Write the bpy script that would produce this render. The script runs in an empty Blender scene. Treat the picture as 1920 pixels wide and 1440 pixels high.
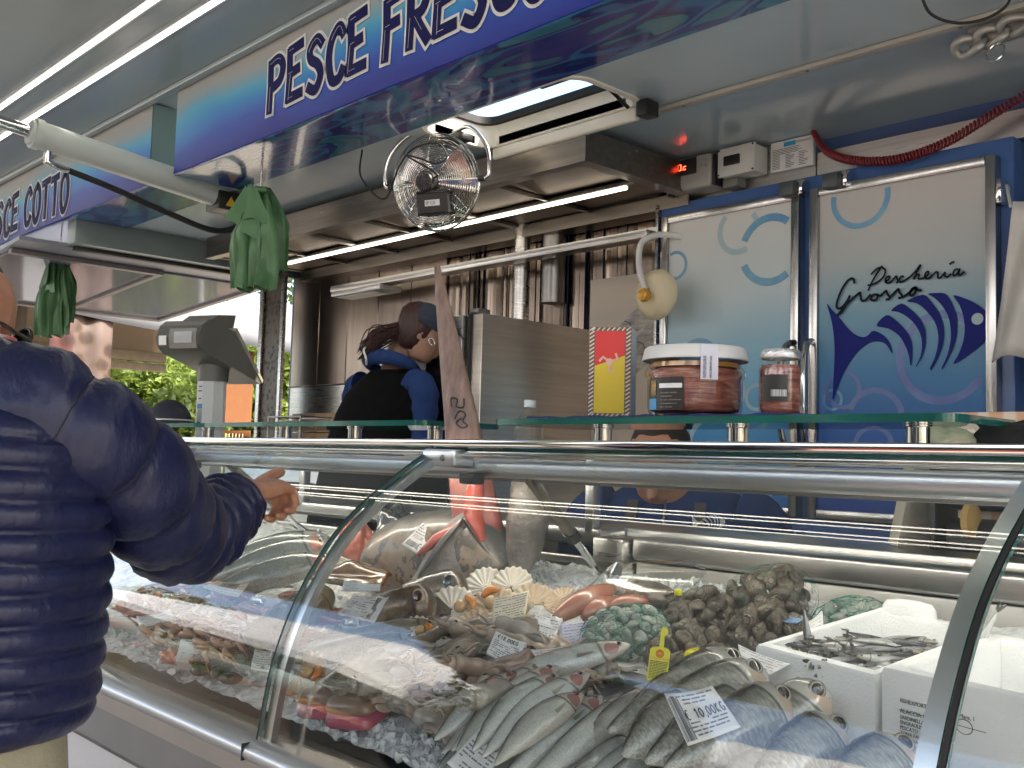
import bpy, bmesh, math, random
from mathutils import Vector, Matrix, Euler
from math import sin, cos, pi, radians, sqrt, atan2, exp
SC = bpy.context.scene
COL = SC.collection
# ---------------------------------------------------------------- camera
cd = bpy.data.cameras.new('camera'); cam = bpy.data.objects.new('camera', cd); COL.objects.link(cam)
cd.sensor_width = 36; cd.lens = 36.4; cd.clip_start = .05; cd.clip_end = 800
def _cam(yaw, pitch, roll, loc):
    fh = Vector((-cos(yaw), sin(yaw), 0)); r0 = Vector((fh.y, -fh.x, 0))
    F = fh*cos(pitch)+Vector((0, 0, sin(pitch))); u0 = r0.cross(F)
    R = r0*cos(roll)+u0*sin(roll); U = u0*cos(roll)-r0*sin(roll)
    m = Matrix((R, U, -F)).transposed().to_4x4(); m.translation = loc
    return m
cam.matrix_world = _cam(radians(43.22), radians(4.2), radians(1.65), Vector((0, 0, 1.35)))
SC.camera = cam
# ---------------------------------------------------------------- light
SUN_EL, SUN_AZ = radians(48), radians(25)      # azimuth: direction the light comes from, measured from +X towards +Y
w = bpy.data.worlds.new('World'); SC.world = w; w.use_nodes = True
nt = w.node_tree; bgn = nt.nodes['Background']
sk = nt.nodes.new('ShaderNodeTexSky'); sk.sky_type = 'NISHITA'; sk.sun_disc = False
sk.sun_elevation = SUN_EL; sk.sun_rotation = pi/2 - SUN_AZ; sk.air_density = 1.0; sk.dust_density = 3.5; sk.ozone_density = .5
nt.links.new(sk.outputs[0], bgn.inputs[0]); bgn.inputs[1].default_value = .15
ld = bpy.data.lights.new('sun', 'SUN'); ld.energy = 3.3; ld.angle = radians(.5); ld.color = (1, .91, .77)
sun = bpy.data.objects.new('sun', ld); COL.objects.link(sun)
sd = Vector((cos(SUN_EL)*cos(SUN_AZ), cos(SUN_EL)*sin(SUN_AZ), sin(SUN_EL)))
sun.rotation_euler = (-sd).to_track_quat('-Z', 'Y').to_euler(); sun.location = sd*30
SC.view_settings.view_transform = 'Standard'; SC.view_settings.look = 'None'; SC.view_settings.gamma = 1
SC.view_settings.exposure = 2.05
try:
    SC.cycles.transparent_max_bounces = 24; SC.cycles.max_bounces = 10; SC.cycles.glossy_bounces = 5
except Exception: pass
random.seed(11)
# ---------------------------------------------------------------- materials
MATS = {}
def nd(t, k, **kw):
    n = t.nodes.new(k)
    for a, b in kw.items(): setattr(n, a, b)
    return n
def ramp(t, fac, stops):
    r = nd(t, 'ShaderNodeValToRGB'); e = r.color_ramp.elements
    while len(e) < len(stops): e.new(.5)
    for i, (p, c) in enumerate(stops): e[i].position = p; e[i].color = (*c, 1)
    t.links.new(fac, r.inputs[0]); return r.outputs[0]
def math_(t, op, a, b=None, c=None):
    n = nd(t, 'ShaderNodeMath', operation=op)
    for i, v in enumerate((a, b, c)):
        if v is None: continue
        if isinstance(v, (int, float)): n.inputs[i].default_value = v
        else: t.links.new(v, n.inputs[i])
    return n.outputs[0]
def mixc(t, f, a, b):
    n = nd(t, 'ShaderNodeMix', data_type='RGBA')
    for i, v in ((0, f), (6, a), (7, b)):
        if isinstance(v, (int, float)): n.inputs[i].default_value = v
        elif isinstance(v, tuple): n.inputs[i].default_value = (*v, 1)
        else: t.links.new(v, n.inputs[i])
    return n.outputs[2]
def noise(t, vec, sc, det=4, rough=.55, dist=0):
    n = nd(t, 'ShaderNodeTexNoise'); n.inputs['Scale'].default_value = sc; n.inputs['Detail'].default_value = det
    n.inputs['Roughness'].default_value = rough; n.inputs['Distortion'].default_value = dist
    if vec is not None: t.links.new(vec, n.inputs['Vector'])
    return n.outputs[0]
def mapping(t, vec, sc=(1, 1, 1), rot=(0, 0, 0), loc=(0, 0, 0)):
    m = nd(t, 'ShaderNodeMapping'); m.inputs['Scale'].default_value = sc; m.inputs['Rotation'].default_value = rot; m.inputs['Location'].default_value = loc
    t.links.new(vec, m.inputs['Vector']); return m.outputs[0]
def newmat(name):
    m = bpy.data.materials.new(name); m.use_nodes = True; t = m.node_tree
    return m, t, t.nodes['Principled BSDF']
def coord(t, kind='Object'): return nd(t, 'ShaderNodeTexCoord').outputs[kind]
def bump(t, b, h, strength, dist=.01):
    n = nd(t, 'ShaderNodeBump'); n.inputs['Strength'].default_value = strength; n.inputs['Distance'].default_value = dist
    t.links.new(h, n.inputs['Height']); t.links.new(n.outputs[0], b.inputs['Normal'])
def M(name, c, rough=.5, metal=0, c2=None, vs=6, stretch=(1, 1, 1), bmp=0, bs=60, coat=0, spec=.5, emit=0, ec=None, rv=0, trans=0, sss=0, uv=False, bd=.01):
    if name in MATS: return MATS[name]
    m, t, b = newmat(name); MATS[name] = m
    b.inputs['Base Color'].default_value = (*c, 1); b.inputs['Roughness'].default_value = rough; b.inputs['Metallic'].default_value = metal
    b.inputs['Coat Weight'].default_value = coat; b.inputs['Coat Roughness'].default_value = .08; b.inputs['Specular IOR Level'].default_value = spec
    if sss: b.inputs['Subsurface Weight'].default_value = sss; b.inputs['Subsurface Radius'].default_value = (.02, .012, .008)
    if emit: b.inputs['Emission Color'].default_value = (*(ec or c), 1); b.inputs['Emission Strength'].default_value = emit
    if trans: b.inputs['Transmission Weight'].default_value = trans
    if c2 or bmp or rv:
        v = mapping(t, coord(t, 'UV' if uv else 'Object'), stretch)
        n = noise(t, v, vs)
        if c2:
            t.links.new(ramp(t, n, [(.3, c), (.7, c2)]), b.inputs['Base Color'])
        if rv:
            t.links.new(math_(t, 'MULTIPLY_ADD', n, rv, rough-rv/2), b.inputs['Roughness'])
        if bmp: bump(t, b, noise(t, v, bs, 5), bmp, bd)
    return m
def glassmat(name, tint=(1, 1, 1), ior=1.5, rough=0.0):
    if name in MATS: return MATS[name]
    m = bpy.data.materials.new(name); m.use_nodes = True; t = m.node_tree; t.nodes.clear(); MATS[name] = m
    o = nd(t, 'ShaderNodeOutputMaterial'); mx = nd(t, 'ShaderNodeMixShader'); tr = nd(t, 'ShaderNodeBsdfTransparent'); gl = nd(t, 'ShaderNodeBsdfGlossy')
    lw = nd(t, 'ShaderNodeLayerWeight'); lw.inputs[0].default_value = .5; tr.inputs[0].default_value = (*tint, 1); gl.inputs['Roughness'].default_value = rough
    f0 = ((ior-1)/(ior+1))**2; fr = math_(t, 'MULTIPLY_ADD', math_(t, 'POWER', lw.outputs['Facing'], 5.0), 1-f0, f0)
    t.links.new(fr, mx.inputs[0]); t.links.new(tr.outputs[0], mx.inputs[1]); t.links.new(gl.outputs[0], mx.inputs[2]); t.links.new(mx.outputs[0], o.inputs[0])
    return m
# ---------------------------------------------------------------- mesh building
class MB:
    def __init__(s): s.v = []; s.f = []; s.uv = []; s.mi = []
    def add(s, vs, fs, uvs=None, mi=0):
        k = len(s.v); s.v += [tuple(p) for p in vs]
        for i, f in enumerate(fs):
            s.f.append([q+k for q in f]); s.mi.append(mi)
            s.uv.append(uvs[i] if uvs else [(0, 0)]*len(f))
        return s
    def box(s, a, b, mi=0):
        x0, y0, z0 = a; x1, y1, z1 = b
        v = [(x, y, z) for z in (z0, z1) for y in (y0, y1) for x in (x0, x1)]
        return s.add(v, [(0, 2, 3, 1), (4, 5, 7, 6), (0, 1, 5, 4), (2, 6, 7, 3), (0, 4, 6, 2), (1, 3, 7, 5)], mi=mi)
    def bbox(s, a, b, r=.004, seg=2, mi=0):          # box with rounded edges
        bm = bmesh.new(); bmesh.ops.create_cube(bm, size=1)
        for q in bm.verts: q.co = Vector([(a[i]+b[i])/2+q.co[i]*(b[i]-a[i]) for i in range(3)])
        bmesh.ops.bevel(bm, geom=bm.edges[:], offset=r, segments=seg, profile=.5, affect='EDGES')
        return s.addbm(bm, mi)
    def addbm(s, bm, mi=0):
        bm.verts.index_update(); s.add([q.co for q in bm.verts], [[q.index for q in f.verts] for f in bm.faces], mi=mi); bm.free(); return s
    def loft(s, rings, closed=True, caps=(True, True), mi=0, u0=0, u1=1):
        n = len(rings[0]); m = len(rings); vs = [p for r in rings for p in r]; fs = []; uv = []
        for i in range(m-1):
            for j in range(n if closed else n-1):
                k = (j+1) % n
                fs.append((i*n+j, i*n+k, (i+1)*n+k, (i+1)*n+j))
                ua, ub = u0+(u1-u0)*i/(m-1), u0+(u1-u0)*(i+1)/(m-1); va, vb = j/n, (j+1)/n
                uv.append([(ua, va), (ua, vb), (ub, vb), (ub, va)])
        if closed:
            if caps[0]: fs.append(tuple(reversed(range(n)))); uv.append([(u0, j/n) for j in reversed(range(n))])
            if caps[1]: fs.append(tuple((m-1)*n+j for j in range(n))); uv.append([(u1, j/n) for j in range(n)])
        return s.add(vs, fs, uv, mi)
    def tube(s, pts, r, n=10, caps=True, closed=False, mi=0, flat=1.0, up=None):
        pts = [Vector(p) for p in pts]; N = len(pts)
        rr = r if isinstance(r, (list, tuple)) else [r]*N
        rings = []; nrm = None
        for i in range(N):
            if closed: tg = pts[(i+1) % N]-pts[i-1]
            else: tg = pts[min(i+1, N-1)]-pts[max(i-1, 0)]
            tg.normalize()
            if nrm is None:
                nrm = Vector(up) if up else (Vector((0, 0, 1)) if abs(tg.z) < .9 else Vector((1, 0, 0)))
            nrm = (nrm-tg*nrm.dot(tg)).normalized(); bn = tg.cross(nrm)
            rings.append([pts[i]+(nrm*cos(2*pi*j/n)*flat+bn*sin(2*pi*j/n))*rr[i] for j in range(n)])
        if closed: rings.append(rings[0])
        return s.loft(rings, True, (caps and not closed,)*2, mi)
    def lathe(s, prof, o=(0, 0, 0), n=24, axis='z', mi=0, caps=(True, True)):
        rings = []
        for r, h in prof:
            ring = []
            for j in range(n):
                a = 2*pi*j/n; x, y = r*cos(a), r*sin(a)
                p = {'z': (x, y, h), 'x': (h, x, y), 'y': (y, h, x)}[axis]
                ring.append((o[0]+p[0], o[1]+p[1], o[2]+p[2]))
            rings.append(ring)
        return s.loft(rings, True, caps, mi)
    def grid(s, fn, nu, nv, mi=0, u=(0, 1), v=(0, 1)):
        vs = [fn(u[0]+(u[1]-u[0])*i/nu, v[0]+(v[1]-v[0])*j/nv) for i in range(nu+1) for j in range(nv+1)]
        fs = []; uv = []
        for i in range(nu):
            for j in range(nv):
                a = i*(nv+1)+j; fs.append((a, a+nv+1, a+nv+2, a+1))
                uv.append([(i/nu, j/nv), ((i+1)/nu, j/nv), ((i+1)/nu, (j+1)/nv), (i/nu, (j+1)/nv)])
        return s.add(vs, fs, uv, mi)
    def slab(s, fn, nu, nv, th, mi=0, mi_edge=None):   # grid with thickness along its normal
        me = mi if mi_edge is None else mi_edge
        P = [[Vector(fn(i/nu, j/nv)) for j in range(nv+1)] for i in range(nu+1)]
        def nrm(i, j):
            a = P[min(i+1, nu)][j]-P[max(i-1, 0)][j]; b = P[i][min(j+1, nv)]-P[i][max(j-1, 0)]
            q = a.cross(b); return q.normalized() if q.length > 0 else Vector((0, 0, 1))
        Q = [[P[i][j]+nrm(i, j)*th for j in range(nv+1)] for i in range(nu+1)]
        k = nv+1; T = (nu+1)*k; vs = [p for r in P for p in r]+[p for r in Q for p in r]; fs = []; uv = []
        for i in range(nu):
            for j in range(nv):
                a = i*k+j; c = [(i/nu, j/nv), ((i+1)/nu, j/nv), ((i+1)/nu, (j+1)/nv), (i/nu, (j+1)/nv)]
                fs.append((a, a+1, a+k+1, a+k)); uv.append([c[0], c[3], c[2], c[1]])
                fs.append((T+a, T+a+k, T+a+k+1, T+a+1)); uv.append(c)
        s.add(vs, fs, uv, mi)
        e = []
        for i in range(nu): e += [(i*k, (i+1)*k), ((i+1)*k+nv, i*k+nv)]
        for j in range(nv): e += [(j+1, j), (nu*k+j, nu*k+j+1)]
        base = len(s.v)-len(vs)
        for a, b in e: s.f.append([base+a, base+b, base+T+b, base+T+a]); s.mi.append(me); s.uv.append([(0, 0)]*4)
        return s
    def prism(s, pts, fr, th, mi=0):                   # polygon pts (2D) in frame, raised by th
        o, ex, ey = fr; ez = ex.cross(ey).normalized()
        a = [o+ex*p[0]+ey*p[1] for p in pts]; b = [q+ez*th for q in a]; n = len(pts)
        ar = sum(pts[i][0]*pts[(i+1) % n][1]-pts[(i+1) % n][0]*pts[i][1] for i in range(n))
        fs = [tuple(reversed(range(n))), tuple(range(n, 2*n))]+[(i, (i+1) % n, n+(i+1) % n, n+i) for i in range(n)]
        if ar < 0: fs = [tuple(reversed(f)) for f in fs]
        return s.add(a+b, fs, mi=mi)
    def stroke(s, pts, w, fr, th, mi=0, taper=False):  # pen stroke ribbon in a frame
        o, ex, ey = fr; ez = ex.cross(ey).normalized()
        P = [Vector((p[0], p[1])) for p in pts]; n = len(P); L = []; Rr = []
        for i in range(n):
            t = (P[min(i+1, n-1)]-P[max(i-1, 0)]); t = t.normalized() if t.length else Vector((1, 0)); q = Vector((-t.y, t.x))
            ww = w/2*(1 if not taper else max(.25, sin(pi*(.12+.76*i/(n-1)))))
            if i in (0, n-1):
                e = -t if i == 0 else t
                L.append(P[i]+q*ww+e*w*.0); Rr.append(P[i]-q*ww+e*w*.0)
            else: L.append(P[i]+q*ww); Rr.append(P[i]-q*ww)
        a = [o+ex*p.x+ey*p.y for p in L+Rr]; b = [p+ez*th for p in a]; N = 2*n; fs = []
        for i in range(n-1):
            fs += [(N+i+1, N+i, N+n+i, N+n+i+1), (i, i+1, N+i+1, N+i), (n+i+1, n+i, N+n+i, N+n+i+1)]
        fs += [(n, 0, N, N+n), (n-1, 2*n-1, N+2*n-1, N+n-1)]
        return s.add(a+b, fs, mi=mi)
    def build(s, name, mats, parent=None, smooth=40, loc=None):
        me = bpy.data.meshes.new(name); me.from_pydata(s.v, [], s.f)
        ul = me.uv_layers.new(name='uv'); flat = [c for f in s.uv for q in f for c in q]; ul.data.foreach_set('uv', flat)
        for m in (mats if isinstance(mats, (list, tuple)) else [mats]): me.materials.append(m)
        me.polygons.foreach_set('material_index', s.mi)
        if smooth:
            me.polygons.foreach_set('use_smooth', [True]*len(me.polygons))
            if smooth < 180: me.set_sharp_from_angle(angle=radians(smooth))
        me.update(); o = bpy.data.objects.new(name, me); COL.objects.link(o)
        if parent is not None: adopt(o, parent)
        elif loc is not None:
            me.transform(Matrix.Translation(-Vector(loc))); o.location = loc
        return o
def wm(o):
    l = Matrix.LocRotScale(o.location, o.rotation_euler, o.scale)
    return wm(o.parent) @ o.matrix_parent_inverse @ l if o.parent else l
def adopt(o, parent):
    o.parent = parent; o.matrix_parent_inverse = wm(parent).inverted()
def tag(o, label, cat, group=None, kind=None):
    o['label'] = label
    if cat: o['category'] = cat
    if group: o['group'] = group
    if kind: o['kind'] = kind
    return o
def thing(name, loc, label, cat, group=None, rz=0):
    o = bpy.data.objects.new(name, None); COL.objects.link(o); o.location = loc; o.rotation_euler = (0, 0, rz); o.empty_display_size = .05
    return tag(o, label, cat, group)
def struct(o): o['kind'] = 'structure'; return o
def copytree(o, parent=None):
    c = o.copy(); COL.objects.link(c)
    if parent is not None: c.parent = parent
    for ch in o.children: copytree(ch, c)
    return c
def cr(pts, n=6, closed=False):                        # Catmull-Rom through points of any dimension
    P = [tuple(p) for p in pts]; m = len(P); out = []
    for i in range(m if closed else m-1):
        a, b, c, d = (P[(i-1) % m], P[i], P[(i+1) % m], P[(i+2) % m]) if closed else (P[max(i-1, 0)], P[i], P[i+1], P[min(i+2, m-1)])
        for k in range(n):
            t = k/n
            out.append(tuple(.5*(2*b[q]+(c[q]-a[q])*t+(2*a[q]-5*b[q]+4*c[q]-d[q])*t*t+(3*b[q]-a[q]-3*c[q]+d[q])*t**3) for q in range(len(b))))
    if not closed: out.append(P[-1])
    return out
def frame(o, ex, ey): return (Vector(o), Vector(ex).normalized(), Vector(ey).normalized())
def lerp(a, b, t): return tuple(a[i]+(b[i]-a[i])*t for i in range(len(a)))
def textmesh(name, body, size, fr, mat, parent, th=.0006, shear=0, sx=1, align='LEFT'):
    c = bpy.data.curves.new(name, 'FONT'); c.body = body; c.size = size; c.extrude = th/2; c.shear = shear; c.align_x = align; c.resolution_u = 2
    o = bpy.data.objects.new(name, c); COL.objects.link(o)
    me = bpy.data.meshes.new_from_object(o.evaluated_get(bpy.context.evaluated_depsgraph_get()))
    bpy.data.objects.remove(o); bpy.data.curves.remove(c)
    og, ex, ey = fr; ez = ex.cross(ey)
    m = Matrix((ex*sx, ey, ez)).transposed().to_4x4(); m.translation = og+ez*th/2
    me.transform(m); me.name = name; me.materials.clear(); me.materials.append(mat)
    q = bpy.data.objects.new(name, me); COL.objects.link(q); adopt(q, parent); return q
X, Y, Z = Vector((1, 0, 0)), Vector((0, 1, 0)), Vector((0, 0, 1))
# common materials
STEEL = M('brushed steel', (.56, .55, .53), .28, 1, c2=(.46, .45, .43), vs=3, stretch=(1, 1, 30), rv=.12, bmp=.02, bs=40)
STEELH = M('brushed steel along', (.6, .59, .57), .3, 1, c2=(.48, .47, .46), vs=3, stretch=(.6, 20, 40), rv=.14)
DSTEEL = M('dark steel', (.32, .31, .30), .35, 1, c2=(.22, .21, .2), vs=4)
CHROME = M('chrome', (.72, .72, .7), .08, 1, c2=(.6, .6, .58), vs=8, rv=.08)
ALU = M('anodised aluminium', (.62, .64, .65), .32, 1, c2=(.52, .54, .55), vs=5, stretch=(1, 6, 6), rv=.12)
BLACK = M('black plastic', (.012, .012, .013), .4, c2=(.02, .02, .02), vs=20)
RUBBER = M('black rubber', (.008, .008, .009), .6, c2=(.014, .014, .014), vs=20)
WHITEP = M('white plastic', (.72, .72, .69), .35, c2=(.62, .62, .58), vs=4, rv=.1)
GREYP = M('grey plastic', (.38, .38, .36), .45, c2=(.33, .33, .31), vs=8)
GLASS = glassmat('clear glass', (.975, .99, .982), 1.7)
GEDGE = M('green glass edge', (.008, .07, .06), .1, c2=(.012, .11, .09), vs=9, coat=.6)
LED = M('white lamp diffuser', (1, .95, .85), .5, emit=3.5, ec=(1, .92, .78))
PAPER = M('white paper', (.78, .78, .77), .6, c2=(.7, .7, .7), vs=30)
INK = M('black ink', (.015, .015, .02), .6, c2=(.03, .03, .04), vs=50)
# ================================================================ ground
def ground_mat():
    m, t, b = newmat('paving'); v = coord(t)
    n = noise(t, v, .6, 6); n2 = noise(t, v, 14, 5)
    c = mixc(t, n2, ramp(t, n, [(.3, (.42, .38, .32)), (.7, (.52, .48, .42))]), (.36, .33, .29))
    br = nd(t, 'ShaderNodeTexBrick'); br.inputs['Scale'].default_value = 2.2; br.inputs['Mortar Size'].default_value = .012
    br.inputs['Color1'].default_value = (1, 1, 1, 1); br.inputs['Color2'].default_value = (.88, .88, .88, 1); br.inputs['Mortar'].default_value = (.45, .44, .42, 1); t.links.new(v, br.inputs[0])
    mm = nd(t, 'ShaderNodeMix', data_type='RGBA', blend_type='MULTIPLY'); mm.inputs[0].default_value = 1; t.links.new(c, mm.inputs[6]); t.links.new(br.outputs[0], mm.inputs[7])
    t.links.new(mm.outputs[2], b.inputs[0]); b.inputs['Roughness'].default_value = .85; bump(t, b, br.outputs[1], -.4, .01); return m
g = MB(); g.grid(lambda u, v: (-90+180*u, -90+180*v, 0), 30, 30); struct(g.build('ground', ground_mat(), smooth=0))
# ================================================================ market truck
truck = thing('market_truck', (-2.3, 2.5, .45), 'fish market truck with raised grey canopy and blue printed lettered fascia', 'truck')
CEIL = M('glossy ceiling panel', (.43, .52, .57), .17, c2=(.38, .47, .52), vs=1.5, rv=.08, coat=.3)
FLAP = M('canopy panel', (.27, .32, .335), .22, c2=(.24, .29, .305), vs=1.2, rv=.1)
def fascia_mat():
    m, t, b = newmat('fascia print'); v = coord(t); sx = nd(t, 'ShaderNodeSeparateXYZ'); t.links.new(v, sx.inputs[0])
    n = noise(t, mapping(t, v, (.9, 1, 1.6)), 1.6, 2)
    h = math_(t, 'ADD', math_(t, 'MULTIPLY', math_(t, 'SUBTRACT', sx.outputs[2], 2.45), 3.0), math_(t, 'MULTIPLY_ADD', n, .5, -.25))
    c = ramp(t, h, [(.0, (.006, .015, .2)), (.28, (.012, .05, .3)), (.46, (.02, .15, .4)), (.62, (.06, .26, .4)), (.8, (.22, .26, .27)), (.95, (.27, .265, .255))])
    t.links.new(c, b.inputs[0]); b.inputs['Roughness'].default_value = .4; b.inputs['Specular IOR Level'].default_value = .12; return m
def under_mat():
    m, t, b = newmat('fascia underside print'); v = coord(t)
    n = noise(t, mapping(t, v, (.75, 2.6, 1), (0, 0, .6)), 2.1, 1.2, .4, 1.6)
    c = ramp(t, n, [(.28, (.02, .13, .22)), (.40, (.03, .17, .27)), (.415, (.008, .02, .15)), (.48, (.012, .03, .2)), (.495, (.02, .09, .3)), (.56, (.03, .18, .3)), (.575, (.04, .045, .25)), (.66, (.015, .03, .2)), (.68, (.03, .15, .25))])
    t.links.new(c, b.inputs[0]); b.inputs['Roughness'].default_value = .14; b.inputs['Coat Weight'].default_value = .4; return m
FASC, UND = fascia_mat(), under_mat()
NAVY = M('navy lettering', (.004, .005, .05), .6, spec=.08, c2=(.006, .007, .065), vs=40)
OUTL = M('pale lettering outline', (.5, .5, .49), .5, c2=(.45, .45, .44), vs=20)
def fascia(x0, x1):
    b = MB()
    # front face with a softly rounded lower fold, then the underside
    prof = [(1.78, 2.79)]+[(1.78, 2.455)]+[(1.778+.012-.012*cos(a), 2.452-.007*sin(a)) for a in (.3, .7, 1.1, 1.4)]+[(1.80, 2.4445), (2.07, 2.4445)]
    k = 8
    b.grid(lambda u, v: (x0+(x1-x0)*u, *prof[min(int(round(v*(len(prof)-1))), len(prof)-1)]), k, len(prof)-1)
    for i in range(len(b.f)):
        j = i % (len(prof)-1); b.mi[i] = 0 if j < 3 else 1
    o = b.build('fascia', [FASC, UND], truck, 30)
    e = MB()
    for xx in (x0, x1): e.box((xx-.002 if xx == x0 else xx-.004, 1.783, 2.449), (xx+.004 if xx == x0 else xx+.002, 2.07, 2.79))
    e.box((x0+.004, 2.06, 2.452), (x1-.004, 2.075, 2.79)); e.build('end_plate', M('grey green plate', (.13, .2, .2), .4, c2=(.1, .16, .16), vs=4), o, 0)
    return o
f1 = fascia(-3.9, 1.2); f2 = fascia(-8.6, -4.13)
# hand-lettered capitals made of brush strokes
def bez(*p): return cr(p, 6)
GLY = {
 'P': [[(.05, 0), (.07, .5), (.05, 1.0)], bez((.05, .95), (.4, 1.0), (.62, .82), (.5, .55), (.1, .45))],
 'E': [[(.06, 0), (.1, .5), (.07, 1)], [(.07, .97), (.62, 1.02)], [(.09, .52), (.5, .56)], [(.06, .04), (.66, .06)]],
 'S': [bez((.62, .86), (.4, 1.0), (.12, .86), (.16, .66), (.46, .5), (.6, .28), (.4, .03), (.08, .14))],
 'C': [bez((.64, .82), (.44, 1.0), (.16, .8), (.08, .45), (.22, .06), (.5, .03), (.66, .2))],
 'F': [[(.06, -.02), (.1, .5), (.07, 1)], [(.07, .97), (.6, 1.02)], [(.09, .55), (.5, .58)]],
 'R': [[(.05, 0), (.07, .5), (.05, 1.0)], bez((.05, .96), (.4, 1.0), (.58, .8), (.45, .56), (.1, .5)), [(.2, .5), (.45, .22), (.66, .0)]],
 'O': [bez((.36, 1.0), (.1, .8), (.06, .4), (.22, .03), (.46, .02), (.66, .35), (.6, .8), (.36, 1.0))],
 'T': [[(.35, 0), (.36, .5), (.34, .98)], [(.02, .96), (.68, 1.0)]]}
rl = random.Random(3)
def fascia_word(parent, text, x0, z0, pitch, h):
    x = x0
    for ch in text:
        if ch == ' ': x += pitch*.55; continue
        jz = rl.uniform(-.008, .008); fr = (Vector((x, 1.7785, z0+jz)), X, Z)
        st = [[(p[0]*pitch*1.18, p[1]*h) for p in s] for s in GLY[ch]]
        def longer(s, e):
            a = Vector(s[0])-Vector(s[1]); c = Vector(s[-1])-Vector(s[-2]); a = a.normalized()*e; c = c.normalized()*e
            return [(s[0][0]+a.x, s[0][1]+a.y)]+list(s)+[(s[-1][0]+c.x, s[-1][1]+c.y)]
        ob = MB()
        for i, s in enumerate(st): ob.stroke(longer(s, .017), .056, (fr[0]+Vector((0, -.0003*i, 0)), X, Z), .001)
        lo = ob.build('letter_outline', OUTL, parent, 0)
        nb = MB()
        for i, s in enumerate(st): nb.stroke(longer(s, .008), .036, (fr[0]+Vector((0, -.0022-.0003*i, 0)), X, Z), .001)
        nb.build('letter', NAVY, lo, 0)
        sb = MB()
        for i, s in enumerate(st):
            d = [(p[0]+rl.uniform(-.003, .003), p[1]) for p in s]
            if len(d) == 2: d = [lerp(d[0], d[1], t/8) for t in range(9)]
            k = max(1, len(d)//3)
            for q in range(0, len(d)-k, 2*k+2):
                off = rl.uniform(-.007, .007); sb.stroke([(p[0]+off, p[1]) for p in d[q:q+k+1]], .0009, (fr[0]+Vector((0, -.0046, 0)), X, Z), .0006)
        sb.build('brush_scratch', OUTL, lo, 0)['kind'] = 'stuff'
        x += pitch
fascia_word(f1, 'PESCE FRESCO', -3.17, 2.535, .121, .178)
fascia_word(f2, 'PESCE COTTO', -6.35, 2.49, .127, .185)
# canopy flap with two lamp strips
TL = .09
def fz(y): return 2.80+(1.78-y)*TL
fb = MB(); fb.slab(lambda u, v: (-9+11.5*u, -1.5+3.7*v, fz(-1.5+3.7*v)), 6, 2, .05); flap = fb.build('canopy_flap', FLAP, truck, 0)
e = MB(); e.tube([(-9, -1.52, fz(-1.52)-.01), (2.5, -1.52, fz(-1.52)-.01)], .045, 10); e.build('canopy_rim', ALU, flap)
for yy in (1.38, 1.515):
    h = MB(); h.box((-8.9, yy-.019, fz(yy)-.013), (2.4, yy+.019, fz(yy)+.002)); ho = h.build('lamp_channel', ALU, flap, 0)
    l = MB(); l.bbox((-8.88, yy-.0065, fz(yy)-.019), (2.38, yy+.0065, fz(yy)-.0135), .0025); l.build('lamp_strip', LED, ho)
e = MB(); e.bbox((-8.9, 1.745, 2.782), (2.4, 1.777, 2.802), .004); e.build('canopy_seam', FLAP, flap)
# roof, ceiling panels, roof hatch
hx0, hx1, hy0, hy1 = -2.70, -2.0, 2.085, 2.385
e = MB()
e.box((-5.1, 2.072, 2.452), (hx0, 2.46, 2.48)); e.box((hx1, 2.072, 2.452), (1.2, 2.46, 2.48)); e.box((hx0, hy1, 2.452), (hx1, 2.46, 2.48)); e.box((hx0, 2.072, 2.452), (hx1, hy0, 2.48))
e.build('ceiling_panel', CEIL, truck, 0)
e = MB(); e.box((-5.1, 2.475, 2.45), (1.2, 3.12, 2.48)); e.build('ceiling_panel', CEIL, truck, 0)
e = MB(); e.bbox((-2.2, 2.452, 2.438), (1.2, 2.484, 2.451), .003); e.build('ceiling_trim', M('cream trim', (.5, .47, .41), .35, c2=(.42, .4, .36), vs=6), truck)
for i in range(7): e = MB(); e.lathe([(.006, 2.4372), (.006, 2.4362), (.003, 2.435)], (-1.9+i*.42, 2.468, 0), 8); e.build('trim_screw', DSTEEL, truck)
e = MB(); e.box((-5.1, 2.0, 2.50), (hx0-.03, 3.2, 2.53)); e.box((hx1+.03, 2.0, 2.50), (1.2, 3.2, 2.53)); e.box((hx0-.03, 2.0, 2.50), (hx1+.03, hy0-.03, 2.53)); e.box((hx0-.03, hy1+.03, 2.50), (hx1+.03, 3.2, 2.53))
e.build('roof', M('white roof', (.7, .7, .7), .5, c2=(.62, .62, .62)), truck, 0)
hatch = MB()
def rrect(x0, x1, y0, y1, r, n=6):
    o = []
    for cx, cy, a0 in ((x1-r, y1-r, 0), (x0+r, y1-r, pi/2), (x0+r, y0+r, pi), (x1-r, y0+r, 1.5*pi)):
        o += [(cx+r*cos(a0+pi/2*i/n), cy+r*sin(a0+pi/2*i/n)) for i in range(n+1)]
    return o
HW = M('hatch frame plastic', (.8, .76, .66), .4, c2=(.74, .7, .6), vs=4)
prof = [(.0, 2.545), (.0, 2.45), (-.002, 2.446), (-.012, 2.4445), (-.02, 2.447), (-.022, 2.4525)]
hatch.loft([[(x, y, z) for x, y in rrect(hx0-d, hx1+d, hy0-d, hy1+d, .06+d)] for d, z in [(-q[0], q[1]) for q in prof]], True, (False, False))
hf = hatch.build('roof_hatch', HW, truck)
e = MB(); e.loft([[(x, y, z) for x, y in rrect(hx0+d, hx1-d, hy0+d, hy1-d, .06)] for d, z in ((.001, 2.522), (.012, 2.525), (.012, 2.55), (.001, 2.553), (-.03, 2.553))], True, (False, False)); e.build('gasket', RUBBER, hf)
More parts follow.
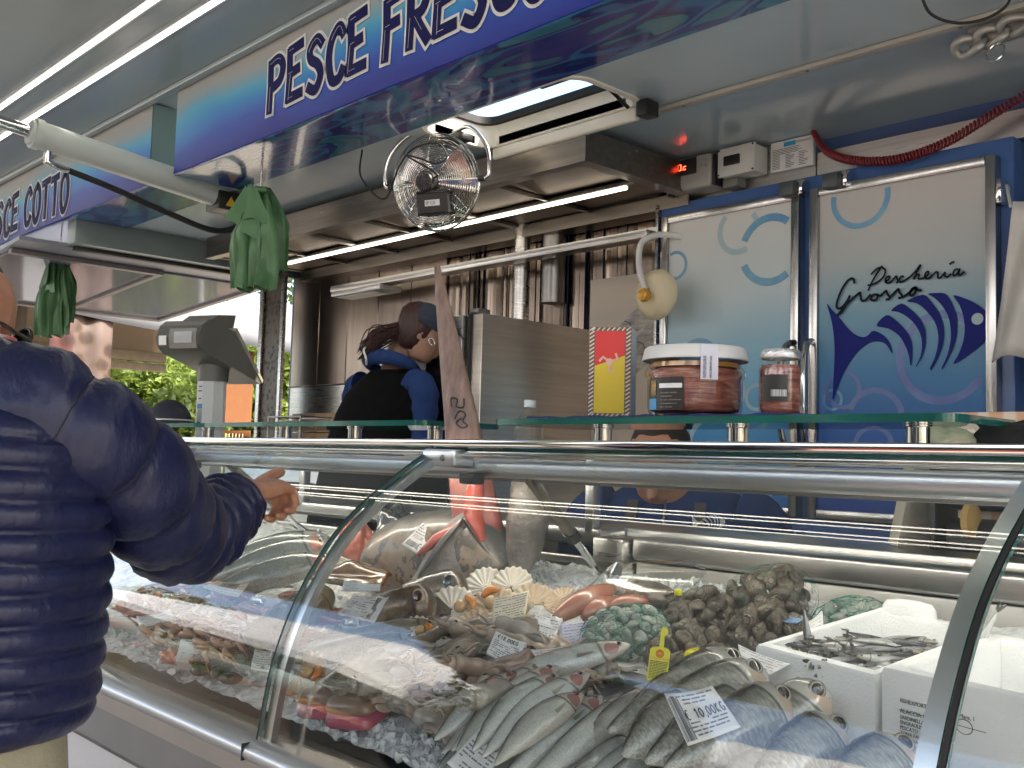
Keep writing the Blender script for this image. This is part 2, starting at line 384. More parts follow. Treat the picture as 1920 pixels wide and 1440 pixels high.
e = MB(); e.bbox((-2.68, 2.388, 2.405), (-2.02, 2.412, 2.446), .008, 3); e.build('far_rim', HW, hf)
e = MB(); e.bbox((-2.38, 2.413, 2.405), (-2.32, 2.437, 2.428), .004); e.build('latch', HW, hf)
e = MB(); e.bbox((-2.16, 2.088, 2.456), (-2.02, 2.12, 2.5), .006); e.build('hinge_block', BLACK, hf)
e = MB(); e.bbox((-2.0, 2.36, 2.40), (-1.955, 2.42, 2.45), .006); e.build('latch_block', BLACK, hf)
e = MB(); e.tube([(-2.02, 2.35, 2.43), (-2.02, 2.12, 2.52)], .006, 8); e.build('stay_arm', BLACK, hf)
e = MB(); e.slab(lambda u, v: (hx0-.05+.8*u, hy0-.35+.36*v, 2.93-.3*v), 1, 1, .01); e.build('hatch_lid', glassmat('tinted lid', (.75, .8, .82), 1.45), hf, 0)
# steel kitchen hood
hood = thing('extractor_hood', (-3.5, 2.74, 2.33), 'long stainless extractor hood with dark filter panels and a lit tube', 'hood')
H0, H1, hz = -4.83, -2.24, 2.33
e = MB(); e.box((H0, 2.40, hz), (H1, 2.412, 2.425)); e.box((H1-.012, 2.413, hz), (H1, 3.04, 2.425)); e.box((H0, 2.413, hz), (H0+.012, 3.04, 2.425)); e.box((H0+.013, 2.413, 2.36), (H1-.013, 3.04, 2.37)); e.box((H0+.013, 3.0, hz), (H1-.013, 3.012, 2.36))
HST = M('hood steel', (.3, .27, .24), .3, 1, c2=(.2, .18, .16), vs=3, stretch=(.6, 12, 20), rv=.14); e.build('hood_shell', HST, hood, 0)
e = MB(); e.box((H0, 2.395, hz-.012), (H1+.004, 2.44, hz-.001)); e.box((H0, 2.95, hz-.05), (H1+.004, 3.04, hz-.04)); e.box((H0, 2.945, hz-.05), (H1, 2.952, hz)); e.box((H1-.05, 2.441, hz-.011), (H1+.004, 2.945, hz-.001)); e.build('gutter', HST, hood, 0)
FILT = M('brown steel filter', (.24, .185, .145), .42, 1, c2=(.15, .115, .09), vs=3, rv=.15)
npan = 6; pw = (H1-H0-.07)/npan
for i in range(npan):
    for (ya, yb) in ((2.445, 2.70), (2.74, 2.943)):
        x0 = H0+.016+i*pw
        e = MB(); e.bbox((x0+.006, ya, hz+.006+(.004 if i % 2 else 0)), (x0+pw-.006, yb, hz+.02), .003, 1); pnl = e.build('filter_panel', FILT, hood, 0)
for i in range(1, npan):
    x0 = H0+.016+i*pw; e = MB(); e.bbox((x0-.006 if i % 2 else x0-.022, 2.442, hz-.008), (x0+.006 if i % 2 else x0+.022, 2.944, hz+.004), .002, 1); e.build('filter_rib', DSTEEL if i % 2 == 0 else HST, hood, 0)
e = MB(); e.bbox((H0+.1, 2.704, hz-.012), (H1-.05, 2.736, hz+.004), .003); lc = e.build('lamp_housing', DSTEEL, hood)
e = MB(); e.tube([(H0+.15, 2.72, hz-.016), (H1-.1, 2.72, hz-.016)], .009, 8); e.build('lamp_tube', M('hood lamp', (1, .93, .8), .5, emit=1.5, ec=(1, .9, .74)), lc)
# rear wall, rails, pipe
def tilewall():
    b = MB(); r = random.Random(5); x = -3.7
    while x < -2.4:
        wd = r.uniform(.016, .032); y = 3.055+r.uniform(-.003, .003); t = r.uniform(-.004, .004)
        b.add([(x, y-t, 1.72), (x+wd, y+t, 1.72), (x+wd, y+t, 2.34), (x, y-t, 2.34)], [(0, 1, 2, 3)])
        x += wd
    return b
MIRS = M('mirror steel strip', (.27, .215, .175), .24, 1, c2=(.14, .11, .09), vs=3, stretch=(30, 1, .6), rv=.14)
e = tilewall(); wl = e.build('steel_strip_cladding', MIRS, truck, 0); wl['kind'] = 'stuff'
for i in range(5): e = MB(); e.bbox((-5.04+i*.268, 3.042, 1.72), (-4.775+i*.268, 3.056, 2.34), .003, 1); e.build('steel_panel', M('warm steel panel', (.34, .28, .235), .3, 1, c2=(.22, .18, .15), vs=2, stretch=(6, 1, .5), rv=.16), truck)
e = MB(); e.box((-5.1, 3.07, .45), (1.2, 3.12, 2.45)); bw = e.build('rear_wall', M('truck inner wall', (.06, .12, .28), .3, c2=(.05, .10, .25), vs=2), truck, 0)
e = MB(); e.box((-5.05, 3.05, .5), (-2.4, 3.066, 1.715)); e.build('wall_sheet', STEEL, truck, 0)
rt = random.Random(8)
TILE = [M('tan wall tile', (.45, .31, .18), .3, c2=(.38, .26, .15), vs=9), M('sand wall tile', (.5, .38, .25), .3, c2=(.44, .33, .21), vs=9), M('brown wall tile', (.36, .24, .14), .3, c2=(.3, .2, .12), vs=9)]
for i in range(11):
    for j in range(3):
        e = MB(); e.bbox((-5.0+i*.125, 3.036, 1.26+j*.105), (-5.0+i*.125+.12, 3.049, 1.26+j*.105+.1), .004, 1); e.build('wall_tile', rt.choice(TILE), bw, 0)
e = MB(); e.bbox((-4.4, 2.86, 2.165), (-2.36, 2.93, 2.195), .004); e.box((-4.4, 2.925, 2.196), (-2.36, 2.932, 2.215)); e.build('wall_rail', STEELH, truck)
e = MB(); e.bbox((-4.36, 2.84, 2.135), (-3.95, 2.97, 2.162), .004); wlamp = e.build('rail_lamp', M('lamp frame', (.55, .56, .55), .3, .6, c2=(.5, .5, .5)), truck)
e = MB(); e.bbox((-4.33, 2.86, 2.130), (-4.02, 2.95, 2.1345), .002, 1); e.build('lamp_glass', M('cool lamp glass', (.7, .75, .72), .2, c2=(.6, .66, .63), vs=9, coat=.3), wlamp)
e = MB(); e.lathe([(.036, 1.86), (.04, 1.87), (.04, 1.9), (.034, 1.905), (.034, 2.44)], (-3.12, 2.97, 0), 16); e.build('flue_pipe', STEEL, truck)
e = MB(); e.lathe([(.05, 2.0), (.05, 2.44)], (-2.98, 3.02, 0), 16); e.build('flue_pipe', DSTEEL, truck)
# floor, sill under the opening, right end, post at the far corner
e = MB(); e.box((-5.1, 1.72, .4), (1.2, 3.12, .45)); e.build('floor', M('truck floor', (.25, .25, .25), .6, c2=(.2, .2, .2), vs=9), truck, 0)
e = MB(); e.box((1.15, 1.8, .45), (1.2, 3.12, 2.6)); e.build('end_wall', CEIL, truck, 0)
def perfmat():
    m, t, b = newmat('perforated post'); v = coord(t); vo = nd(t, 'ShaderNodeTexVoronoi'); vo.inputs['Scale'].default_value = 34; t.links.new(v, vo.inputs[0])
    t.links.new(ramp(t, vo.outputs[0], [(.25, (.012, .01, .008)), (.5, (.085, .07, .055))]), b.inputs[0]); b.inputs['Metallic'].default_value = .6; b.inputs['Roughness'].default_value = .4; bump(t, b, vo.outputs[0], .3, .004); return m
e = MB(); e.box((-5.05, 2.86, .45), (-5.03, 2.98, 2.32)); e.box((-5.03, 2.86, .45), (-4.86, 2.875, 2.32)); post = e.build('corner_post', perfmat(), truck, 0)
e = MB(); e.bbox((-5.07, 2.845, .45), (-5.035, 2.859, 2.34), .003); e.bbox((-4.858, 2.85, .45), (-4.83, 2.873, 2.34), .003); e.build('post_trim', STEEL, post)
e = MB(); e.bbox((-5.14, 1.82, 2.33), (-5.03, 3.06, 2.452), .006); e.build('end_beam', M('grey green beam', (.2, .25, .25), .35, c2=(.17, .21, .21), vs=5), truck)
e = MB(); e.bbox((-5.14, 1.85, 2.31), (-5.1, 2.95, 2.335), .003); e.build('hinge_gasket', BLACK, truck)
# raised end hatch with two glossy panes
eh = thing('end_hatch', (-5.15, 2.4, 2.3), 'raised grey hatch with two glossy panes at the truck end', 'hatch')
def ehp(x, y): return (x, y, 2.31-(-5.13-x)*.062)
def quadbox(b, x0, x1, y0, y1, dz, th, mi=0): b.slab(lambda u, v: tuple(Vector(ehp(x0+(x1-x0)*u, y0+(y1-y0)*v))+Vector((0, 0, dz))), 1, 1, th, mi)
e = MB(); quadbox(e, -6.62, -5.13, 1.6, 2.98, .012, .02); e.build('hatch_sheet', M('hatch backing', (.24, .25, .29), .3, c2=(.2, .21, .25), vs=2), eh, 0)
PANE = M('glossy hatch pane', (.16, .17, .21), .12, c2=(.2, .21, .26), vs=1.6, coat=.4)
for ya, yb in ((1.63, 2.36), (2.40, 2.95)):
    e = MB(); quadbox(e, -6.58, -5.32, ya, yb, .0, .01); e.build('pane', PANE, eh, 0)
FRM = M('grey frame bar', (.2, .19, .19), .4, .3, c2=(.16, .15, .15))
for a in ((-6.62, -5.3, 2.365, 2.395), (-6.64, -6.585, 1.6, 2.98), (-6.62, -5.13, 2.953, 2.985), (-5.34, -5.30, 1.62, 2.36)):
    e = MB(); quadbox(e, *a, -.014, .022); e.build('frame_bar', FRM, eh, 0)
# hydraulic ram of the canopy
ram = thing('hydraulic_ram', (-4.0, 2.05, 2.42), 'pale grey hydraulic ram with chrome rod and black hose', 'hydraulic ram')
A, Bv = Vector((-4.0, 2.05, 2.425)), Vector((-4.0, 1.27, 2.515)); d = (Bv-A).normalized()
RAM = M('ram paint', (.5, .55, .53), .3, c2=(.44, .49, .47), vs=6)
e = MB(); e.tube([A, A+d*.05, Bv-d*.03, Bv-d*.028, Bv], [.042, .052, .052, .058, .058], 24); e.build('barrel', RAM, ram)
e = MB(); e.tube([Bv, Bv+d*.012], .047, 20); e.build('end_cap', RAM, ram)
e = MB(); e.tube([Bv, Bv+d*1.3], .024, 16); e.build('rod', CHROME, ram)
q = Bv+d*1.3; e = MB(); e.bbox((-4.04, q.y-.04, q.z-.03), (-3.96, q.y+.04, fz(q.y)), .006); e.build('rod_bracket', RAM, ram)
e = MB(); e.bbox((-4.06, 2.0, 2.36), (-3.94, 2.16, 2.44), .008); e.build('foot_bracket', BLACK, ram)
p = Bv-d*.06; e = MB(); e.tube([p+Vector((0, 0, -.045)), p+Vector((0, 0, -.09)), p+Vector((0, .03, -.1)), p+Vector((0, .09, -.108))], [.016, .016, .013, .011], 12); e.build('fitting', CHROME, ram)
e = MB(); e.tube(cr([p+Vector((0, .08, -.107)), p+Vector((0, .25, -.14)), p+Vector((0, .5, -.2)), p+Vector((.01, .68, -.235)), p+Vector((.03, .78, -.2)), p+Vector((.02, .8, -.1))], 8), .0125, 10); e.build('hose', RUBBER, ram)
e = MB(); a = Vector((-3.965, 1.99, 2.385)); e.prism([(0, 0), (.05, 0), (.025, .043)], (Vector((-3.938, 2.03, 2.375)), Y, Z), .001); e.build('warning_sign', M('warning yellow', (.7, .45, .02), .4, c2=(.6, .4, .02)), ram, 0)
# two bunches of green carrier bags hanging from the fascia
BAGM = M('green bag film', (.085, .2, .085), .38, c2=(.055, .145, .06), vs=9, sss=.15, bmp=.12, bs=35)
def bags(name, o, label, seed, w=.16, h=.41):
    r = random.Random(seed); t = thing(name, o, label, 'carrier bags', 'green carrier bags hanging under the fascia'); O = Vector(o)
    def pleat(dx, dy, wd, z0, z1, ph, amp, rot):
        ca, sa = cos(rot), sin(rot)
        def fn(u, v):
            s = (u-.5); zz = z0+(z1-z0)*v; k = .28+.72*min(1, (v*2.2)**.8)
            px = s*wd*k; py = amp*k*sin(s*9+ph+v*2.2)+.012*sin(v*7+ph*2)+.02*sin(u*17+ph)*v
            return (O.x+dx*k+px*ca-py*sa, O.y+dy*k+px*sa+py*ca, O.z+zz+.008*sin(u*11+ph))
        return fn
    for i in range(6):
        b = MB(); rot = radians(42)+r.uniform(-.5, .5)
        b.slab(pleat(r.uniform(-.03, .03), (i-2.5)*.012, w*r.uniform(.75, 1.1), -.02-r.uniform(0, .02), -h*r.uniform(.55, 1.0) if i > 1 else -h, r.uniform(0, 6), .018, rot), 14, 18, .0015)
        b.build('bag', BAGM, t, 60)
    for i in range(4):
        a = radians(42)+r.uniform(-1, 1); b = MB(); L = r.uniform(.1, .2); sx = r.uniform(-.05, .05)
        b.slab(lambda u, v: (O.x+cos(a)*(sx*v+(u-.5)*(.03+.07*v))+.02*cos(i), O.y-.045-.02*v+sin(a)*(sx*v+(u-.5)*(.03+.07*v)), O.z-.03-L*v+.012*sin(u*6+i)), 6, 8, .0015)
        b.build('bag_handle', BAGM, t, 60)
    b = MB(); b.tube([O+Vector((0, 0, .1)), O+Vector((0, 0, -.03))], .004, 8); b.build('hook', STEEL, t)
    b = MB(); b.tube([O+Vector((.03*cos(i*.9), .03*sin(i*.9), -.035+.004*sin(i*2.1))) for i in range(7)], .012, 8, closed=True); b.build('knot', BAGM, t, 180)
    return t
bags('carrier_bag_bunch', (-3.47, 1.93, 2.37), 'bunch of green plastic bags hanging beside the black hose', 4)
bags('carrier_bag_bunch', (-5.5, 1.92, 2.36), 'bunch of green plastic bags hanging before the mushroom print curtain', 9, .2, .44)
# cage fan clamped to the ceiling
fan = thing('cage_fan', (-2.69, 2.15, 2.28), 'round chrome cage fan with black motor hanging from a bracket', 'fan')
fc = Vector((-2.69, 2.15, 2.275)); fn_ = Vector((.35, -.90, -.2)).normalized(); fu = (Z-fn_*Z.dot(fn_)).normalized(); fr_ = fu.cross(fn_)
def fp(r, a, d): return fc+(fr_*cos(a)+fu*sin(a))*r+fn_*d
def ringt(r, d, th): 
    return ([fp(r, 2*pi*i/40, d) for i in range(40)], th)
cg = MB()
for side in (1, -1):
    for i in range(19):
        r = .03+.128*i/18; dd = side*(.045*sqrt(max(0, 1-(r/.165)**2.6)))
        if side == -1 and i % 2: continue
        cg.tube([fp(r, 2*pi*k/40, dd) for k in range(40)], .0014, 5, closed=True)
    for k in range(8):
        a = 2*pi*k/8; cg.tube([fp(.03+.132*i/8, a, side*(.047*sqrt(max(0, 1-((.03+.132*i/8)/.165)**2.6)))) for i in range(9)], .0014, 5)
cg.tube([fp(.162, 2*pi*k/48, 0) for k in range(48)], .0035, 8, closed=True)
cg.build('cage', CHROME, fan)
for k in range(3):
    b = MB(); a0 = 2*pi*k/3+.4
    b.slab(lambda u, v: tuple(fp(.035+.10*u, a0+(v-.5)*(1.3-.35*u), .022*(v-.5)*(1.2-.6*u))), 6, 6, .001); b.build('blade', M('fan blade', (.6, .55, .5), .2, 1, c2=(.5, .46, .42)), fan)
b = MB(); rg = []
for r, dd in ((.03, .03), (.036, .034), (.036, .075), (.03, .085), (.012, .087)): rg.append([fp(r, 2*pi*k/20, dd) for k in range(20)])
b.loft(rg); mo = b.build('motor', BLACK, fan)
b = MB()
for k in range(20): b.tube([fp(.014, 2*pi*k/20, .088), fp(.029, 2*pi*k/20, .087)], .0012, 4)
b.build('cooling_rib', M('motor rib', (.05, .05, .05), .4, c2=(.07, .07, .07)), mo)
cc = fp(.075, -1.25, .055); b = MB(); bm = bmesh.new(); bmesh.ops.create_cube(bm, size=1)
for q in bm.verts: q.co = cc+fr_*q.co.x*.1+fu*q.co.y*.066+fn_*q.co.z*.045
bmesh.ops.bevel(bm, geom=bm.edges[:], offset=.008, segments=2, profile=.5, affect='EDGES'); b.addbm(bm); cb = b.build('control_box', BLACK, fan)
b = MB(); b.prism([(-.028, -.01), (.028, -.01), (.028, .01), (-.028, .01)], (cc+fn_*.023, fr_, fu), .0006); b.build('rating_plate', PAPER, cb, 0)
textmesh('rating_text', 'IP CE', .016, (cc+fn_*.0238-fr_*.024-fu*.005, fr_, fu), INK, cb, .0002)
b = MB(); b.tube(cr([fp(.163, pi, 0), fp(.20, pi-.05, 0), fp(.215, pi-.5, -.02), fp(.21, pi-1.0, -.05), fp(.17, pi/2+.15, -.09), fp(.17, pi/2-.15, -.09), fp(.21, 1.0, -.05), fp(.215, .5, -.02), fp(.20, .05, 0), fp(.163, 0, 0)], 6), .0075, 10); b.build('bracket', CHROME, fan)
b = MB(); b.bbox((-2.76, 2.19, 2.425), (-2.62, 2.25, 2.451), .006); b.build('mount', BLACK, fan)
for a in (0, pi): b = MB(); b.tube([fp(.163, a, 0), fp(.185, a, 0)], .012, 12); b.build('pivot', BLACK, fan)
b = MB(); b.tube(cr([(-3.06, 2.1, 2.45), fp(.3, pi-.15, .0), fp(.2, pi+.2, .02), fp(.12, 2.6, .06), fp(.12, 1.9, .062), fp(.13, 1.2, .058), fp(.11, .75, .06), fp(.07, .9, .07), fp(.08, 1.8, .07), fp(.11, 2.2, .065), fp(.05, .5, .075), fp(.034, .3, .07)], 8), .0032, 7); b.build('cable', RUBBER, fan)
# ================================================================ fridge
fr = thing('double_door_fridge', (-1.74, 3.0, .45), 'tall blue two door fridge printed with bubbles and a striped fish', 'fridge')
def doormat(name, stops):
    m, t, b = newmat(name); v = coord(t); s = nd(t, 'ShaderNodeSeparateXYZ'); t.links.new(v, s.inputs[0])
    n = noise(t, v, 2.2, 2); h = math_(t, 'ADD', s.outputs[2], math_(t, 'MULTIPLY_ADD', n, .12, -.06))
    t.links.new(ramp(t, math_(t, 'SUBTRACT', h, 1.2), stops), b.inputs[0]); b.inputs['Roughness'].default_value = .25; b.inputs['Specular IOR Level'].default_value = .25; return m
DM1 = doormat('left door print', [(0, (.03, .12, .38)), (.25, (.07, .27, .52)), (.5, (.24, .47, .6)), (.75, (.52, .6, .61)), (1, (.6, .6, .57))])
DM2 = doormat('right door print', [(0, (.012, .045, .26)), (.2, (.025, .09, .34)), (.42, (.06, .2, .4)), (.62, (.18, .35, .44)), (.8, (.42, .45, .44)), (1, (.5, .48, .45))])
CAB = M('fridge cabinet blue', (.05, .11, .28), .3, c2=(.06, .13, .32), vs=2, rv=.1)
e = MB(); e.bbox((-2.37, 2.952, .45), (-1.12, 3.045, 2.297), .006); e.build('cabinet', CAB, fr)
e = MB(); e.bbox((-2.385, 2.94, .45), (-2.372, 3.045, 2.3), .002); e.build('side_trim', STEEL, fr)
FRAME = M('door frame aluminium', (.55, .54, .52), .24, 1, c2=(.42, .41, .4), vs=5, stretch=(14, 1, .5), rv=.14)
def door(x0, x1, mat, name, hs):
    z0, z1 = 1.195, 2.243
    e = MB(); e.box((x0+.03, 2.923, z0+.03), (x1-.03, 2.95, z1-.028)); d = e.build('door', mat, fr, 0)
    for a, b in (((x0, 2.9105, z0), (x0+.0295, 2.95, z1)), ((x1-.0295, 2.9105, z0), (x1, 2.95, z1)), ((x0+.03, 2.9115, z1-.0275), (x1-.03, 2.95, z1)), ((x0+.03, 2.9115, z0), (x1-.03, 2.95, z0+.0295))):
        q = MB(); q.bbox(a, b, .003); q.build('door_frame', FRAME, d)
    hx = x1-.012 if hs > 0 else x0+.012
    q = MB(); q.tube(cr([(hx, 2.91, 1.75), (hx-.006*hs, 2.87, 1.735), (hx-.012*hs, 2.845, 1.66), (hx-.014*hs, 2.84, 1.58), (hx-.012*hs, 2.845, 1.5), (hx-.006*hs, 2.87, 1.425), (hx, 2.91, 1.41)], 6), [.011]*37, 12, flat=1.0)
    q.build('handle', CHROME, d)
    return d
dl = door(-2.335, -1.772, DM1, 'left', 1); dr = door(-1.734, -1.154, DM2, 'right', -1)
# lower cabinet doors
for x0, x1 in ((-2.335, -1.772), (-1.734, -1.154)):
    e = MB(); e.bbox((x0, 2.915, .55), (x1, 2.95, 1.15), .004); e.build('lower_door', CAB, fr)
for x in (-1.80, -1.645):
    e = MB(); e.bbox((x-.03, 2.88, 2.225), (x+.025, 2.945, 2.275), .008); e.build('door_catch', M('charcoal plastic', (.05, .06, .065), .4, c2=(.07, .08, .085)), fr)
    e = MB(); e.bbox((x+.026, 2.90, 2.23), (x+.045, 2.951, 2.28), .004); e.build('catch_plate', CHROME, fr)
e = MB(); e.bbox((-1.15, 2.90, 2.10), (-1.135, 2.95, 2.17), .003); e.build('hinge', CHROME, fr)
RINGB = M('bubble blue', (.06, .2, .45), .25, c2=(.2, .42, .5), vs=7); RINGP = M('bubble pale', (.28, .42, .52), .25, c2=(.4, .5, .52), vs=7); RINGV = M('bubble violet', (.08, .12, .36), .25, c2=(.12, .2, .42), vs=7)
def ring(parent, x, z, r, th, mat, a0=0, a1=2*pi, lim=None, k=0):
    n = 36; pts = []
    b = MB(); y = 2.9222-.0006*k; run = False
    for i in range(n):
        a, c = a0+(a1-a0)*i/n, a0+(a1-a0)*(i+1)/n
        q = [(x+cos(a)*(r-th/2), z+sin(a)*(r-th/2)), (x+cos(a)*(r+th/2), z+sin(a)*(r+th/2)), (x+cos(c)*(r+th/2), z+sin(c)*(r+th/2)), (x+cos(c)*(r-th/2), z+sin(c)*(r-th/2))]
        if lim and any(p[0] < lim[0] or p[0] > lim[1] or p[1] > 2.212 for p in q):
            if run: b.build('bubble_print', mat, parent, 0); b = MB(); run = False
            continue
        run = True; b.add([(p[0], y, p[1]) for p in q], [(0, 3, 2, 1)])
    if run: b.build('bubble_print', mat, parent, 0)
LL, LR = (-2.303, -1.804), (-1.702, -1.186)
ring(dl, -1.885, 2.067, .108, .026, RINGB, -2.75, 2.75, LL, 1); ring(dl, -2.01, 2.15, .075, .02, RINGP, .3, 5.2, LL); ring(dl, -2.275, 2.06, .047, .012, RINGB, 0, 2*pi, LL)
ring(dl, -2.169, 1.697, .085, .02, RINGB, 0, 2*pi, LL); ring(dl, -2.035, 1.6, .055, .014, RINGP, 0, 2*pi, LL); ring(dl, -1.93, 1.58, .04, .012, RINGP, 0, 2*pi, LL, 1); ring(dl, -2.1, 1.42, .1, .02, RINGP, 0, 2*pi, LL)
ring(dl, -1.95, 1.30, .07, .016, RINGB, 0, 2*pi, LL)
ring(dr, -1.566, 2.19, .09, .018, RINGB, 0, 2*pi, LR); ring(dr, -1.312, 1.679, .125, .024, RINGV, 0, 2*pi, LR); ring(dr, -1.62, 1.596, .055, .013, RINGV, 0, 2*pi, LR, 1); ring(dr, -1.655, 1.565, .03, .009, RINGB, 0, 2*pi, LR); ring(dr, -1.515, 1.505, .085, .018, RINGV, .2, 2.8, LR); ring(dr, -1.52, 1.42, .06, .014, RINGV, 0, 2*pi, LR)
LOGOM = M('logo blue', (.006, .012, .15), .4, spec=.12, c2=(.008, .016, .18), vs=6); SCRM = M('script black', (.006, .008, .014), .5, spec=.1, c2=(.012, .014, .024))
LOGO = {
 'tail': [(-1.674, 1.867), (-1.657, 1.847), (-1.634, 1.822), (-1.604, 1.785), (-1.578, 1.763), (-1.554, 1.754), (-1.538, 1.757), (-1.522, 1.77), (-1.506, 1.767), (-1.485, 1.753), (-1.47, 1.735), (-1.462, 1.715), (-1.46, 1.699), (-1.474, 1.722), (-1.488, 1.733), (-1.506, 1.738), (-1.527, 1.737), (-1.552, 1.725), (-1.578, 1.703), (-1.603, 1.67), (-1.625, 1.633), (-1.64, 1.596), (-1.649, 1.57), (-1.653, 1.572), (-1.65, 1.63), (-1.647, 1.7), (-1.648, 1.745), (-1.655, 1.798), (-1.666, 1.84)],
 's1': [(-1.509, 1.786), (-1.478, 1.815), (-1.45, 1.799), (-1.422, 1.77), (-1.405, 1.743), (-1.398, 1.716), (-1.398, 1.686), (-1.402, 1.659), (-1.407, 1.687), (-1.419, 1.72), (-1.439, 1.751), (-1.471, 1.774)],
 's2': [(-1.463, 1.828), (-1.431, 1.846), (-1.402, 1.826), (-1.377, 1.799), (-1.362, 1.772), (-1.357, 1.743), (-1.36, 1.71), (-1.372, 1.678), (-1.387, 1.654), (-1.373, 1.685), (-1.368, 1.717), (-1.373, 1.75), (-1.392, 1.784), (-1.419, 1.809), (-1.443, 1.822)],
 's3': [(-1.414, 1.852), (-1.365, 1.866), (-1.342, 1.845), (-1.319, 1.811), (-1.306, 1.774), (-1.304, 1.739), (-1.311, 1.704), (-1.326, 1.67), (-1.34, 1.647), (-1.344, 1.649), (-1.329, 1.683), (-1.32, 1.721), (-1.321, 1.753), (-1.332, 1.786), (-1.358, 1.821), (-1.385, 1.843)],
 's4': [(-1.35, 1.867), (-1.325, 1.867), (-1.299, 1.862), (-1.28, 1.833), (-1.269, 1.8), (-1.266, 1.768), (-1.269, 1.733), (-1.281, 1.696), (-1.306, 1.649), (-1.309, 1.651), (-1.293, 1.687), (-1.284, 1.728), (-1.284, 1.76), (-1.291, 1.796), (-1.309, 1.829), (-1.332, 1.854)],
 'head': [(-1.276, 1.855), (-1.245, 1.844), (-1.214, 1.827), (-1.187, 1.804), (-1.172, 1.783), (-1.167, 1.761), (-1.175, 1.736), (-1.196, 1.71), (-1.227, 1.687), (-1.255, 1.669), (-1.276, 1.66), (-1.262, 1.685), (-1.249, 1.719), (-1.244, 1.754), (-1.247, 1.789), (-1.258, 1.825)],
}
SCR1 = [[(-1.581, 1.921), (-1.582, 1.933), (-1.59, 1.938), (-1.605, 1.93), (-1.623, 1.906), (-1.636, 1.876), (-1.64, 1.857), (-1.634, 1.848), (-1.621, 1.852), (-1.604, 1.87), (-1.595, 1.886)], [(-1.595, 1.884), (-1.608, 1.856), (-1.623, 1.837), (-1.638, 1.826)], [(-1.636, 1.827), (-1.615, 1.85), (-1.593, 1.869), (-1.564, 1.89), (-1.56, 1.886), (-1.558, 1.872), (-1.553, 1.865), (-1.542, 1.867), (-1.526, 1.883)], [(-1.51, 1.881), (-1.52, 1.879), (-1.526, 1.869), (-1.52, 1.863), (-1.51, 1.864), (-1.504, 1.874), (-1.508, 1.881), (-1.495, 1.875), (-1.478, 1.888), (-1.474, 1.881), (-1.466, 1.867), (-1.471, 1.861), (-1.478, 1.863)], [(-1.466, 1.865), (-1.44, 1.889), (-1.436, 1.881), (-1.427, 1.868), (-1.433, 1.862), (-1.439, 1.864)], [(-1.426, 1.863), (-1.402, 1.877), (-1.388, 1.889), (-1.383, 1.884), (-1.39, 1.87), (-1.4, 1.866), (-1.402, 1.876), (-1.392, 1.888), (-1.378, 1.88), (-1.367, 1.879)]]
SCR2 = [[(-1.49, 1.966), (-1.506, 1.945), (-1.521, 1.923), (-1.535, 1.894)], [(-1.526, 1.943), (-1.506, 1.959), (-1.489, 1.96), (-1.48, 1.948), (-1.488, 1.93), (-1.51, 1.915), (-1.537, 1.911)], [(-1.481, 1.916), (-1.471, 1.921), (-1.466, 1.929), (-1.471, 1.931), (-1.478, 1.925), (-1.478, 1.914), (-1.467, 1.911), (-1.457, 1.918), (-1.446, 1.929), (-1.443, 1.922), (-1.44, 1.913), (-1.446, 1.909)], [(-1.422, 1.924), (-1.428, 1.927), (-1.436, 1.917), (-1.431, 1.91), (-1.419, 1.914), (-1.405, 1.921), (-1.385, 1.938), (-1.373, 1.953), (-1.372, 1.95), (-1.382, 1.935), (-1.392, 1.913)], [(-1.392, 1.913), (-1.382, 1.925), (-1.375, 1.926), (-1.377, 1.914), (-1.368, 1.913), (-1.358, 1.916), (-1.348, 1.924), (-1.347, 1.931), (-1.352, 1.931), (-1.358, 1.922), (-1.353, 1.912), (-1.342, 1.914), (-1.329, 1.925), (-1.322, 1.928), (-1.319, 1.921), (-1.319, 1.911), (-1.311, 1.91), (-1.298, 1.925)], [(-1.298, 1.925), (-1.299, 1.914), (-1.291, 1.91), (-1.28, 1.918)], [(-1.285, 1.945), (-1.278, 1.95), (-1.271, 1.95)], [(-1.261, 1.929), (-1.27, 1.927), (-1.275, 1.916), (-1.27, 1.911), (-1.261, 1.918), (-1.256, 1.93), (-1.259, 1.916), (-1.255, 1.911), (-1.242, 1.92)]]
EYE = [(-1.208, 1.782)]

for k, v in LOGO.items():
    pts = cr(v, 3, True); b = MB()
    b.prism(pts, (Vector((0, 2.9195, 0)), X, Z), .0015); b.build('logo_piece', LOGOM, dr, 0)
b = MB(); b.prism([(EYE[0][0]+.0165*cos(i*2*pi/20), EYE[0][1]+.0165*sin(i*2*pi/20)) for i in range(20)], (Vector((0, 2.9175, 0)), X, Z), .0006); b.build('logo_eye', RINGP, dr, 0)
for nm, S_, wd in (('script_lower_word', SCR1, .0072), ('script_upper_word', SCR2, .0058)):
    b = MB()
    for i, s in enumerate(S_): b.stroke(cr(s, 5), wd, (Vector((0, 2.9165-.0003*i, 0)), X, Z), .0006)
    b.build(nm, SCRM, dr, 0)
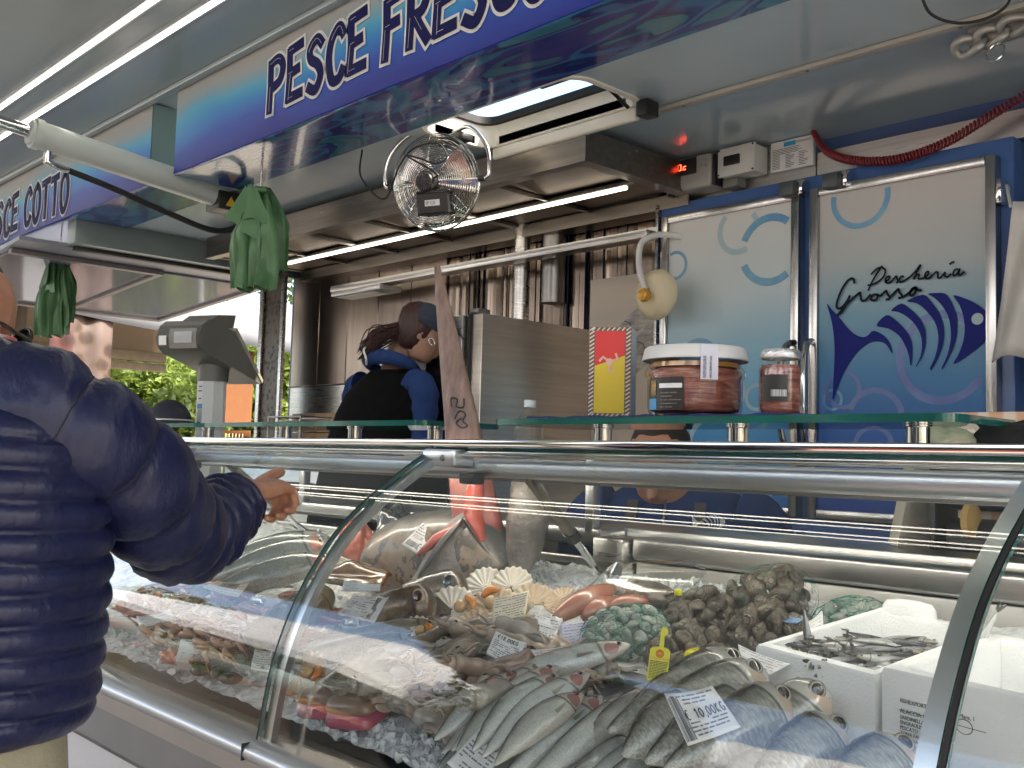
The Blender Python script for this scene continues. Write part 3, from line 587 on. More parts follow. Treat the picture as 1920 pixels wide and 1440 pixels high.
# ---------------------------------------------------------------- wall strip, controllers, notice, coiled cable
e = MB(); e.box((-2.42, 3.0, 2.30), (-1.765, 3.066, 2.445)); e.build('wall_strip', STEELH, truck, 0)
e = MB(); e.box((-1.76, 3.0, 2.305), (1.15, 3.066, 2.385)); e.build('wall_strip', STEELH, truck, 0)
e = MB(); e.bbox((-2.42, 2.985, 2.297), (1.15, 3.0, 2.304), .002); e.build('strip_lip', M('pale strip lip', (.62, .55, .48), .3, .5, c2=(.55, .5, .44)), truck)
t1 = thing('fridge_controller', (-2.2, 2.96, 2.33), 'grey controller with red digits on the strip above the fridge', 'controller')
e = MB(); e.bbox((-2.30, 2.9, 2.32), (-2.115, 2.998, 2.438), .012, 3); e.build('case', M('controller shell', (.4, .39, .36), .35, c2=(.36, .35, .32)), t1)
e = MB(); e.bbox((-2.29, 2.892, 2.372), (-2.17, 2.899, 2.43), .003); sc = e.build('display', BLACK, t1)
DIG = M('red digits', (.6, .02, .01), .4, emit=3, ec=(1, .06, .02), c2=(.5, .02, .01))
for i, s in enumerate(([(0, 0), (0, .02), (.011, .02), (.011, 0), (0, 0)], [(.017, 0), (.018, .001)], [(.033, .011), (.022, .011), (.022, 0), (.033, 0)])):
    b = MB(); b.stroke(s, .003, (Vector((-2.245, 2.8915, 2.392)), X, Z), .0006); b.build('digit', DIG, sc, 0)
for i in range(3):
    for j in range(2): e = MB(); e.bbox((-2.158+i*.014, 2.893, 2.39+j*.018), (-2.147+i*.014, 2.8995, 2.402+j*.018), .002, 1); e.build('button', GREYP, t1)
e = MB(); e.bbox((-2.312, 2.91, 2.315), (-2.301, 2.998, 2.44), .003); e.bbox((-2.114, 2.91, 2.325), (-2.10, 2.998, 2.43), .003); e.build('side_cover', BLACK, t1)
t1 = thing('junction_box', (-2.02, 2.96, 2.38), 'white square junction box with a small black display window', 'junction box')
e = MB(); e.bbox((-2.09, 2.925, 2.345), (-1.945, 2.998, 2.44), .006); e.build('case', WHITEP, t1)
e = MB(); e.bbox((-2.093, 2.912, 2.342), (-1.942, 2.9245, 2.443), .005); e.build('lid', WHITEP, t1)
e = MB(); e.bbox((-2.065, 2.908, 2.378), (-2.0, 2.9115, 2.412), .003); e.build('display', BLACK, t1)
for x, z in ((-2.086, 2.35), (-1.95, 2.35), (-2.086, 2.436), (-1.95, 2.436)): e = MB(); e.lathe([(.004, 2.9115), (.003, 2.9095)], (x, 0, z), 8, 'y'); e.build('screw', BLACK, t1)
e = MB(); e.bbox((-2.09, 2.94, 2.312), (-2.03, 2.998, 2.344), .004); e.build('cable_gland', M('gland grey', (.2, .2, .19), .5, c2=(.16, .16, .15)), t1)
t1 = thing('notice_sheet', (-1.84, 2.985, 2.36), 'white printed notice with blue header beside the junction box', 'notice')
e = MB(); e.box((-1.925, 2.984, 2.345), (-1.765, 2.998, 2.446)); e.build('sheet', PAPER, t1, 0)
e = MB(); e.box((-1.875, 2.9825, 2.425), (-1.83, 2.9835, 2.44)); e.build('header_block', M('header blue', (.03, .3, .6), .5, c2=(.04, .35, .65)), t1, 0)
e = MB(); e.box((-1.828, 2.9825, 2.43), (-1.775, 2.9835, 2.437)); e.build('header_block', M('header grey', (.4, .42, .43), .5, c2=(.45, .46, .47)), t1, 0)
rn = random.Random(4); b = MB()
for j in range(13):
    z = 2.418-j*.0054; b.box((-1.918, 2.9828, z), (-1.918+rn.uniform(.09, .145) if j < 4 else -1.89, 2.9836, z+.0016))
    if j >= 4:
        for q in (0, 1): b.box((-1.868+q*.05, 2.9828, z), (-1.868+q*.05+rn.uniform(.015, .036), 2.9836, z+.0016))
b.build('printed_line', INK, t1, 0)
pth = cr([(-1.755, 2.97, 2.445), (-1.70, 2.95, 2.37), (-1.6, 2.93, 2.315), (-1.45, 2.92, 2.285), (-1.3, 2.92, 2.305), (-1.15, 2.93, 2.37), (-1.0, 2.94, 2.43)], 60)
b = MB(); hel = []
for i, p in enumerate(pth):
    for q in range(2):
        k = i*2+q; ph = k*.75; pp = Vector(p)
        if q and i < len(pth)-1: pp = (pp+Vector(pth[i+1]))/2
        hel.append(pp+Vector((.0, cos(ph)*.011, sin(ph)*.0125)))
b.tube(hel, .0036, 6); tag(b.build('coiled_cable', M('red cable', (.22, .014, .02), .35, c2=(.16, .01, .014)), None, 180), 'dark red coiled cable sagging above the fridge doors', 'cable')
# cable reel clamp and loose cable at the ceiling
t1 = thing('ceiling_bracket', (-.98, 2.5, 2.4), 'grey metal link bracket with wire ring fixed under the ceiling', 'bracket')
for i in range(3):
    b = MB(); cx = -1.04+i*.055
    b.tube([(cx+.035*cos(a), 2.47+.012*sin(a*2), 2.385+.02*sin(a)+.01*i) for a in [k*2*pi/16 for k in range(16)]], .011, 8, closed=True); b.build('link', M('cast grey', (.42, .41, .38), .4, .5, c2=(.35, .34, .32)), t1, 180)
b = MB(); b.tube([(-.97+.02*cos(a), 2.45+.01*sin(a), 2.345+.024*sin(a)) for a in [k*2*pi/16 for k in range(16)]], .003, 6, closed=True); b.build('ring', CHROME, t1)
b = MB(); b.bbox((-1.05, 2.48, 2.39), (-.9, 2.52, 2.437), .006); b.build('base', M('cast grey', (.42, .41, .38)), t1)
b = MB(); b.tube(cr([(-1.05, 2.23, 2.447), (-1.04, 2.26, 2.40), (-1.0, 2.3, 2.378), (-.95, 2.34, 2.385), (-.91, 2.36, 2.41), (-.9, 2.37, 2.447)], 8), .0035, 8); tag(b.build('loose_cable', RUBBER, None, 180), 'thin black cable looping down from the ceiling by the bracket', 'cable')
# white apron hanging right of the fridge
t1 = thing('hanging_apron', (-1.02, 2.75, 2.0), 'white plastic apron hanging beside the fridge edge', 'apron')
b = MB(); b.slab(lambda u, v: (-1.09+.3*u-.02*v+.04*(1-v)*(1-u), 2.76+.02*sin(u*14+v*2)-.01*v, 2.06-.42*v+.015*sin(u*9)*v), 24, 14, .002)
b.build('cloth', M('white plastic sheet', (.6, .57, .52), .35, c2=(.52, .5, .46), vs=8, bmp=.15, bs=25), t1, 180)
b = MB(); b.tube([(-1.06, 2.77, 2.05), (-1.1, 2.85, 2.13), (-1.125, 2.93, 2.14)], .004, 6); b.build('strap', WHITEP, t1)
# ---------------------------------------------------------------- oven, poster, sign, lamp, cups
ov = thing('steel_oven', (-3.0, 2.7, .45), 'tall stainless oven behind the counter with dark door window', 'oven')
e = MB(); e.bbox((-3.3, 2.405, .5), (-2.72, 3.0, 1.865), .004); e.build('body', M('warm brushed steel', (.72, .64, .56), .34, 1, c2=(.58, .52, .46), vs=3, stretch=(1, 1, 24), rv=.12, bmp=.02, bs=40), ov)
e = MB(); e.bbox((-3.3, 2.372, .55), (-2.79, 2.4, 1.86), .004); dd = e.build('oven_door', STEELH, ov)
e = MB(); e.bbox((-3.2, 2.366, 1.1), (-2.83, 2.3715, 1.8), .01); e.build('door_window', M('oven glass', (.012, .012, .014), .06, c2=(.02, .02, .022), coat=.5), dd)
e = MB(); e.bbox((-2.782, 2.39, .55), (-2.772, 2.404, 1.865), .002); e.build('door_seal', BLACK, ov)
e = MB(); e.tube([(-2.815, 2.365, 1.72), (-2.815, 2.33, 1.7), (-2.815, 2.33, 1.3), (-2.815, 2.365, 1.28)], .009, 8); e.build('door_handle', CHROME, dd)
e = MB(); e.bbox((-2.785, 2.40, 1.866), (-2.74, 2.46, 1.885), .004); e.build('top_hinge', DSTEEL, ov)
t1 = thing('fish_poster', (-2.55, 2.99, 1.3), 'pale wall poster showing silver anchovies between oven and fridge', 'poster')
e = MB(); e.box((-2.74, 2.985, 1.25), (-2.375, 3.03, 2.065)); e.build('board', M('poster board', (.46, .4, .33), .35, c2=(.42, .365, .3), vs=3), t1, 0)
PF = M('poster fish print', (.1, .095, .085), .3, c2=(.42, .39, .34), vs=9, stretch=(2, 2, 7)); PE = M('poster eye print', (.02, .02, .02), .3, c2=(.03, .03, .03))
def pfish(x0, z0, x1, z1, wd, k):
    a = Vector((x0, z0)); d = Vector((x1, z1))-a; L = d.length; d.normalize(); q = Vector((-d.y, d.x))
    pr = [(0, .0), (.06, .32), (.18, .62), (.4, .95), (.7, 1), (1, .9)]
    up = [a+d*L*t+q*wd*h for t, h in pr]; dn = [a+d*L*t-q*wd*h*.8 for t, h in pr]
    b = MB(); b.prism([tuple(p) for p in up+dn[::-1]], (Vector((0, 2.9845-.001*k, 0)), X, Z), .0006); o = b.build('printed_fish', PF, t1, 0)
    c = a+d*L*.13+q*wd*.1; b = MB(); b.prism([(c.x+.012*cos(i), c.y+.012*sin(i)) for i in [j*pi/8 for j in range(16)]], (Vector((0, 2.9835-.001*k, 0)), X, Z), .0006); b.build('printed_eye', PE, o, 0)
    c = a+d*L*.34; b = MB(); b.stroke([tuple(c+q*wd*s*.75+d*(.02*(1-s*s))) for s in [i/6-1+.0 for i in range(13)]], .004, (Vector((0, 2.9833-.001*k, 0)), X, Z), .0006); b.build('printed_gill', PE, o, 0)
pfish(-2.63, 1.815, -2.38, 1.945, .045, 0); pfish(-2.53, 1.735, -2.378, 1.86, .05, 1); pfish(-2.63, 1.63, -2.38, 1.79, .032, 2)
t1 = thing('wall_sign', (-4.0, 3.03, 1.9), 'small grey framed sign on the steel rear wall', 'sign')
e = MB(); e.bbox((-4.12, 3.02, 1.86), (-3.88, 3.045, 2.0), .004); e.build('panel', GREYP, t1)
e = MB(); e.bbox((-4.09, 3.015, 1.875), (-3.91, 3.0195, 1.96), .003, 1); e.build('screen', BLACK, t1)
e = MB(); e.box((-4.07, 3.013, 1.90), (-3.96, 3.0145, 1.93)); e.build('red_text_block', M('sign red', (.4, .05, .04), .5, c2=(.35, .04, .03)), t1, 0)
t1 = thing('swing_lamp', (-2.27, 2.72, 2.0), 'white round lamp on a bent white arm beside the fridge', 'lamp')
e = MB(); e.tube(cr([(-2.25, 2.93, 2.16), (-2.30, 2.86, 2.165), (-2.33, 2.8, 2.13), (-2.325, 2.78, 2.05), (-2.29, 2.76, 1.98), (-2.27, 2.76, 1.95)], 6), .011, 10); e.build('arm', WHITEP, t1)
e = MB(); e.lathe([(.004, -.0), (.05, .006), (.085, .03), (.09, .045), (.086, .045), (.05, .018), (.004, .012)], (-2.27, 2.77, 1.94), 24, 'y'); e.build('shade', M('cream lamp shade', (.75, .66, .45), .4, c2=(.68, .6, .4), sss=.2), t1)
e = MB(); e.lathe([(.003, 0), (.02, .003), (.024, .015), (.02, .03), (.003, .034)], (-2.27, 2.73, 1.93), 16, 'y'); e.build('bulb', M('amber bulb', (.7, .35, .03), .2, c2=(.6, .3, .02)), t1)
e = MB(); e.bbox((-4.95, 2.62, .45), (-3.5, 3.03, 1.3), .006); tag(e.build('work_bench', STEELH), 'stainless work bench along the rear wall behind the woman', 'bench')
t1 = thing('cup_stack', (-4.63, 2.78, 1.30), 'tall stack of white paper cups on the rear bench', 'cups')
for i in range(7): e = MB(); e.lathe([(.028, 1.30+i*.026), (.036, 1.36+i*.026), (.0365, 1.362+i*.026)], (-4.63, 2.78, 0), 16); e.build('cup', WHITEP, t1)
t1 = thing('wire_rack', (-4.45, 2.75, 1.3), 'small dark wire rack on the rear bench', 'rack')
for x in (-4.6, -4.3): e = MB(); e.tube([(x, 2.66, 1.3), (x, 2.66, 1.53), (x, 2.84, 1.53), (x, 2.84, 1.3)], .005, 6); e.build('leg', DSTEEL, t1)
e = MB(); e.tube([(-4.6, 2.66, 1.53), (-4.3, 2.66, 1.53)], .004, 6); e.tube([(-4.6, 2.84, 1.53), (-4.3, 2.84, 1.53)], .004, 6); e.build('bar', DSTEEL, t1)
# ================================================================ refrigerated fish counter
ct = thing('fish_display_counter', (-1.5, 1.2, .3), 'long steel fish counter with curved glass front', 'counter')
GP = cr([(0.867, 0.898), (0.88, 0.977), (0.892, 1.026), (0.9168, 1.092), (0.9526, 1.157), (0.9996, 1.2204), (1.0544, 1.2688), (1.1112, 1.3086), (1.1642, 1.342), (1.205, 1.3649)], 4)
def gl(v):
    k = v*(len(GP)-1); i = min(int(k), len(GP)-2); return lerp(GP[i], GP[i+1], k-i)
JX = [-3.62, -2.55, -1.48, -.41, .66]
for i in range(4):
    x0, x1 = JX[i]+.004, JX[i+1]-.004
    b = MB(); b.slab(lambda u, v: (x0+(x1-x0)*u, gl(v)[0]+.0012*sin(u*5+i*2+v*3), gl(v)[1]), 10, 40, .006, 0, 1)
    b.build('curved_glass', [GLASS, GEDGE], ct, 60)
def arc_strip(x0, x1, off, th, mat, name, par=ct, v0=0, v1=.97):
    b = MB(); N = 32; rings = []
    for i in range(N+1):
        v = v0+(v1-v0)*i/N; p = gl(v); a = gl(max(0, v-.02)); c = gl(min(1, v+.02)); t = Vector((c[0]-a[0], c[1]-a[1])).normalized(); n = Vector((t.y, -t.x))
        p0 = Vector(p)+n*off; p1 = p0+n*th
        rings.append([(x0, p0.x, p0.y), (x1, p0.x, p0.y), (x1, p1.x, p1.y), (x0, p1.x, p1.y)])
    b.loft(rings); return b.build(name, mat, par, 60)
for k, x in enumerate(JX[:-1]):
    s = -1 if k == 3 else 1
    a, c = sorted((x+.006*s, x+.028*s)); arc_strip(a, c, .002, .012, ALU, 'glass_bracket')
    arc_strip(x-.0028, x+.0028, -.006, .005, RUBBER, 'glass_seal', ct, .0, .95)
    b = MB(); b.bbox((x-.005, 1.175, 1.333), (x+.085, 1.225, 1.366), .006); b.build('clamp_block', ALU, ct)
    b = MB(); b.lathe([(.006, 1.175), (.005, 1.172)], (x+.055, 0, 1.35), 10, 'y'); b.build('clamp_screw', DSTEEL, ct)
    b = MB(); b.bbox((x+.07, 1.2, 1.305), (x+.11, 1.23, 1.325), .005); b.build('glass_lock', BLACK, ct)
# top plate, chrome edge, tubular rail
for x0, x1, y0, y1 in ((-3.6, .65, 1.2, 1.3), (-3.6, -1.76, 1.302, 1.62), (-1.50, .65, 1.302, 1.62)):
    b = MB(); b.slab(lambda u, v: (x0+(x1-x0)*u, y0+(y1-y0)*v, 1.373), 4, 1, .008, 0, 1); b.build('top_glass', [GLASS, GEDGE], ct, 0)
b = MB(); b.bbox((-3.6, 1.187, 1.3705), (.65, 1.1985, 1.384), .003); b.build('top_edge', CHROME, ct)
b = MB(); b.bbox((-3.6, 1.225, 1.318), (.65, 1.262, 1.352), .012, 3); b.build('top_rail', ALU, ct)
b = MB(); b.bbox((-3.6, 1.263, 1.312), (.65, 1.285, 1.330), .003); b.build('rail_lip', DSTEEL, ct)
b = MB(); b.bbox((-3.6, 1.287, 1.34), (.65, 1.303, 1.348), .002); cl = b.build('lamp_channel', ALU, ct)
b = MB(); b.bbox((-3.58, 1.289, 1.334), (.64, 1.301, 1.3395), .0015); b.build('lamp_strip', M('counter lamp', (1, .95, .85), .5, emit=10, ec=(1, .91, .78)), cl)
b = MB(); b.tube([(-3.6, 1.21, 1.361), (.65, 1.21, 1.361)], .007, 10); b.build('glass_rod', CHROME, ct)
# front rail and body
b = MB(); rg = []
prof = [(.90, .898), (.905, .892), (.905, .872), (.842, .872), (.836, .88), (.838, .89), (.85, .8975), (.862, .9)]
for x in (-3.62, .66): rg.append([(x, p[0], p[1]) for p in prof])
b.loft(rg); b.build('front_rail', M('satin rail', (.7, .71, .71), .35, .7, c2=(.62, .63, .63), vs=3), ct, 60)
for x in JX[1:-1]:
    b = MB(); b.box((x-.001, .8353, .8715), (x+.001, .85, .8975)); b.build('rail_joint', RUBBER, ct, 0)
b = MB(); b.box((-3.62, .856, .835), (.66, .9, .8715)); b.build('front_band', M('front band steel', (.62, .56, .5), .34, .9, c2=(.5, .46, .42), vs=4, rv=.1), ct, 0)
b = MB(); b.box((-3.62, .862, .765), (.66, .9, .8345)); b.build('front_panel', M('front panel grey', (.36, .355, .345), .4, .5, c2=(.3, .3, .29), vs=5), ct, 0)
b = MB(); b.box((-3.62, .866, .755), (.66, .9, .7645)); b.build('plinth_strip', DSTEEL, ct, 0)
b = MB(); b.box((-3.62, .93, .12), (.66, .95, .7545)); b.build('skirt', M('white skirt', (.75, .75, .74), .5, c2=(.68, .68, .67), vs=3), ct, 0)
b = MB(); b.box((-3.62, .951, .12), (-3.6, 1.68, 1.0)); b.box((.64, .951, .12), (.66, 1.68, 1.0)); b.build('counter_end', STEEL, ct, 0)
OL = M('olive steel ledge', (.36, .33, .26), .35, .35, c2=(.29, .27, .21), vs=4, rv=.1)
b = MB(); b.slab(lambda u, v: (-3.6+4.24*u, .9+.03*v, .897-.004*v), 1, 1, .004); b.build('inner_ledge', OL, ct, 0)
b = MB(); b.box((-3.6, .902, .85), (.64, 1.66, .88)); b.build('tray_bottom', STEEL, ct, 0)
# back of the tank
BK = M('tank back steel', (.5, .49, .46), .38, 1, c2=(.42, .41, .39), vs=3, stretch=(2, 1, 8), rv=.14, bmp=.015, bs=30)
b = MB(); b.bbox((-1.335, 1.605, .9), (.64, 1.66, 1.157), .004); b.build('tank_back', BK, ct)
b = MB(); b.bbox((-1.335, 1.59, 1.16), (.64, 1.68, 1.205), .008, 3); b.build('back_ledge', STEELH, ct)
b = MB(); b.box((-1.335, 1.602, 1.157), (.64, 1.66, 1.16)); b.build('ledge_groove', BLACK, ct, 0)
b = MB(); b.bbox((-1.42, 1.57, .95), (-1.34, 1.66, 1.2), .004); b.build('back_post', STEEL, ct)
b = MB(); b.bbox((-3.6, 1.62, .9), (-1.425, 1.66, 1.135), .004); b.build('tank_back', BK, ct)
b = MB(); b.bbox((-3.6, 1.6, 1.137), (-1.425, 1.62, 1.155), .004); b.build('back_bar', STEELH, ct)
b = MB(); b.bbox((-3.6, 1.6, 1.185), (-1.425, 1.68, 1.215), .006); b.build('back_ledge', STEELH, ct)
b = MB(); b.box((-3.6, 1.56, 1.09), (-1.425, 1.6, 1.1)); b.build('back_bar', STEEL, ct, 0)
def strut(a, c, n):
    a, c = Vector(a), Vector(c); d = c-a
    b = MB(); b.tube([a, a+d*.62], .011, 10); o = b.build('strut', M('strut bronze grey', (.2, .18, .15), .35, .7, c2=(.16, .145, .12)), ct)
    b = MB(); b.tube([a+d*.6, a+d*.68], .014, 10); b.build('strut_collar', BLACK, o)
    b = MB(); b.tube([a+d*.66, c], .007, 10); b.build('strut_rod', CHROME, o)
    b = MB(); b.tube([c+Vector((0, 0, 0)), c+Vector((.02, 0, -.012)), c+Vector((.045, .0, -.01)), c+Vector((.05, .01, .01))], .003, 6); b.build('strut_wire', CHROME, o)
strut((-1.29, 1.255, 1.325), (-1.37, 1.52, 1.15), 0); strut((-2.36, 1.255, 1.325), (-2.44, 1.54, 1.14), 1); strut((-.32, 1.255, 1.325), (-.40, 1.52, 1.15), 2)
for x in (-2.57, -1.46, -.39):
    b = MB(); b.bbox((x-.012, 1.6, 1.2), (x+.012, 1.625, 1.3725), .004); b.build('top_post', ALU, ct)
# glass display shelves on top
def shelf(x0, x1, posts, label):
    t = thing('glass_shelf', ((x0+x1)/2, 1.5, 1.3815), label, 'shelf', 'glass shelves standing on the counter')
    b = MB(); o = [(x, y) for x, y in rrect(x0, x1, 1.38, 1.62, .03)]
    n = len(o); b.add([(x, y, 1.4185) for x, y in o]+[(x, y, 1.4305) for x, y in o], [tuple(range(n))[::-1], tuple(range(n, 2*n))]); 
    for i in range(n): b.f.append([i, (i+1) % n, n+(i+1) % n, n+i]); b.mi.append(1); b.uv.append([(0, 0)]*4)
    b.build('plate', [glassmat('shelf glass', (.8, .95, .9), 1.52), GEDGE], t, 30)
    for x in posts:
        for y in (1.46,):
            b = MB(); b.lathe([(.021, 1.3815), (.021, 1.385), (.017, 1.387), (.017, 1.414), (.02, 1.4155), (.02, 1.418)], (x, y, 0), 18); b.build('leg', CHROME, t)
shelf(-1.53, -.605, (-1.30, -1.0, -.69), 'long glass shelf carrying the jars and the red yellow carton')
shelf(-2.76, -1.745, (-2.43, -2.11, -1.80), 'glass shelf in front of the woman with nothing on it')
shelf(-3.58, -2.775, (-3.45, -2.87), 'glass shelf under the dark cap beside the scale')
def meshmat():
    m, t, b = newmat('blue mesh mat'); vo = nd(t, 'ShaderNodeTexVoronoi'); vo.inputs['Scale'].default_value = 160; t.links.new(coord(t), vo.inputs[0])
    t.links.new(ramp(t, vo.outputs[0], [(.2, (.02, .03, .22)), (.6, (.008, .012, .08))]), b.inputs[0]); bump(t, b, vo.outputs[0], .6, .002); b.inputs['Roughness'].default_value = .6; return m
b = MB(); b.grid(lambda u, v: (-1.43+.62*u, 1.385+.2*v, 1.4335+.0012*sin(u*31)+.001*sin(u*67+1)), 60, 4); b.grid(lambda u, v: (-1.43+.62*u, 1.385+.004*v*0, 1.431+(.0024+.0012*sin(u*31)+.001*sin(u*67+1))*v), 60, 1)
tag(b.build('shelf_mat', meshmat(), None, 60), 'thin blue mesh mat under the jars on the glass shelf', 'mat')
# ---------------------------------------------------------------- carton with red and yellow face
t1 = thing('red_yellow_carton', (-1.3, 1.48, 1.4355), 'tall carton with diagonal red and yellow face and rope border', 'carton')
cx, cy, wz = -1.30, 1.475, .172; ca = radians(33); ex = Vector((cos(ca), sin(ca), 0)); en = Vector((sin(ca), -cos(ca), 0)); O = Vector((cx, cy, 1.4358))
wf, dp = .082, .075                                             # printed face width, depth of the carton
def cfr(k=0): return (O-ex*wf/2+en*(.0006+.0008*k), ex, Z)
CARD = M('pale blue carton', (.5, .56, .6), .4, c2=(.44, .5, .55), vs=9)
b = MB(); p = [O-ex*wf/2, O+ex*wf/2, O+ex*wf/2-en*dp, O-ex*wf/2-en*dp]; b.add(p+[q+Z*wz for q in p], [(3, 2, 1, 0), (4, 5, 6, 7), (0, 1, 5, 4), (1, 2, 6, 5), (2, 3, 7, 6), (3, 0, 4, 7)]); b.build('box', CARD, t1, 0)
ROPE = M('rope border brown', (.18, .1, .06), .5, c2=(.12, .07, .04), vs=30); ROPEW = M('rope border white', (.7, .68, .64), .5, c2=(.6, .58, .55), vs=30)
b = MB(); b.prism([(0, 0), (wf, 0), (wf, wz), (0, wz)], cfr(0), .0004); b.build('border', ROPE, t1, 0)
b = MB(); k = 0
for s in range(22):
    z = .004+s*.0077
    for x0 in (.0015, wf-.0105): b.stroke([(x0, z), (x0+.009, z+.006)], .0022, cfr(1), .0003)
for s in range(8):
    for z0 in (.001, wz-.007): b.stroke([(.006+s*.0095, z0), (.012+s*.0095, z0+.006)], .002, cfr(1), .0003)
b.build('border_twist', ROPEW, t1, 0)
i = .012
b = MB(); b.prism([(i, .098), (wf-i, .118), (wf-i, wz-.008), (i, wz-.008)][::1], cfr(1.5), .0004); b.build('red_field', M('carton red', (.62, .025, .02), .35, c2=(.55, .02, .018)), t1, 0)
b = MB(); b.prism([(i, .008), (wf-i, .008), (wf-i, .1175), (i, .0975)], cfr(1.5), .0004); b.build('yellow_field', M('carton yellow', (.66, .5, .02), .35, c2=(.6, .45, .015)), t1, 0)
b = MB(); c0 = Vector((wf/2, .105))
for q in range(3):
    a = 2*pi*q/3+.4
    k1 = c0+Vector((cos(a), sin(a)))*.016; k2 = k1+Vector((cos(a+1.5), sin(a+1.5)))*.011; b.stroke([tuple(c0+Vector((cos(a), sin(a)))*.005), tuple(k1), tuple(k2)], .0045, cfr(3), .0004)
b.prism([(c0.x+.007*cos(i*pi/6), c0.y+.007*sin(i*pi/6)) for i in range(12)], cfr(3.6), .0004); b.build('emblem', M('emblem pink', (.68, .42, .33), .4, c2=(.6, .36, .28)), t1, 0)
sfr = (O-ex*wf/2-en*dp-ex*.0006, en, Z)
b = MB(); b.prism([(.02, .012), (.055, .012), (.058, .06), (.045, .1), (.052, .135), (.036, .15), (.03, .12), (.02, .09)], sfr, .0004); b.build('dark_print', M('carton dark print', (.05, .035, .03), .4, c2=(.07, .05, .04)), t1, 0)
b = MB(); b.prism([(.01+.03*.5+.028*cos(a), .012+.03*max(0, sin(a))) for a in [j*pi/10 for j in range(11)]]+[(-.003, .0), (.053, .0)], (sfr[0]-ex*.0007, en, Z), .0004); b.build('yellow_badge', M('badge yellow', (.7, .42, .02), .4, c2=(.6, .36, .02)), t1, 0)
# ---------------------------------------------------------------- jars of anchovy fillets
def filletmat():
    m, t, b = newmat('anchovy fillets'); v = coord(t)
    n = noise(t, mapping(t, v, (10, 10, 55), (.5, .35, 0)), 1.6, 4, .6, 1.3)
    t.links.new(ramp(t, n, [(.25, (.1, .02, .014)), (.45, (.26, .075, .05)), (.6, (.36, .13, .09)), (.8, (.5, .25, .17))]), b.inputs[0]); b.inputs['Roughness'].default_value = .25; b.inputs['Coat Weight'].default_value = .8; bump(t, b, n, .5, .006); return m
FIL = filletmat(); OIL = M('golden oil', (.42, .19, .03), .1, c2=(.36, .15, .02), coat=1)
JARG = glassmat('jar glass', (.97, .97, .94), 1.5)
t1 = thing('large_anchovy_jar', (-1.12, 1.49, 1.436), 'wide glass jar of anchovy fillets with white lid and black label', 'jar')
JO = (-1.12, 1.50, 1.436)
b = MB(); b.lathe([(.07, 0), (.08, .004), (.084, .014), (.084, .066), (.088, .071), (.089, .078), (.086, .084), (.082, .088), (.081, .1), (.081, .104)], JO, 40); b.build('glass', JARG, t1, 60)
b = MB(); b.lathe([(.066, .005), (.078, .009), (.081, .02), (.081, .064), (.083, .072), (.08, .082), (.07, .085)], JO, 36); b.build('fillets', FIL, t1, 60)
b = MB(); b.lathe([(.07, .0853), (.0795, .0853), (.0785, .094), (.0, .094)], JO, 36); b.build('oil', OIL, t1, 60)
b = MB(); b.lathe([(.093, .098), (.0945, .1), (.093, .106), (.09, .119), (.086, .122), (.0, .122)], JO, 40, caps=(False, True)); b.build('lid', M('white jar lid', (.74, .74, .73), .35, c2=(.66, .66, .65), vs=5, sss=.1), t1, 50)
def wrap(o, r, a0, a1, z0, z1, name, mat, par, n=12):
    b = MB(); b.slab(lambda u, v: (o[0]+r*cos(a0+(a1-a0)*u), o[1]+r*sin(a0+(a1-a0)*u), o[2]+z0+(z1-z0)*v), n, 1, .0005); return b.build(name, mat, par, 60)
va = atan2(-JO[1], -JO[0])                                      # direction of the customers' side
LB = M('black label', (.012, .011, .01), .35, c2=(.02, .018, .016), vs=20)
lb = wrap(JO, .0848, va-1.15, va-.22, .008, .065, 'label', LB, t1)
wrap(JO, .0858, va-.78, va-.25, .046, .054, 'label_strip', PAPER, lb, 6)
wrap(JO, .0858, va-1.12, va-.86, .009, .028, 'label_wave', M('label blue', (.03, .25, .6), .4, c2=(.1, .4, .7), vs=60), lb, 6)
wrap(JO, .0858, va-1.05, va-.88, .034, .06, 'label_gold', M('label gold', (.5, .3, .06), .4, c2=(.1, .06, .02), vs=200), lb, 6)
for q in range(5): wrap(JO, .0858, va-.74, va-.74+.28+.1*(q % 3), .012+q*.0062, .0138+q*.0062, 'label_line', M('label text', (.3, .26, .2), .5, c2=(.02, .02, .02), vs=300), lb, 5)
wrap(JO, .0947, va+.1, va+.42, .06, .1195, 'seal_strip', M('seal paper', (.66, .66, .76), .5, c2=(.6, .6, .7), vs=20), t1, 6)
wrap(JO, .0954, va+.14, va+.2, .062, .1, 'seal_print', M('seal print', (.05, .05, .07), .5, c2=(.5, .5, .58), vs=400), t1, 3)
wrap(JO, .0954, va+.26, va+.3, .062, .1, 'seal_print', MATS['seal print'], t1, 3)
t1 = thing('small_anchovy_jar', (-.935, 1.49, 1.436), 'small anchovy jar with silver lid beside the fridge handles', 'jar')
JO = (-.945, 1.50, 1.436)
b = MB(); b.lathe([(.03, 0), (.034, .003), (.035, .01), (.035, .076), (.033, .084), (.029, .088), (.029, .1)], JO, 28); b.build('glass', JARG, t1, 60)
b = MB(); b.lathe([(.03, .004), (.0328, .01), (.0328, .074), (.031, .083), (.0, .084)], JO, 24); b.build('fillets', FIL, t1, 60)
b = MB(); pr_ = [(.032, .094), (.033, .096), (.0325, .106), (.03, .109), (.0, .109)]
b.lathe(pr_, JO, 40, caps=(False, True))
b.build('lid', M('silver lid', (.75, .75, .75), .25, .8, c2=(.65, .65, .65), bmp=.3, bs=120), t1, 50)
lb = wrap(JO, .0356, va-1.0, va+.25, .022, .066, 'label', LB, t1); wrap(JO, .0364, va-.5, va+.2, .03, .041, 'barcode', M('barcode', (.02, .02, .02), .5, c2=(.75, .75, .75), vs=1), lb, 6)
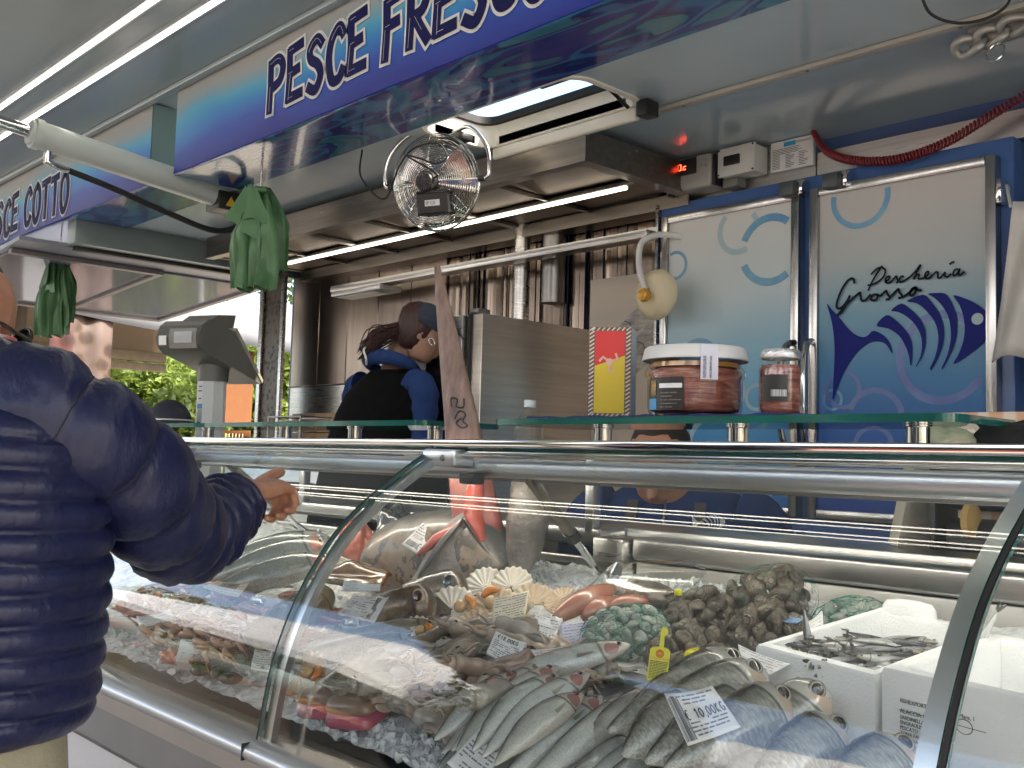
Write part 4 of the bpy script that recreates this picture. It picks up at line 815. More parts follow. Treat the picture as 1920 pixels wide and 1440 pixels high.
def barmat():
    m, t, b = newmat('barcode lines'); wv = nd(t, 'ShaderNodeTexWave'); wv.inputs['Scale'].default_value = 9; wv.inputs['Distortion'].default_value = 6; wv.inputs['Detail'].default_value = 2; wv.inputs['Detail Scale'].default_value = 3
    wv.bands_direction = 'X'; t.links.new(mapping(t, coord(t, 'UV'), (1, .001, 1)), wv.inputs[0]); t.links.new(ramp(t, wv.outputs[0], [(.45, (.03, .03, .03)), (.5, (.76, .76, .76))]), b.inputs[0]); return m
BAR = barmat(); lb.children[0].data.materials[0] = BAR
# ---------------------------------------------------------------- water bottle behind the shelf
t1 = thing('water_bottle', (-1.745, 1.72, 1.22), 'clear water bottle with blue label behind the counter', 'bottle')
BO = (-1.745, 1.70, 1.22)
b = MB(); b.lathe([(.025, 0), (.032, .005), (.033, .06), (.031, .07), (.033, .08), (.033, .18), (.035, .2), (.034, .215), (.024, .235), (.013, .25), (.012, .26)], BO, 24); b.build('body', JARG, t1, 60)
b = MB(); b.lathe([(.0335, .145), (.0335, .178)], BO, 24, caps=(False, False)); b.build('label', M('bottle label blue', (.05, .35, .6), .4, c2=(.3, .55, .7), vs=40), t1, 60)
b = MB(); b.lathe([(.014, .255), (.0145, .257), (.0145, .27), (.013, .272), (0, .272)], BO, 16); b.build('cap', M('pale cap', (.6, .68, .72), .4, c2=(.55, .62, .66)), t1, 60)
b = MB(); b.bbox((-3.6, 1.682, 1.17), (.64, 1.9, 1.215), .005); tag(b.build('serving_ledge', STEELH), 'steel serving ledge running behind the fish counter', 'ledge')
b = MB(); b.bbox((-.95, 1.905, 1.17), (.64, 2.1, 1.214), .005); tag(b.build('side_shelf', STEELH), 'steel side shelf carrying the orange patterned box', 'shelf')
# ---------------------------------------------------------------- weighing scale with printer head
t1 = thing('weighing_scale', (-3.17, 1.6, 1.2155), 'grey weighing scale with angular display head on a column', 'scale')
SG = M('scale dark grey', (.115, .115, .1), .4, c2=(.095, .095, .085), vs=6, rv=.1); SL = M('scale column grey', (.5, .51, .52), .4, c2=(.45, .46, .47), vs=5)
b = MB(); ctr = Vector((-3.17, 1.62, 0)); r8 = [(ctr+Vector((.045*cos(a), .045*sin(a), 0))) for a in [pi/8+i*pi/4 for i in range(8)]]
b.loft([[p+Z*z for p in r8] for z in (1.22, 1.62)]); b.build('column', SL, t1, 20)
b = MB(); b.lathe([(.05, 1.58), (.05, 1.65), (.07, 1.67)], (-3.17, 1.62, 0), 18); b.build('column_head', SG, t1)
b = MB(); b.bbox((-3.4, 1.45, 1.2155), (-2.95, 1.9, 1.255), .01); b.build('scale_base', SG, t1)
# head: wedge with overhanging screen side, axis along f
f = Vector((.4, -.92, 0)).normalized(); s = Vector((f.y, -f.x, 0)); H = Vector((-3.17, 1.62, 1.62))
def hp(a, c, z): return H+(f*a+s*c+Z*z)*.74
sec = [(-.20, -.035), (-.19, -.05), (.02, .01), (.20, .055), (.235, .08), (.245, .12), (.225, .17), (.19, .195), (.05, .175), (-.02, .16)]
b = MB(); b.loft([[hp(a, c, z) for a, z in sec] for c in (-.115, -.11, .11, .115)]); b.build('head', SG, t1, 30)
b = MB(); b.loft([[hp(a, c, z) for a, z in [(-.205, -.03), (-.2, -.045), (.01, .17), (.0, .185)]] for c in (-.12, .12)]); b.build('keyboard_plate', M('scale trim', (.3, .29, .24), .35, c2=(.26, .25, .21)), t1, 0)
b = MB(); b.loft([[hp(a, c, z) for a, z in [(-.03, .16), (.09, .185), (.11, .21), (.07, .235), (-.05, .25)]] for c in (-.07, .09)]); b.build('display_hood', SG, t1, 30)
b = MB(); b.loft([[hp(.2375+(z-.09)*.18-(z-.09)**2*3, c, z) for c in (-.105, .04)]+[hp(.2475+(z-.09)*.18-(z-.09)**2*3, c, z) for c in (.04, -.105)] for z in (.07, .10, .13, .155)]); scn = b.build('customer_panel', M('scale panel grey', (.2, .2, .18), .35, c2=(.17, .17, .155)), t1, 60)
b = MB(); b.loft([[hp(.2495+(z-.09)*.18-(z-.09)**2*3, c, z) for c in (-.085, .01)]+[hp(.2515+(z-.09)*.18-(z-.09)**2*3, c, z) for c in (.01, -.085)] for z in (.092, .115, .14)]); b.build('display', M('scale display', (.42, .44, .47), .2, c2=(.36, .38, .41), vs=4, coat=.3), scn, 60)
b = MB(); b.loft([[hp(.246+(z-.09)*.18-(z-.09)**2*3, c, z) for c in (.055, .095)]+[hp(.2475+(z-.09)*.18-(z-.09)**2*3, c, z) for c in (.095, .055)] for z in (.085, .105, .125)]); b.build('sticker', PAPER, t1, 60)
b = MB(); q = ctr+Vector((-.0, -.0418, 0)); b.prism([(-.016, 0), (.016, 0), (.016, .015), (-.016, .015)], (q+Vector((0, -.0005, 1.49)), X, Z), .0006); b.build('blue_band', M('scale blue', (.02, .12, .4), .4, c2=(.025, .15, .45)), t1, 0)
for z, w_ in ((1.56, .01), (1.545, .012), (1.52, .008), (1.44, .01)): b = MB(); b.prism([(-w_, 0), (w_, 0), (w_, .004), (-w_, .004)], (q+Vector((0, -.0005, z)), X, Z), .0005); b.build('marking', INK, t1, 0)
# dark cap with white strap on the far shelf
t1 = thing('baseball_cap', (-3.22, 1.5, 1.431), 'dark navy cap with a pale strap lying on the glass shelf', 'cap')
b = MB(); rg = []
for i in range(10):
    a = i/9*pi/2; rg.append([(-3.22+.078*cos(a)*cos(j*2*pi/24), 1.5+.07*cos(a)*sin(j*2*pi/24), 1.435+.08*sin(a)) for j in range(24)])
b.loft(rg); CAPM = M('navy cap cloth', (.012, .014, .028), .7, c2=(.02, .022, .04), vs=40, bmp=.2, bs=200); b.build('crown', CAPM, t1, 60)
b = MB(); b.slab(lambda u, v: (-3.18+.13*v*cos((u-.5)*2.2)+.04*(1-v), 1.47+(.07+.05*v)*sin((u-.5)*2.2)-.02, 1.437+.018*v*(1-v)), 14, 5, .003); b.build('peak', CAPM, t1, 60)
b = MB(); b.tube([(-3.22+.079*cos(j*2*pi/24), 1.5+.071*sin(j*2*pi/24), 1.448) for j in range(24)], .0025, 6, closed=True); b.build('piping', WHITEP, t1, 180)
b = MB(); b.slab(lambda u, v: (-3.33+.03*cos(u*4.4), 1.46+.03*sin(u*4.4)-.02, 1.436+.03*v), 16, 1, .002); b.build('strap', WHITEP, t1, 60)
# ---------------------------------------------------------------- right hand end: carton of bags, cream bag, black cloth, roll dispenser
def deco():
    m, t, b = newmat('bottle pattern card'); v = coord(t); wv = nd(t, 'ShaderNodeTexWave'); wv.inputs['Scale'].default_value = 7; wv.inputs['Distortion'].default_value = 3; t.links.new(mapping(t, v, (1, 1, .25)), wv.inputs[0])
    t.links.new(ramp(t, wv.outputs[0], [(.3, (.62, .36, .22)), (.55, (.66, .45, .31)), (.75, (.7, .6, .5))]), b.inputs[0]); b.inputs['Roughness'].default_value = .4; return m
b = MB(); b.bbox((-.92, 1.92, 1.216), (-.35, 2.08, 1.462), .003, 1); t1 = b.build('patterned_box', deco(), None, 30); tag(t1, 'orange box printed with pale bottles behind the black cloth', 'box')
for i in range(7):
    x = -.885+i*.078; b = MB(); b.prism([(x-.014, 1.38), (x-.014, 1.42), (x-.006, 1.43), (x-.006, 1.445), (x+.006, 1.445), (x+.006, 1.43), (x+.014, 1.42), (x+.014, 1.38)], (Vector((0, 1.919, 0)), X, Z), .0006)
    b.build('printed_bottle', M('printed pale bottle', (.68, .64, .58), .4, c2=(.6, .5, .42), vs=30), t1, 0)
def crumple(name, o, rx, ry, rz, mat, label, cat, seed, amp=.25, fl=4.0):
    bm = bmesh.new(); bmesh.ops.create_icosphere(bm, subdivisions=4, radius=1); from mathutils import noise as N_
    for v in bm.verts:
        p = v.co.copy(); k = 1+amp*N_.noise(p*1.7+Vector((seed, 0, 0)))+amp*.5*abs(N_.noise(p*fl+Vector((0, seed, 0))))+amp*.25*N_.noise(p*fl*2.3)
        v.co = Vector((o[0]+p.x*rx*k, o[1]+p.y*ry*k, max(o[2], o[2]+rz*.45+p.z*rz*.6*k)))
    b = MB(); b.addbm(bm); return tag(b.build(name, mat, None, 60), label, cat)
crumple('paper_bag', (-.70, 1.56, 1.3815), .05, .035, .034, M('cream paper', (.5, .45, .34), .5, c2=(.42, .37, .27), vs=20, bmp=.3, bs=40), 'crumpled cream paper bag by the shelf end', 'bag', 3)
crumple('black_cloth', (-.57, 1.58, 1.3815), .085, .03, .045, M('black cloth', (.006, .006, .007), .9, c2=(.01, .01, .011), vs=60), 'heap of black cloth on top of the counter', 'cloth', 7, .2)
t1 = thing('bag_roll_dispenser', (-.6, 1.8, 1.216), 'black bag dispenser with rolls standing behind the glass', 'dispenser')
DB = M('black film', (.02, .021, .023), .35, c2=(.03, .031, .034), vs=9, bmp=.1, bs=30)
for z, r in ((1.325, .04), (1.237, .035)):
    b = MB(); b.lathe([(.008, 0), (r, .002), (r, .36), (.008, .362)], (-.80, 1.83, z-.0+.0), 20, 'x'); b.build('roll', DB, t1, 50)
for x in (-.825, -.435): b = MB(); b.bbox((x, 1.785, 1.2155), (x+.012, 1.88, 1.37), .004); pl = b.build('side_plate', BLACK, t1); b = MB(); b.lathe([(.011, 1.7845), (.011, 1.779), (.006, 1.778)], (x+.006, 0, 1.325), 10, 'y'); b.build('bolt', CHROME, pl)
b = MB(); b.slab(lambda u, v: (-.85-.035*v+.02*u, 1.79+.1*u, 1.38-.165*v), 6, 6, .02); b.build('paper_stack', M('paper stack', (.46, .43, .37), .6, c2=(.34, .32, .27), vs=60, stretch=(40, 40, 1)), t1, 60)
b = MB(); b.lathe([(.02, 0), (.03, .001), (.03, .012), (.02, .013)], (-.76, 1.79, 1.27), 18, 'x'); b.build('cardboard_core', M('core card', (.42, .27, .09), .6, c2=(.36, .23, .08)), t1)
# ================================================================ fish bed
from mathutils import noise as NZ
def bz(y): return .93+.31*(y-.92)
BN = Vector((0, -.296, .955))
def icemat():
    m, t, b = newmat('crushed ice'); v = coord(t)
    n = noise(t, v, 55, 6, .65); vo = nd(t, 'ShaderNodeTexVoronoi'); vo.inputs['Scale'].default_value = 75; t.links.new(v, vo.inputs[0])
    t.links.new(ramp(t, n, [(.25, (.6, .63, .64)), (.6, (.88, .89, .89))]), b.inputs[0]); b.inputs['Roughness'].default_value = .25; b.inputs['Subsurface Weight'].default_value = .25; b.inputs['Subsurface Radius'].default_value = (.02, .02, .02)
    b.inputs['Coat Weight'].default_value = .5; bump(t, b, math_(t, 'ADD', n, vo.outputs[0]), .7, .006); return m
ICE = icemat()
def iceh(x, y):
    p = Vector((x, y, 0)); k = .0
    if y > 1.42 and x < -1.0: k = .02
    if -1.62 < x < -.9 and y > 1.36: k = .012*min(1, (y-1.36)/.1)
    return bz(y)-.018+k+.014*NZ.noise(p*14)+.007*NZ.noise(p*45)
b = MB(); b.grid(lambda u, v: (-3.58+4.2*u, .932+.665*v, iceh(-3.58+4.2*u, .932+.665*v)), 420, 80); o = b.build('crushed_ice', ICE, None, 180); o['kind'] = 'stuff'; o['label'] = 'bed of crushed ice filling the glass counter'; o['category'] = 'ice'
ri = random.Random(21); b = MB(); bm0 = bmesh.new(); bmesh.ops.create_icosphere(bm0, subdivisions=1, radius=1); iv = [q.co.copy() for q in bm0.verts]; ifc = [[q.index for q in f.verts] for f in bm0.faces]; bm0.free()
zones = [(-1.62, -1.0, 1.4, 1.58, 420), (-2.5, -1.2, .935, 1.1, 420), (-1.45, -1.1, .93, 1.0, 140), (-2.5, -1.6, 1.1, 1.5, 220), (-1.2, -.4, .95, 1.5, 200)]
for x0, x1, y0, y1, n in zones:
    for _ in range(n):
        x, y = ri.uniform(x0, x1), ri.uniform(y0, y1); s = ri.uniform(.003, .0095); z = iceh(x, y)+s*.5; rot = Euler((ri.uniform(0, 6), ri.uniform(0, 6), 0)).to_matrix(); sc = Vector((ri.uniform(.6, 1.3), ri.uniform(.6, 1.3), ri.uniform(.5, 1)))
        b.add([Vector((x, y, z))+rot @ Vector((p.x*sc.x, p.y*sc.y, p.z*sc.z))*s*(1+ri.uniform(-.2, .2)) for p in iv], ifc)
o = b.build('ice_chunks', ICE, None, 40); o['kind'] = 'stuff'; o['label'] = 'loose ice lumps scattered over the ice bed'; o['category'] = 'ice'
# ---------------------------------------------------------------- fish
def fishmat(name, belly, flank, back, head, sc=(70, 26), scs=.35, gill=None, metal=.25, spots=None, rough=.2, hu=.2, coat=.7):
    m, t, b = newmat(name); uv = coord(t, 'UV'); s = nd(t, 'ShaderNodeSeparateXYZ'); t.links.new(uv, s.inputs[0]); u, v = s.outputs[0], s.outputs[1]
    ob = coord(t); nz = noise(t, ob, 60, 4); nb = noise(t, ob, 22, 3)
    vd = math_(t, 'MULTIPLY', math_(t, 'ABSOLUTE', math_(t, 'SUBTRACT', v, .5)), 2); vd = math_(t, 'ADD', vd, math_(t, 'MULTIPLY_ADD', nb, .24, -.12))
    c = ramp(t, vd, [(.1, belly), (.42, flank), (.62, tuple(x*.8 for x in flank)), (.86, back)])
    if spots: c = mixc(t, math_(t, 'GREATER_THAN', noise(t, ob, spots[1], 3), spots[2]), c, spots[0])
    vo = nd(t, 'ShaderNodeTexVoronoi'); vo.inputs['Scale'].default_value = 1; t.links.new(mapping(t, uv, (sc[0], sc[1], 1)), vo.inputs[0])
    body = math_(t, 'GREATER_THAN', math_(t, 'ADD', u, math_(t, 'MULTIPLY', math_(t, 'ABSOLUTE', math_(t, 'SUBTRACT', v, .5)), -.12)), hu-.03)
    scv = math_(t, 'MULTIPLY', math_(t, 'MULTIPLY', vo.outputs[0], scs), body)
    c = mixc(t, scv, c, tuple(x*.25 for x in back))
    hm = math_(t, 'SUBTRACT', 1, body); c = mixc(t, math_(t, 'MULTIPLY', hm, .6), c, head)
    # gill cover edge
    ge = math_(t, 'SUBTRACT', 1, math_(t, 'MULTIPLY', math_(t, 'ABSOLUTE', math_(t, 'SUBTRACT', math_(t, 'ADD', u, math_(t, 'MULTIPLY', math_(t, 'ABSOLUTE', math_(t, 'SUBTRACT', v, .5)), -.12)), hu-.03)), 60))
    ge = math_(t, 'MAXIMUM', ge, 0); c = mixc(t, math_(t, 'MULTIPLY', ge, .8), c, tuple(x*.18 for x in back))
    if gill:
        d = math_(t, 'ADD', math_(t, 'POWER', math_(t, 'MULTIPLY', math_(t, 'SUBTRACT', u, hu-.075), 15), 2), math_(t, 'POWER', math_(t, 'MULTIPLY', math_(t, 'SUBTRACT', vd, .42), 3.2), 2))
        g_ = math_(t, 'LESS_THAN', math_(t, 'ADD', d, math_(t, 'MULTIPLY_ADD', nz, .9, -.45)), .55); c = mixc(t, math_(t, 'MULTIPLY', g_, .7), c, gill)
    t.links.new(c, b.inputs[0]); b.inputs['Metallic'].default_value = metal; b.inputs['Roughness'].default_value = rough; b.inputs['Coat Weight'].default_value = coat; b.inputs['Coat Roughness'].default_value = .06
    h = math_(t, 'ADD', math_(t, 'MULTIPLY', vo.outputs[0], math_(t, 'MULTIPLY', body, 1.0)), math_(t, 'MULTIPLY', nz, .4)); bump(t, b, h, .25, .002); return m
def eyemat(name, ring, rim):
    m, t, b = newmat(name); s = nd(t, 'ShaderNodeSeparateXYZ'); t.links.new(coord(t, 'UV'), s.inputs[0])
    t.links.new(ramp(t, s.outputs[0], [(.0, (.004, .004, .006)), (.52, (.008, .008, .012)), (.6, ring), (.82, tuple(x*.6 for x in ring)), (.93, rim)]), b.inputs[0]); b.inputs['Roughness'].default_value = .05; b.inputs['Coat Weight'].default_value = 1; return m
EYE_S = eyemat('silver eye', (.45, .42, .35), (.2, .16, .12)); EYE_R = eyemat('red eye', (.42, .04, .03), (.5, .35, .25)); EYE_G = eyemat('golden eye', (.5, .4, .25), (.3, .25, .18))
FINM = M('fish fin', (.3, .27, .22), .3, c2=(.2, .18, .15), vs=40, coat=.4, sss=.2); FIND = M('dark fish fin', (.07, .07, .065), .3, c2=(.12, .11, .1), vs=40, coat=.4)
PRF = {'slim': [(0, .03), (.02, .22), (.06, .42), (.12, .63), (.2, .82), (.32, .97), (.45, 1), (.6, .9), (.75, .65), (.88, .38), (.96, .2), (1, .08)],
       'round': [(0, .05), (.015, .3), (.05, .55), (.1, .78), (.18, .95), (.3, 1), (.45, .98), (.6, .88), (.75, .62), (.88, .36), (.96, .2), (1, .08)],
       'deep': [(0, .04), (.03, .35), (.08, .62), (.15, .86), (.28, 1), (.45, .97), (.62, .75), (.78, .42), (.92, .2), (1, .22)],
       'long': [(0, .02), (.05, .2), (.12, .45), (.2, .72), (.3, .95), (.5, 1), (.75, .85), (.9, .6), (1, .4)],
       'cut': [(0, .04), (.03, .4), (.08, .7), (.16, .95), (.3, 1), (.6, .95), (.85, .8), (1, .7)]}
def prof_at(P, t):
    for i in range(len(P)-1):
        if t <= P[i+1][0]:
            k = (t-P[i][0])/(P[i+1][0]-P[i][0]); k = k*k*(3-2*k)*.4+k*.6; return P[i][1]+(P[i+1][1]-P[i][1])*k
    return P[-1][1]
def fish(name, nose, tail, hh, ww, mat, label, roll=0, bend=0, sag=0, shape='slim', eye=EYE_S, er=.16, eu=.085, ed=.22, tailfin=True, pect=True, fin=FINM, cat='fish', group=None, n=18, m=26, eyes=True, both=False, up=None, curl=0):
    nose, tail = Vector(nose), Vector(tail); T = (tail-nose); L = T.length; T.normalize(); N = Vector(up) if up else BN.copy(); N = (N-T*N.dot(T)).normalized(); S = N.cross(T)
    D0 = (S*cos(roll)+N*sin(roll)).normalized(); L0 = T.cross(D0).normalized()
    if L0.dot(Vector((0, 0, 1.35))-nose if not up else N) < 0: L0 = -L0
    P = PRF[shape]; rings = []; ts = [((i/m)**1.25) for i in range(m+1)]
    def ctr(t): return nose+T*L*t+S*bend*sin(pi*t)+N*(sag*sin(pi*t)+curl*t*t)
    for t in ts:
        r = prof_at(P, t); h, w = hh/2*r, ww/2*(r**.9)*(1-.35*max(0, t-.6)/.4); c = ctr(t)
        rings.append([c+D0*h*cos(a)+L0*w*sin(a)*(.85+.15*abs(sin(a))) for a in [2*pi*j/n for j in range(n)]])
    b = MB(); b.loft(rings); loc = nose+T*L*.5
    o = b.build(name, mat, None, 180, loc=loc); tag(o, label, cat, group)
    for f in o.data.loops: pass
    uvl = o.data.uv_layers[0]                                     # u follows true length
    tm = {round(i/m, 5): ts[i] for i in range(m+1)}
    for q in uvl.data: q.uv = (tm.get(round(q.uv[0], 5), q.uv[0]), q.uv[1])
    if eyes:
        for sd in ((1, -1) if both else (1,)):
            r = prof_at(P, eu); c = ctr(eu)+D0*hh/2*r*ed+L0*sd*ww/2*(r**.9)*(sqrt(max(0, 1-ed*ed))*.95); R = hh/2*er; nn = (L0*sd+D0*.15).normalized(); a1 = (T-nn*T.dot(nn)).normalized(); a2 = nn.cross(a1)
            e = MB(); rg = [[c+(a1*cos(j*2*pi/16)+a2*sin(j*2*pi/16))*R*k+nn*R*.32*(sqrt(max(0, 1.02-k*k))-.35) for j in range(16)] for k in (.02, .3, .5, .62, .75, .88, 1.0)]; e.loft(rg, True, (True, False)); e.build('eye', eye, o, 180)
            e = MB(); c2 = ctr(eu*.45)
            e.tube([ctr(eu*.25)+L0*sd*ww/2*prof_at(P, eu*.25)*.9-D0*hh*.03, ctr(eu*.75)+L0*sd*ww/2*prof_at(P, eu*.75)*.96-D0*hh/2*prof_at(P, eu*.75)*.3], hh*.008, 5); e.build('mouth', FIND, o, 180)
    if tailfin:
        c = ctr(1.0); Tt = (ctr(1)-ctr(.93)).normalized(); q = hh*.75
        e = MB(); e.slab(lambda u, v: tuple(c-Tt*.004+Tt*q*(u*(.35+.75*abs(2*v-1)**1.2))+D0*hh*(.13+.42*u)*(2*v-1)+L0*.003*sin(v*9+u*3)), 5, 8, .0012); e.build('tail_fin', fin, o, 60)
    if pect:
        r = prof_at(P, .24); c = ctr(.24)+L0*ww/2*r*.9-D0*hh*.12
        e = MB(); e.slab(lambda u, v: tuple(c+T*L*.115*u-D0*hh*(.02+.16*u*(1-.3*u))*(v-.2)+L0*(.003+.004*u-ww*.06*u)), 4, 4, .001); e.build('pectoral_fin', fin, o, 60)
    return o
MS = fishmat('silver fish skin', (.78, .77, .72), (.62, .65, .62), (.1, .1, .085), (.58, .5, .4), (110, 40), .3, metal=.12, gill=(.3, .03, .035))
MS2 = fishmat('silver fish skin bruised', (.74, .69, .6), (.56, .57, .52), (.1, .09, .075), (.5, .4, .33), (110, 40), .3, metal=.12, gill=(.22, .02, .02))
MM = fishmat('mullet skin', (.78, .77, .71), (.56, .56, .49), (.06, .055, .04), (.6, .58, .52), (56, 26), .6, gill=(.6, .42, .3), metal=.12)
MD = fishmat('dark bream skin', (.34, .3, .25), (.14, .11, .075), (.035, .028, .02), (.09, .07, .045), (60, 30), .6, metal=.05, rough=.32, spots=((.2, .13, .06), 18, .56))
MB_ = fishmat('bass skin', (.5, .5, .45), (.26, .3, .28), (.07, .09, .09), (.3, .3, .26), (90, 34), .45, gill=(.45, .12, .08))
MY = fishmat('yellow grey skin', (.5, .46, .34), (.34, .31, .22), (.09, .085, .06), (.34, .3, .2), (80, 30), .4)
MG = fishmat('golden brown skin', (.4, .33, .22), (.22, .16, .08), (.06, .05, .035), (.2, .15, .09), (90, 30), .6)
MA = fishmat('anchovy skin', (.6, .6, .58), (.45, .46, .46), (.03, .032, .036), (.25, .22, .18), (60, 20), .15, metal=.2)
SMALL = [(-1.088, 1.113, 1.04), (-1.05, 1.094, 1.034), (-1.019, 1.064, 1.025), (-1.041, 1.048, 1.02), (-1.09, 1.057, 1.023), (-0.982, 1.086, 1.031), (-0.963, 1.053, 1.021), (-0.994, 1.187, 1.063), (-0.974, 1.105, 1.037), (-0.925, 1.172, 1.058), (-0.937, 1.129, 1.045)]
MULL = [(-0.825, 1.22, 1.098), (-0.774, 1.2, 1.092), (-0.713, 1.154, 1.077), (-0.687, 1.197, 1.091), (-0.614, 1.109, 1.064), (-0.528, 1.097, 1.06), (-0.745, 1.137, 1.072), (-0.79, 1.09, 1.058)]
rf = random.Random(31); GS = 'silver fish laid side by side'
places = ['pressed against the squid heap', 'lying under the nine euro tag', 'next to the bruised head by the tag', 'below the folded white tag', 'touching the lilac squid heap edge', 'with its head under the glare edge', 'with bright red eye and bloody gill', 'reaching up to the green clam net', 'beside the red eyed fish', 'under the yellow clam tag', 'between the yellow tag and the red eyed fish']
for i, p in enumerate(SMALL):
    d = Vector((.0-rf.uniform(-.06, .06), -.91, -.42)).normalized()
    p = Vector(p)+Vector((0, 0, .018+.005*(i % 3) if i < 8 else -.01)); q = p+d*.25
    if i == 7: q = p+Vector((-.16, -.14, -.06))
    elif q.y < .902: q = p+d*((p.y-.902)/-d.y)
    q.z = max(q.z, bz(q.y)+.02)
    fish('silver_fish', p, q, .044, .03, MS if i % 3 else MS2, 'slim silver fish '+places[i], roll=pi-rf.uniform(.4, .95), bend=rf.uniform(-.012, .012), sag=.003, eye=EYE_R if i in (6, 1) else EYE_S, er=.24, eu=.075, group=GS, tailfin=False)
# deeper layer that fills the gaps between them
for i in range(13):
    x = -1.10+i*.03; p = Vector((x, 1.03+.008*i+rf.uniform(0, .03), 0)); p.z = bz(p.y)+.014; q = Vector((p.x-rf.uniform(-.015, .015), .905, bz(.905)+.012))
    fish('silver_fish', p, q, .046, .03, MS, 'silver fish lying in the lower layer of the row', roll=pi-rf.uniform(.4, .9), group='silver fish in the lower layer', tailfin=False, eyes=False, pect=False)
mpl = ['with its head highest beside the yellow tag', 'with a pink snout in front of the paper sheet', 'with orange gill edge facing the foam box', 'standing on end against the foam box', 'peering over the white box front', 'under the printed foam box', 'with dark head tucked between two pale ones', 'carrying the ten euro tag', 'left of the ten euro tag']
for i, p in enumerate(MULL):
    p = Vector(p)-Z*.012; L = .235
    if i == 3: q = p+Vector((-.045, -.13, -.12)); 
    else:
        d = Vector((-.2, -.93, -.3)).normalized(); q = p+d*L
        if q.y < .965: q = p+d*((p.y-.965)/-d.y)
    fish('grey_mullet', p, q, .082, .058, MM, 'thick silver mullet '+mpl[i], roll=pi-(.95 if i != 3 else 1.1)+rf.uniform(-.15, .15), bend=rf.uniform(-.01, .01), shape='round', eye=EYE_S, er=.3, eu=.1, ed=.35, group='mullet heads by the foam boxes', tailfin=False, pect=(i != 3))
for i in range(5):
    p = Vector((-.735+i*.075, 1.09-.012*i, 0)); p.z = bz(p.y)+.022; q = Vector((p.x-.05, .95, bz(.95)+.022))
    fish('grey_mullet', p, q, .085, .055, MM, 'thick silver mullet lying under the upper mullets', roll=pi-rf.uniform(.7, 1.0), shape='round', eye=EYE_S, er=.28, eu=.1, group='mullets of the lower layer', tailfin=False, pect=False)
# bream heads, yellow fish, brown fish, bass
fish('dark_bream', (-1.455, 1.195, 1.092), (-1.585, 1.13, 1.05), .088, .062, MD, 'big eyed dark bream under the film wrapped label', roll=pi-1.05, shape='cut', eye=EYE_G, er=.36, eu=.14, ed=.3, tailfin=False, fin=FIND)
fish('dark_bream', (-1.475, 1.285, 1.11), (-1.62, 1.25, 1.075), .085, .06, MD, 'dull eyed dark bream behind the other bream', roll=pi-1.0, shape='cut', eye=eyemat('dull eye', (.1, .12, .11), (.16, .15, .12)), er=.34, eu=.16, ed=.3, tailfin=False, fin=FIND)
fish('striped_fish', (-1.385, 1.175, 1.066), (-1.62, 1.04, 1.005), .05, .034, MY, 'yellow grey pointed fish beneath the bream', roll=pi-.9, shape='long', eye=EYE_S, er=.32, eu=.14, tailfin=False)
fish('striped_fish', (-1.405, 1.145, 1.045), (-1.6, 1.0, .99), .045, .03, MY, 'second yellow grey fish tucked behind the scallop', roll=pi-.9, shape='long', eye=EYE_S, er=.3, eu=.14, tailfin=False)
fish('brown_fish', (-1.79, 1.2, 1.075), (-1.74, .985, 1.0), .075, .05, MG, 'golden brown scaled fish beside the glass joint', roll=pi-.9, shape='cut', eyes=False, tailfin=False)
fish('sea_bass', (-2.06, 1.375, 1.15), (-2.23, 1.14, 1.055), .075, .055, MB_, 'long blue grey bass with its gills cut open', roll=pi-.9, shape='slim', er=.2, group='bass in the far section')
fish('sea_bass', (-1.98, 1.33, 1.12), (-2.13, 1.1, 1.045), .075, .05, MB_, 'bass with bloody gill lying above the barcode tag', roll=pi-.8, shape='slim', er=.2, group='bass in the far section')
fish('sea_bass', (-2.14, 1.42, 1.15), (-2.36, 1.24, 1.085), .075, .05, MB_, 'bass at the back of the far section', roll=pi-.9, shape='slim', er=.2, group='bass in the far section')
for i in range(2): crumple('severed_bass', (-2.36+i*.06, 1.36+.02*i, 1.07+.005*i), .035, .03, .05, MB_, ['round grey fish cut off behind the bass', 'second rounded grey fish cut behind the bass'][i], 'fish', 11+i, .15, 2)
crumple('pink_fillet', (-2.06, 1.44, 1.10), .05, .035, .09, M('pink flesh', (.55, .19, .13), .3, c2=(.45, .12, .09), vs=30, coat=.6, bmp=.3, bs=60), 'raw pink fillet folded beside the bass heads', 'fillet', 5, .3)
crumple('dark_fillet', (-1.95, 1.47, 1.11), .06, .04, .12, M('black wet skin', (.02, .022, .024), .2, c2=(.05, .05, .05), vs=20, coat=.8), 'wet black fish piece behind the swordfish', 'fish piece', 15, .25, 2)
# ---------------------------------------------------------------- swordfish head with its bill
SK = fishmat('swordfish skin', (.56, .42, .3), (.38, .28, .2), (.075, .075, .075), (.2, .19, .18), (40, 16), .25, metal=0, hu=-.2, rough=.36, coat=.3, spots=((.13, .115, .1), 26, .56))
sw = thing('swordfish', (-1.62, 1.38, 1.07), 'swordfish head with its long bill standing above the counter', 'fish')
rg = []
ax = [(-1.92, 1.41, 1.10, .06, .05), (-1.89, 1.405, 1.12, .115, .085), (-1.82, 1.40, 1.13, .148, .1), (-1.72, 1.395, 1.14, .165, .108), (-1.62, 1.39, 1.145, .17, .108), (-1.55, 1.39, 1.14, .15, .1), (-1.50, 1.39, 1.13, .1, .08), (-1.475, 1.39, 1.12, .05, .05)]
ax = cr(ax, 4)
for x, y, z, h, w_ in ax: rg.append([(x+.015*cos(a), y+w_*sin(a)*.85, z+h*cos(a)*.62+.004*NZ.noise(Vector((x*20, a, 0)))) for a in [2*pi*j/28 for j in range(28)]])
b = MB(); b.loft(rg); b.build('trunk', SK, sw, 180)
SKG = M('grey jaw skin', (.1, .095, .09), .45, c2=(.25, .22, .2), vs=22, coat=.12, bmp=.35, bs=110)
